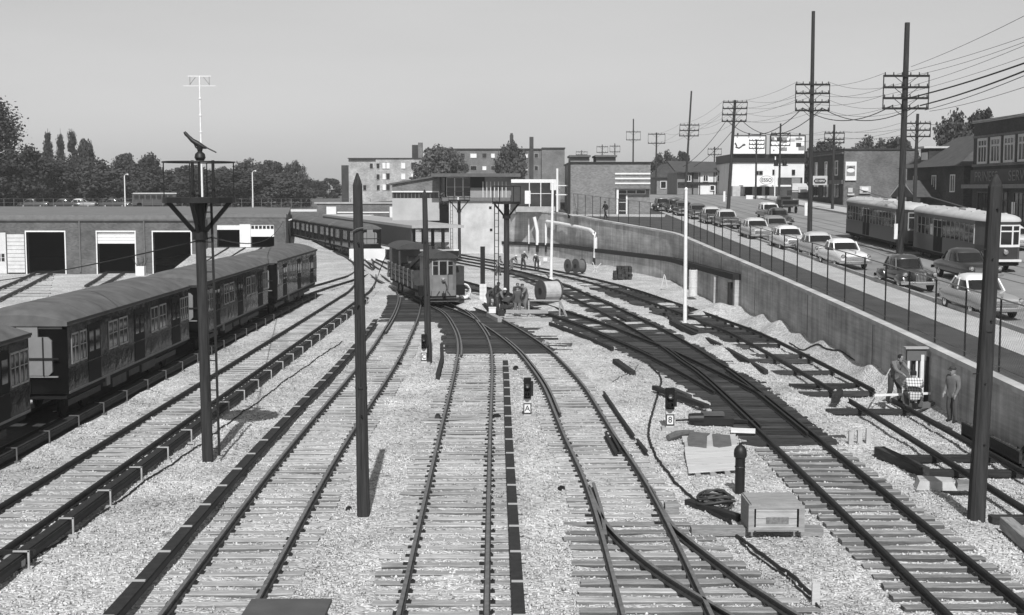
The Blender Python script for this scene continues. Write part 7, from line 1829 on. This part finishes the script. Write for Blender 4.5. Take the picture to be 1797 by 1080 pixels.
# ================================================================== people
def face_bits(m_, hc, yaw, r=.105):
    """head with brow, nose, chin and ears added to a builder"""
    prof = [(.0, -.135), (.045, -.13), (.07, -.1), (.082, -.05), (.09, 0), (.092, .05), (.082, .095), (.05, .125), (0, .135)]
    n = 14; ps = []
    cs, sn = math.cos(yaw), math.sin(yaw)
    def tr(x, y, z): return (hc[0] + x * cs - y * sn, hc[1] + x * sn + y * cs, hc[2] + z)
    for rr, z in prof:
        for j in range(n):
            a = 2 * math.pi * j / n; x, y = rr * .86 * math.cos(a), rr * 1.08 * math.sin(a)
            if y < 0 and z < -.06: y -= .012
            ps.append(tr(x, y, z))
    k = len(prof)
    m_.add(ps, [(i * n + j, i * n + (j + 1) % n, (i + 1) * n + (j + 1) % n, (i + 1) * n + j) for i in range(k - 1) for j in range(n)])
    m_.add([tr(-.014, -.09, .02), (tr(.014, -.09, .02)), tr(.018, -.095, -.03), tr(-.018, -.095, -.03), tr(0, -.125, -.025)], [(0, 1, 4), (1, 2, 4), (2, 3, 4), (3, 0, 4)])
    for sx in (-1, 1): m_.add([tr(sx * .078, .0, .03), tr(sx * .098, .012, .025), tr(sx * .096, .012, -.03), tr(sx * .078, 0, -.03)], [(0, 1, 2, 3)])
    e0 = m_.mi; m_.mi = 3
    for sx in (-1, 1): m_.add([tr(sx * .02, -.098, .012), tr(sx * .045, -.09, .012), tr(sx * .045, -.09, .026), tr(sx * .02, -.098, .026)], [(0, 1, 2, 3)])
    m_.add([tr(-.025, -.097, -.062), tr(.025, -.097, -.062), tr(.025, -.097, -.052), tr(-.025, -.097, -.052)], [(0, 1, 2, 3)])
    m_.mi = e0
POSES = {
 # joint: position (facing -Y); sides l/r
 'stand': dict(pel=(0, 0, .95), che=(0, -.02, 1.32), nek=(0, -.02, 1.5), hed=(0, -.05, 1.63), sl=(.19, -.02, 1.43), el=(.25, -.02, 1.15), wl=(.24, -.14, .93), sr=(-.19, -.02, 1.43), er=(-.25, -.02, 1.15), wr=(-.22, -.16, .93), hl=(.1, 0, .92), kl=(.12, -.03, .5), al=(.13, 0, .08), hr=(-.1, 0, .92), kr=(-.12, -.03, .5), ar=(-.13, .03, .08)),
 'walk': dict(pel=(0, 0, .94), che=(0, -.05, 1.31), nek=(0, -.08, 1.49), hed=(0, -.12, 1.62), sl=(.19, -.06, 1.42), el=(.24, .06, 1.15), wl=(.2, .0, .92), sr=(-.19, -.06, 1.42), er=(-.24, -.15, 1.16), wr=(-.2, -.3, .98), hl=(.1, 0, .92), kl=(.1, -.2, .52), al=(.1, -.25, .1), hr=(-.1, 0, .92), kr=(-.1, .05, .5), ar=(-.1, .33, .14)),
 'bend': dict(pel=(0, .12, .92), che=(0, -.18, 1.18), nek=(0, -.34, 1.27), hed=(0, -.44, 1.33), sl=(.18, -.28, 1.22), el=(.22, -.42, .98), wl=(.15, -.52, .75), sr=(-.18, -.28, 1.22), er=(-.22, -.4, .98), wr=(-.12, -.55, .78), hl=(.11, .1, .9), kl=(.15, -.06, .5), al=(.16, .02, .08), hr=(-.11, .1, .9), kr=(-.15, -.02, .5), ar=(-.16, .12, .08)),
 'crouch': dict(pel=(0, .12, .42), che=(0, -.1, .74), nek=(0, -.2, .9), hed=(0, -.28, 1.0), sl=(.19, -.16, .84), el=(.26, -.38, .68), wl=(.18, -.58, .58), sr=(-.19, -.16, .84), er=(-.28, -.36, .66), wr=(-.16, -.58, .52), hl=(.12, .08, .4), kl=(.2, -.36, .5), al=(.18, -.08, .08), hr=(-.12, .08, .4), kr=(-.22, -.34, .44), ar=(-.18, .0, .08)),
 'lean': dict(pel=(0, .05, .95), che=(.02, -.1, 1.3), nek=(.02, -.18, 1.46), hed=(.02, -.26, 1.57), sl=(.2, -.14, 1.4), el=(.27, -.36, 1.2), wl=(.18, -.55, 1.05), sr=(-.18, -.14, 1.4), er=(-.25, -.34, 1.2), wr=(-.16, -.55, 1.08), hl=(.1, .05, .92), kl=(.14, -.14, .52), al=(.14, -.12, .08), hr=(-.1, .05, .92), kr=(-.13, .0, .5), ar=(-.14, .16, .08)),
}
BODY = {}
def body_mesh(pose, shirt, trouser, key):
    k = (pose, key)
    if k in BODY: return BODY[k]
    J = POSES[pose]; names = list(J)
    E = [('pel', 'che', .165, 's'), ('che', 'nek', .15, 's'), ('nek', 'hed', .06, 'k')]
    for s in 'lr': E += [('che', 's' + s, .1, 's'), ('s' + s, 'e' + s, .065, 's'), ('e' + s, 'w' + s, .048, 's'), ('pel', 'h' + s, .13, 't'), ('h' + s, 'k' + s, .095, 't'), ('k' + s, 'a' + s, .07, 't')]
    rad = dict(pel=.185, che=.2, nek=.062, hed=.055, sl=.1, sr=.1, el=.066, er=.066, wl=.042, wr=.042, hl=.125, hr=.125, kl=.095, kr=.095, al=.07, ar=.07)
    V = [Vector(J[n]) for n in names]; idx_ = {n: i for i, n in enumerate(names)}; ed = [(idx_[a], idx_[c]) for a, c, _, _ in E]; R_ = [rad[n] for n in names]; part = {}
    seg = [(V[idx_[a]], V[idx_[c]], p) for a, c, _, p in E]
    def addv(p, r, frm):
        V.append(Vector(p)); R_.append(r); ed.append((frm, len(V) - 1)); return len(V) - 1
    for s in 'lr':
        sx = 1 if s == 'l' else -1
        a = V[idx_['a' + s]]; t_ = addv((a.x + sx * .02, a.y - .16, .04), .042, idx_['a' + s]); seg.append((a, V[t_], 'f'))
        wv = V[idx_['w' + s]]; d = (wv - V[idx_['e' + s]]).normalized(); side = d.cross(Vector((0, 0, 1)) if abs(d.z) < .9 else Vector((0, 1, 0))).normalized()
        pm = addv(wv + d * .07, .036, idx_['w' + s]); seg.append((wv, V[pm], 'k'))
        for q, ln in ((-1.5, .07), (-.5, .085), (.5, .08), (1.5, .065)):
            f1 = addv(V[pm] + d * ln * .55 + side * q * .018, .011, pm); f2 = addv(V[f1] + d * ln * .5 + Vector((0, .015, -.02)), .009, f1); seg.append((V[pm], V[f2], 'k'))
        th = addv(wv + d * .05 + side * .06 * sx, .012, idx_['w' + s]); seg.append((wv, V[th], 'k'))
    me = bpy.data.meshes.new('sk'); me.from_pydata([tuple(v) for v in V], ed, [])
    o = bpy.data.objects.new('sk', me); COL.objects.link(o)
    md = o.modifiers.new('Skin', 'SKIN'); md.use_smooth_shade = True
    if not me.skin_vertices:
        bm = bmesh.new(); bm.from_mesh(me); bm.verts.layers.skin.verify(); bm.to_mesh(me); bm.free()
    for i, sv_ in enumerate(me.skin_vertices[0].data): sv_.radius = (R_[i], R_[i] * (.72 if i in (idx_['pel'], idx_['che']) else 1)); sv_.use_root = (i == 0)
    sb_ = o.modifiers.new('Sub', 'SUBSURF'); sb_.levels = 1
    dg = bpy.context.evaluated_depsgraph_get(); dg.update()
    bme = bpy.data.meshes.new_from_object(o.evaluated_get(dg)); bpy.data.objects.remove(o)
    vs_ = [tuple(v.co) for v in bme.vertices]; fs_ = [tuple(p.vertices) for p in bme.polygons]
    m_ = MB(); m_.v = vs_; m_.f = fs_
    code = {'s': 0, 't': 1, 'k': 2, 'f': 3}
    for f in fs_:
        c = sum((Vector(vs_[i]) for i in f), Vector()) / len(f); best = (9, 's')
        for a, b2, p in seg:
            ab = b2 - a; t_ = max(0, min(1, (c - a).dot(ab) / max(ab.length_squared, 1e-9))); dd = (c - (a + ab * t_)).length - (.07 if p == 's' and a == V[0] else 0)
            if dd < best[0]: best = (dd, p)
        m_.m.append(code[best[1]])
    m_.mi = 2
    face_bits(m_, J['hed'], 0)
    out = m_.mesh('body', [shirt, trouser, M_SKIN, M_TYRE], True)
    bpy.data.meshes.remove(bme)
    BODY[k] = out
    return out
CLOTH = {n: mat('cloth_' + n, v, .9, .15, 8.0, .3, 40) for n, v in (('black', .02), ('dark', .05), ('mid', .075), ('grey', .15), ('pale', .34), ('white', .65))}
def check_mat():
    m = mat('checked_shirt', .5, .9, .1)
    n = m.node_tree; L = n.links; b = n.nodes['Principled BSDF']
    tc = n.nodes.new('ShaderNodeTexCoord'); ck = n.nodes.new('ShaderNodeTexWave'); ck.wave_type = 'BANDS'; ck.bands_direction = 'X'; ck.inputs['Scale'].default_value = 4.0
    c2 = n.nodes.new('ShaderNodeTexWave'); c2.wave_type = 'BANDS'; c2.bands_direction = 'Z'; c2.inputs['Scale'].default_value = 4.0
    L.new(tc.outputs['Object'], ck.inputs['Vector']); L.new(tc.outputs['Object'], c2.inputs['Vector'])
    ml = n.nodes.new('ShaderNodeMath'); ml.operation = 'ADD'; L.new(ck.outputs['Fac'], ml.inputs[0]); L.new(c2.outputs['Fac'], ml.inputs[1])
    mr = n.nodes.new('ShaderNodeMapRange'); mr.inputs['From Max'].default_value = 2.0; mr.inputs['To Min'].default_value = .1; mr.inputs['To Max'].default_value = .75; L.new(ml.outputs[0], mr.inputs['Value']); L.new(mr.outputs[0], b.inputs['Base Color'])
    return m
CLOTH['check'] = check_mat()
def person(label, loc, rz, pose, shirt, trouser, hat='cap', hatm='dark', held=None, scale=1.0, group='workmen in the yard'):
    t = thing('person', label, 'person', loc, rz, group); t.scale = (scale,) * 3
    link('body', body_mesh(pose, CLOTH[shirt], CLOTH[trouser], shirt + trouser), t)
    h = POSES[pose]['hed']
    if hat == 'cap':
        b = MB(); b.lathe([(.1, .05), (.108, .075), (.1, .115), (.06, .145), (0, .15)], h, 14); b.box((h[0], h[1] - .12, h[2] + .06), (.13, .1, .015)); b.build('cap', CLOTH[hatm], t, smooth=True)
    elif hat == 'fedora':
        MB().lathe([(.17, .055), (.175, .065), (.1, .07), (.095, .15), (.06, .17), (0, .165)], h, 16).build('hat', CLOTH[hatm], t, smooth=True)
    elif hat == 'helmet':
        MB().lathe([(.14, .04), (.145, .055), (.115, .06), (.11, .11), (.07, .155), (0, .165)], h, 16).build('helmet', CLOTH[hatm], t, smooth=True)
    else:
        MB().lathe([(.088, .0), (.098, .04), (.092, .1), (.055, .135), (0, .145)], (h[0], h[1] + .012, h[2] + .004), 14).build('hair', CLOTH['black'], t, smooth=True)
    return t
def man(label, px, py, rz, pose, shirt, trouser, z=-.18, **k):
    b_ = G(px, py, z); return person(label, b_, rz, pose, shirt, trouser, **k)
# group at the pit
man('workman in dark work clothes standing with his back to us at the pit', 908, 556, 3.1, 'stand', 'mid', 'grey', hat='cap', hatm='dark', scale=1.0)
man('workman bending in pale shirt left of the tower pole', 876, 548, .9, 'bend', 'grey', 'dark', hat='helmet', hatm='white')
man('workman in grey stooping at the left end of the pit', 858, 543, 1.4, 'bend', 'mid', 'mid', hat='cap', hatm='mid')
man('workman in dark jacket leaning beside the white-helmeted man', 868, 544, 1.9, 'lean', 'mid', 'dark', hat='cap', hatm='mid')
man('crouching workman in dark clothes in front of the tower', 888, 552, 2.6, 'crouch', 'dark', 'dark', hat='none', scale=1.1)
man('workman facing us with bare head behind the pit', 907, 545, .1, 'lean', 'dark', 'dark', hat='none')
man('workman in pale coat at the right side of the pit', 922, 547, -.9, 'lean', 'grey', 'grey', hat='cap', hatm='mid')
# far group by the wall
man('far workman with white cap bending left of the pipes', 898, 476, 1.2, 'bend', 'grey', 'grey', hat='helmet', hatm='white')
man('far workman with pale hat standing in front of the lower wall', 918, 474, .4, 'lean', 'dark', 'dark', hat='fedora', hatm='white')
man('far workman with white helmet crouching under the thick pipe', 942, 474, -.3, 'bend', 'mid', 'dark', hat='helmet', hatm='white')
man('far workman in shirt sleeves beside the tower pole', 874, 484, .8, 'lean', 'pale', 'mid', hat='none')
# right group
person('workman in plaid shirt standing with a shovel at the wall', (13.05, 43.4, -.1), .5, 'lean', 'grey', 'dark', hat='none', group='workmen in the yard')
person('crouching workman in white checked shirt by the upright pipes', (13.35, 42.1, -.1), 3.0, 'crouch', 'check', 'mid', hat='none', scale=1.12)
person('workman in pale clothes standing side-on against the wall', (13.7, 39.4, -.05), -1.1, 'stand', 'grey', 'mid', hat='cap', hatm='dark')
sh = thing('shovel', 'long-handled shovel held by the plaid-shirted workman', 'shovel', (12.6, 43.1, -.1))
MB().cyl((-.35, 0, .1), (.2, -.1, 1.25), .018, n=6).build('handle', M_PALEWOOD, sh); MB().add([(-.36, -.1, .1), (-.36, .1, .1), (-.5, .09, -.15), (-.5, -.09, -.15), (-.39, 0, .1), (-.54, 0, -.17)], [(0, 4, 5, 3), (4, 1, 2, 5)]).build('blade', M_GSTEEL, sh)
# pedestrian on the terrace
p = GS(1063, 386)
person('man in dark suit and hat walking on the grass before the substation', (p[0], p[1], p[2] + .05), -.9, 'walk', 'black', 'black', hat='fedora', hatm='black', group='pedestrians')
# ================================================================== summer haze
hm = bpy.data.materials.new('haze_air'); hm.use_nodes = True
n = hm.node_tree
for nd in list(n.nodes):
    if nd.type == 'BSDF_PRINCIPLED': n.nodes.remove(nd)
pv = n.nodes.new('ShaderNodeVolumePrincipled'); pv.inputs['Color'].default_value = (.9, .9, .9, 1); pv.inputs['Density'].default_value = 0.00034; pv.inputs['Anisotropy'].default_value = 0.0
n.links.new(pv.outputs[0], n.nodes['Material Output'].inputs['Volume'])
hz_ = MB().bb((-420, -70, -2.4), (430, 950, 32)).build('haze', hm)
tag(hz_, 'thin summer haze hanging over the yard and street', kind='stuff')
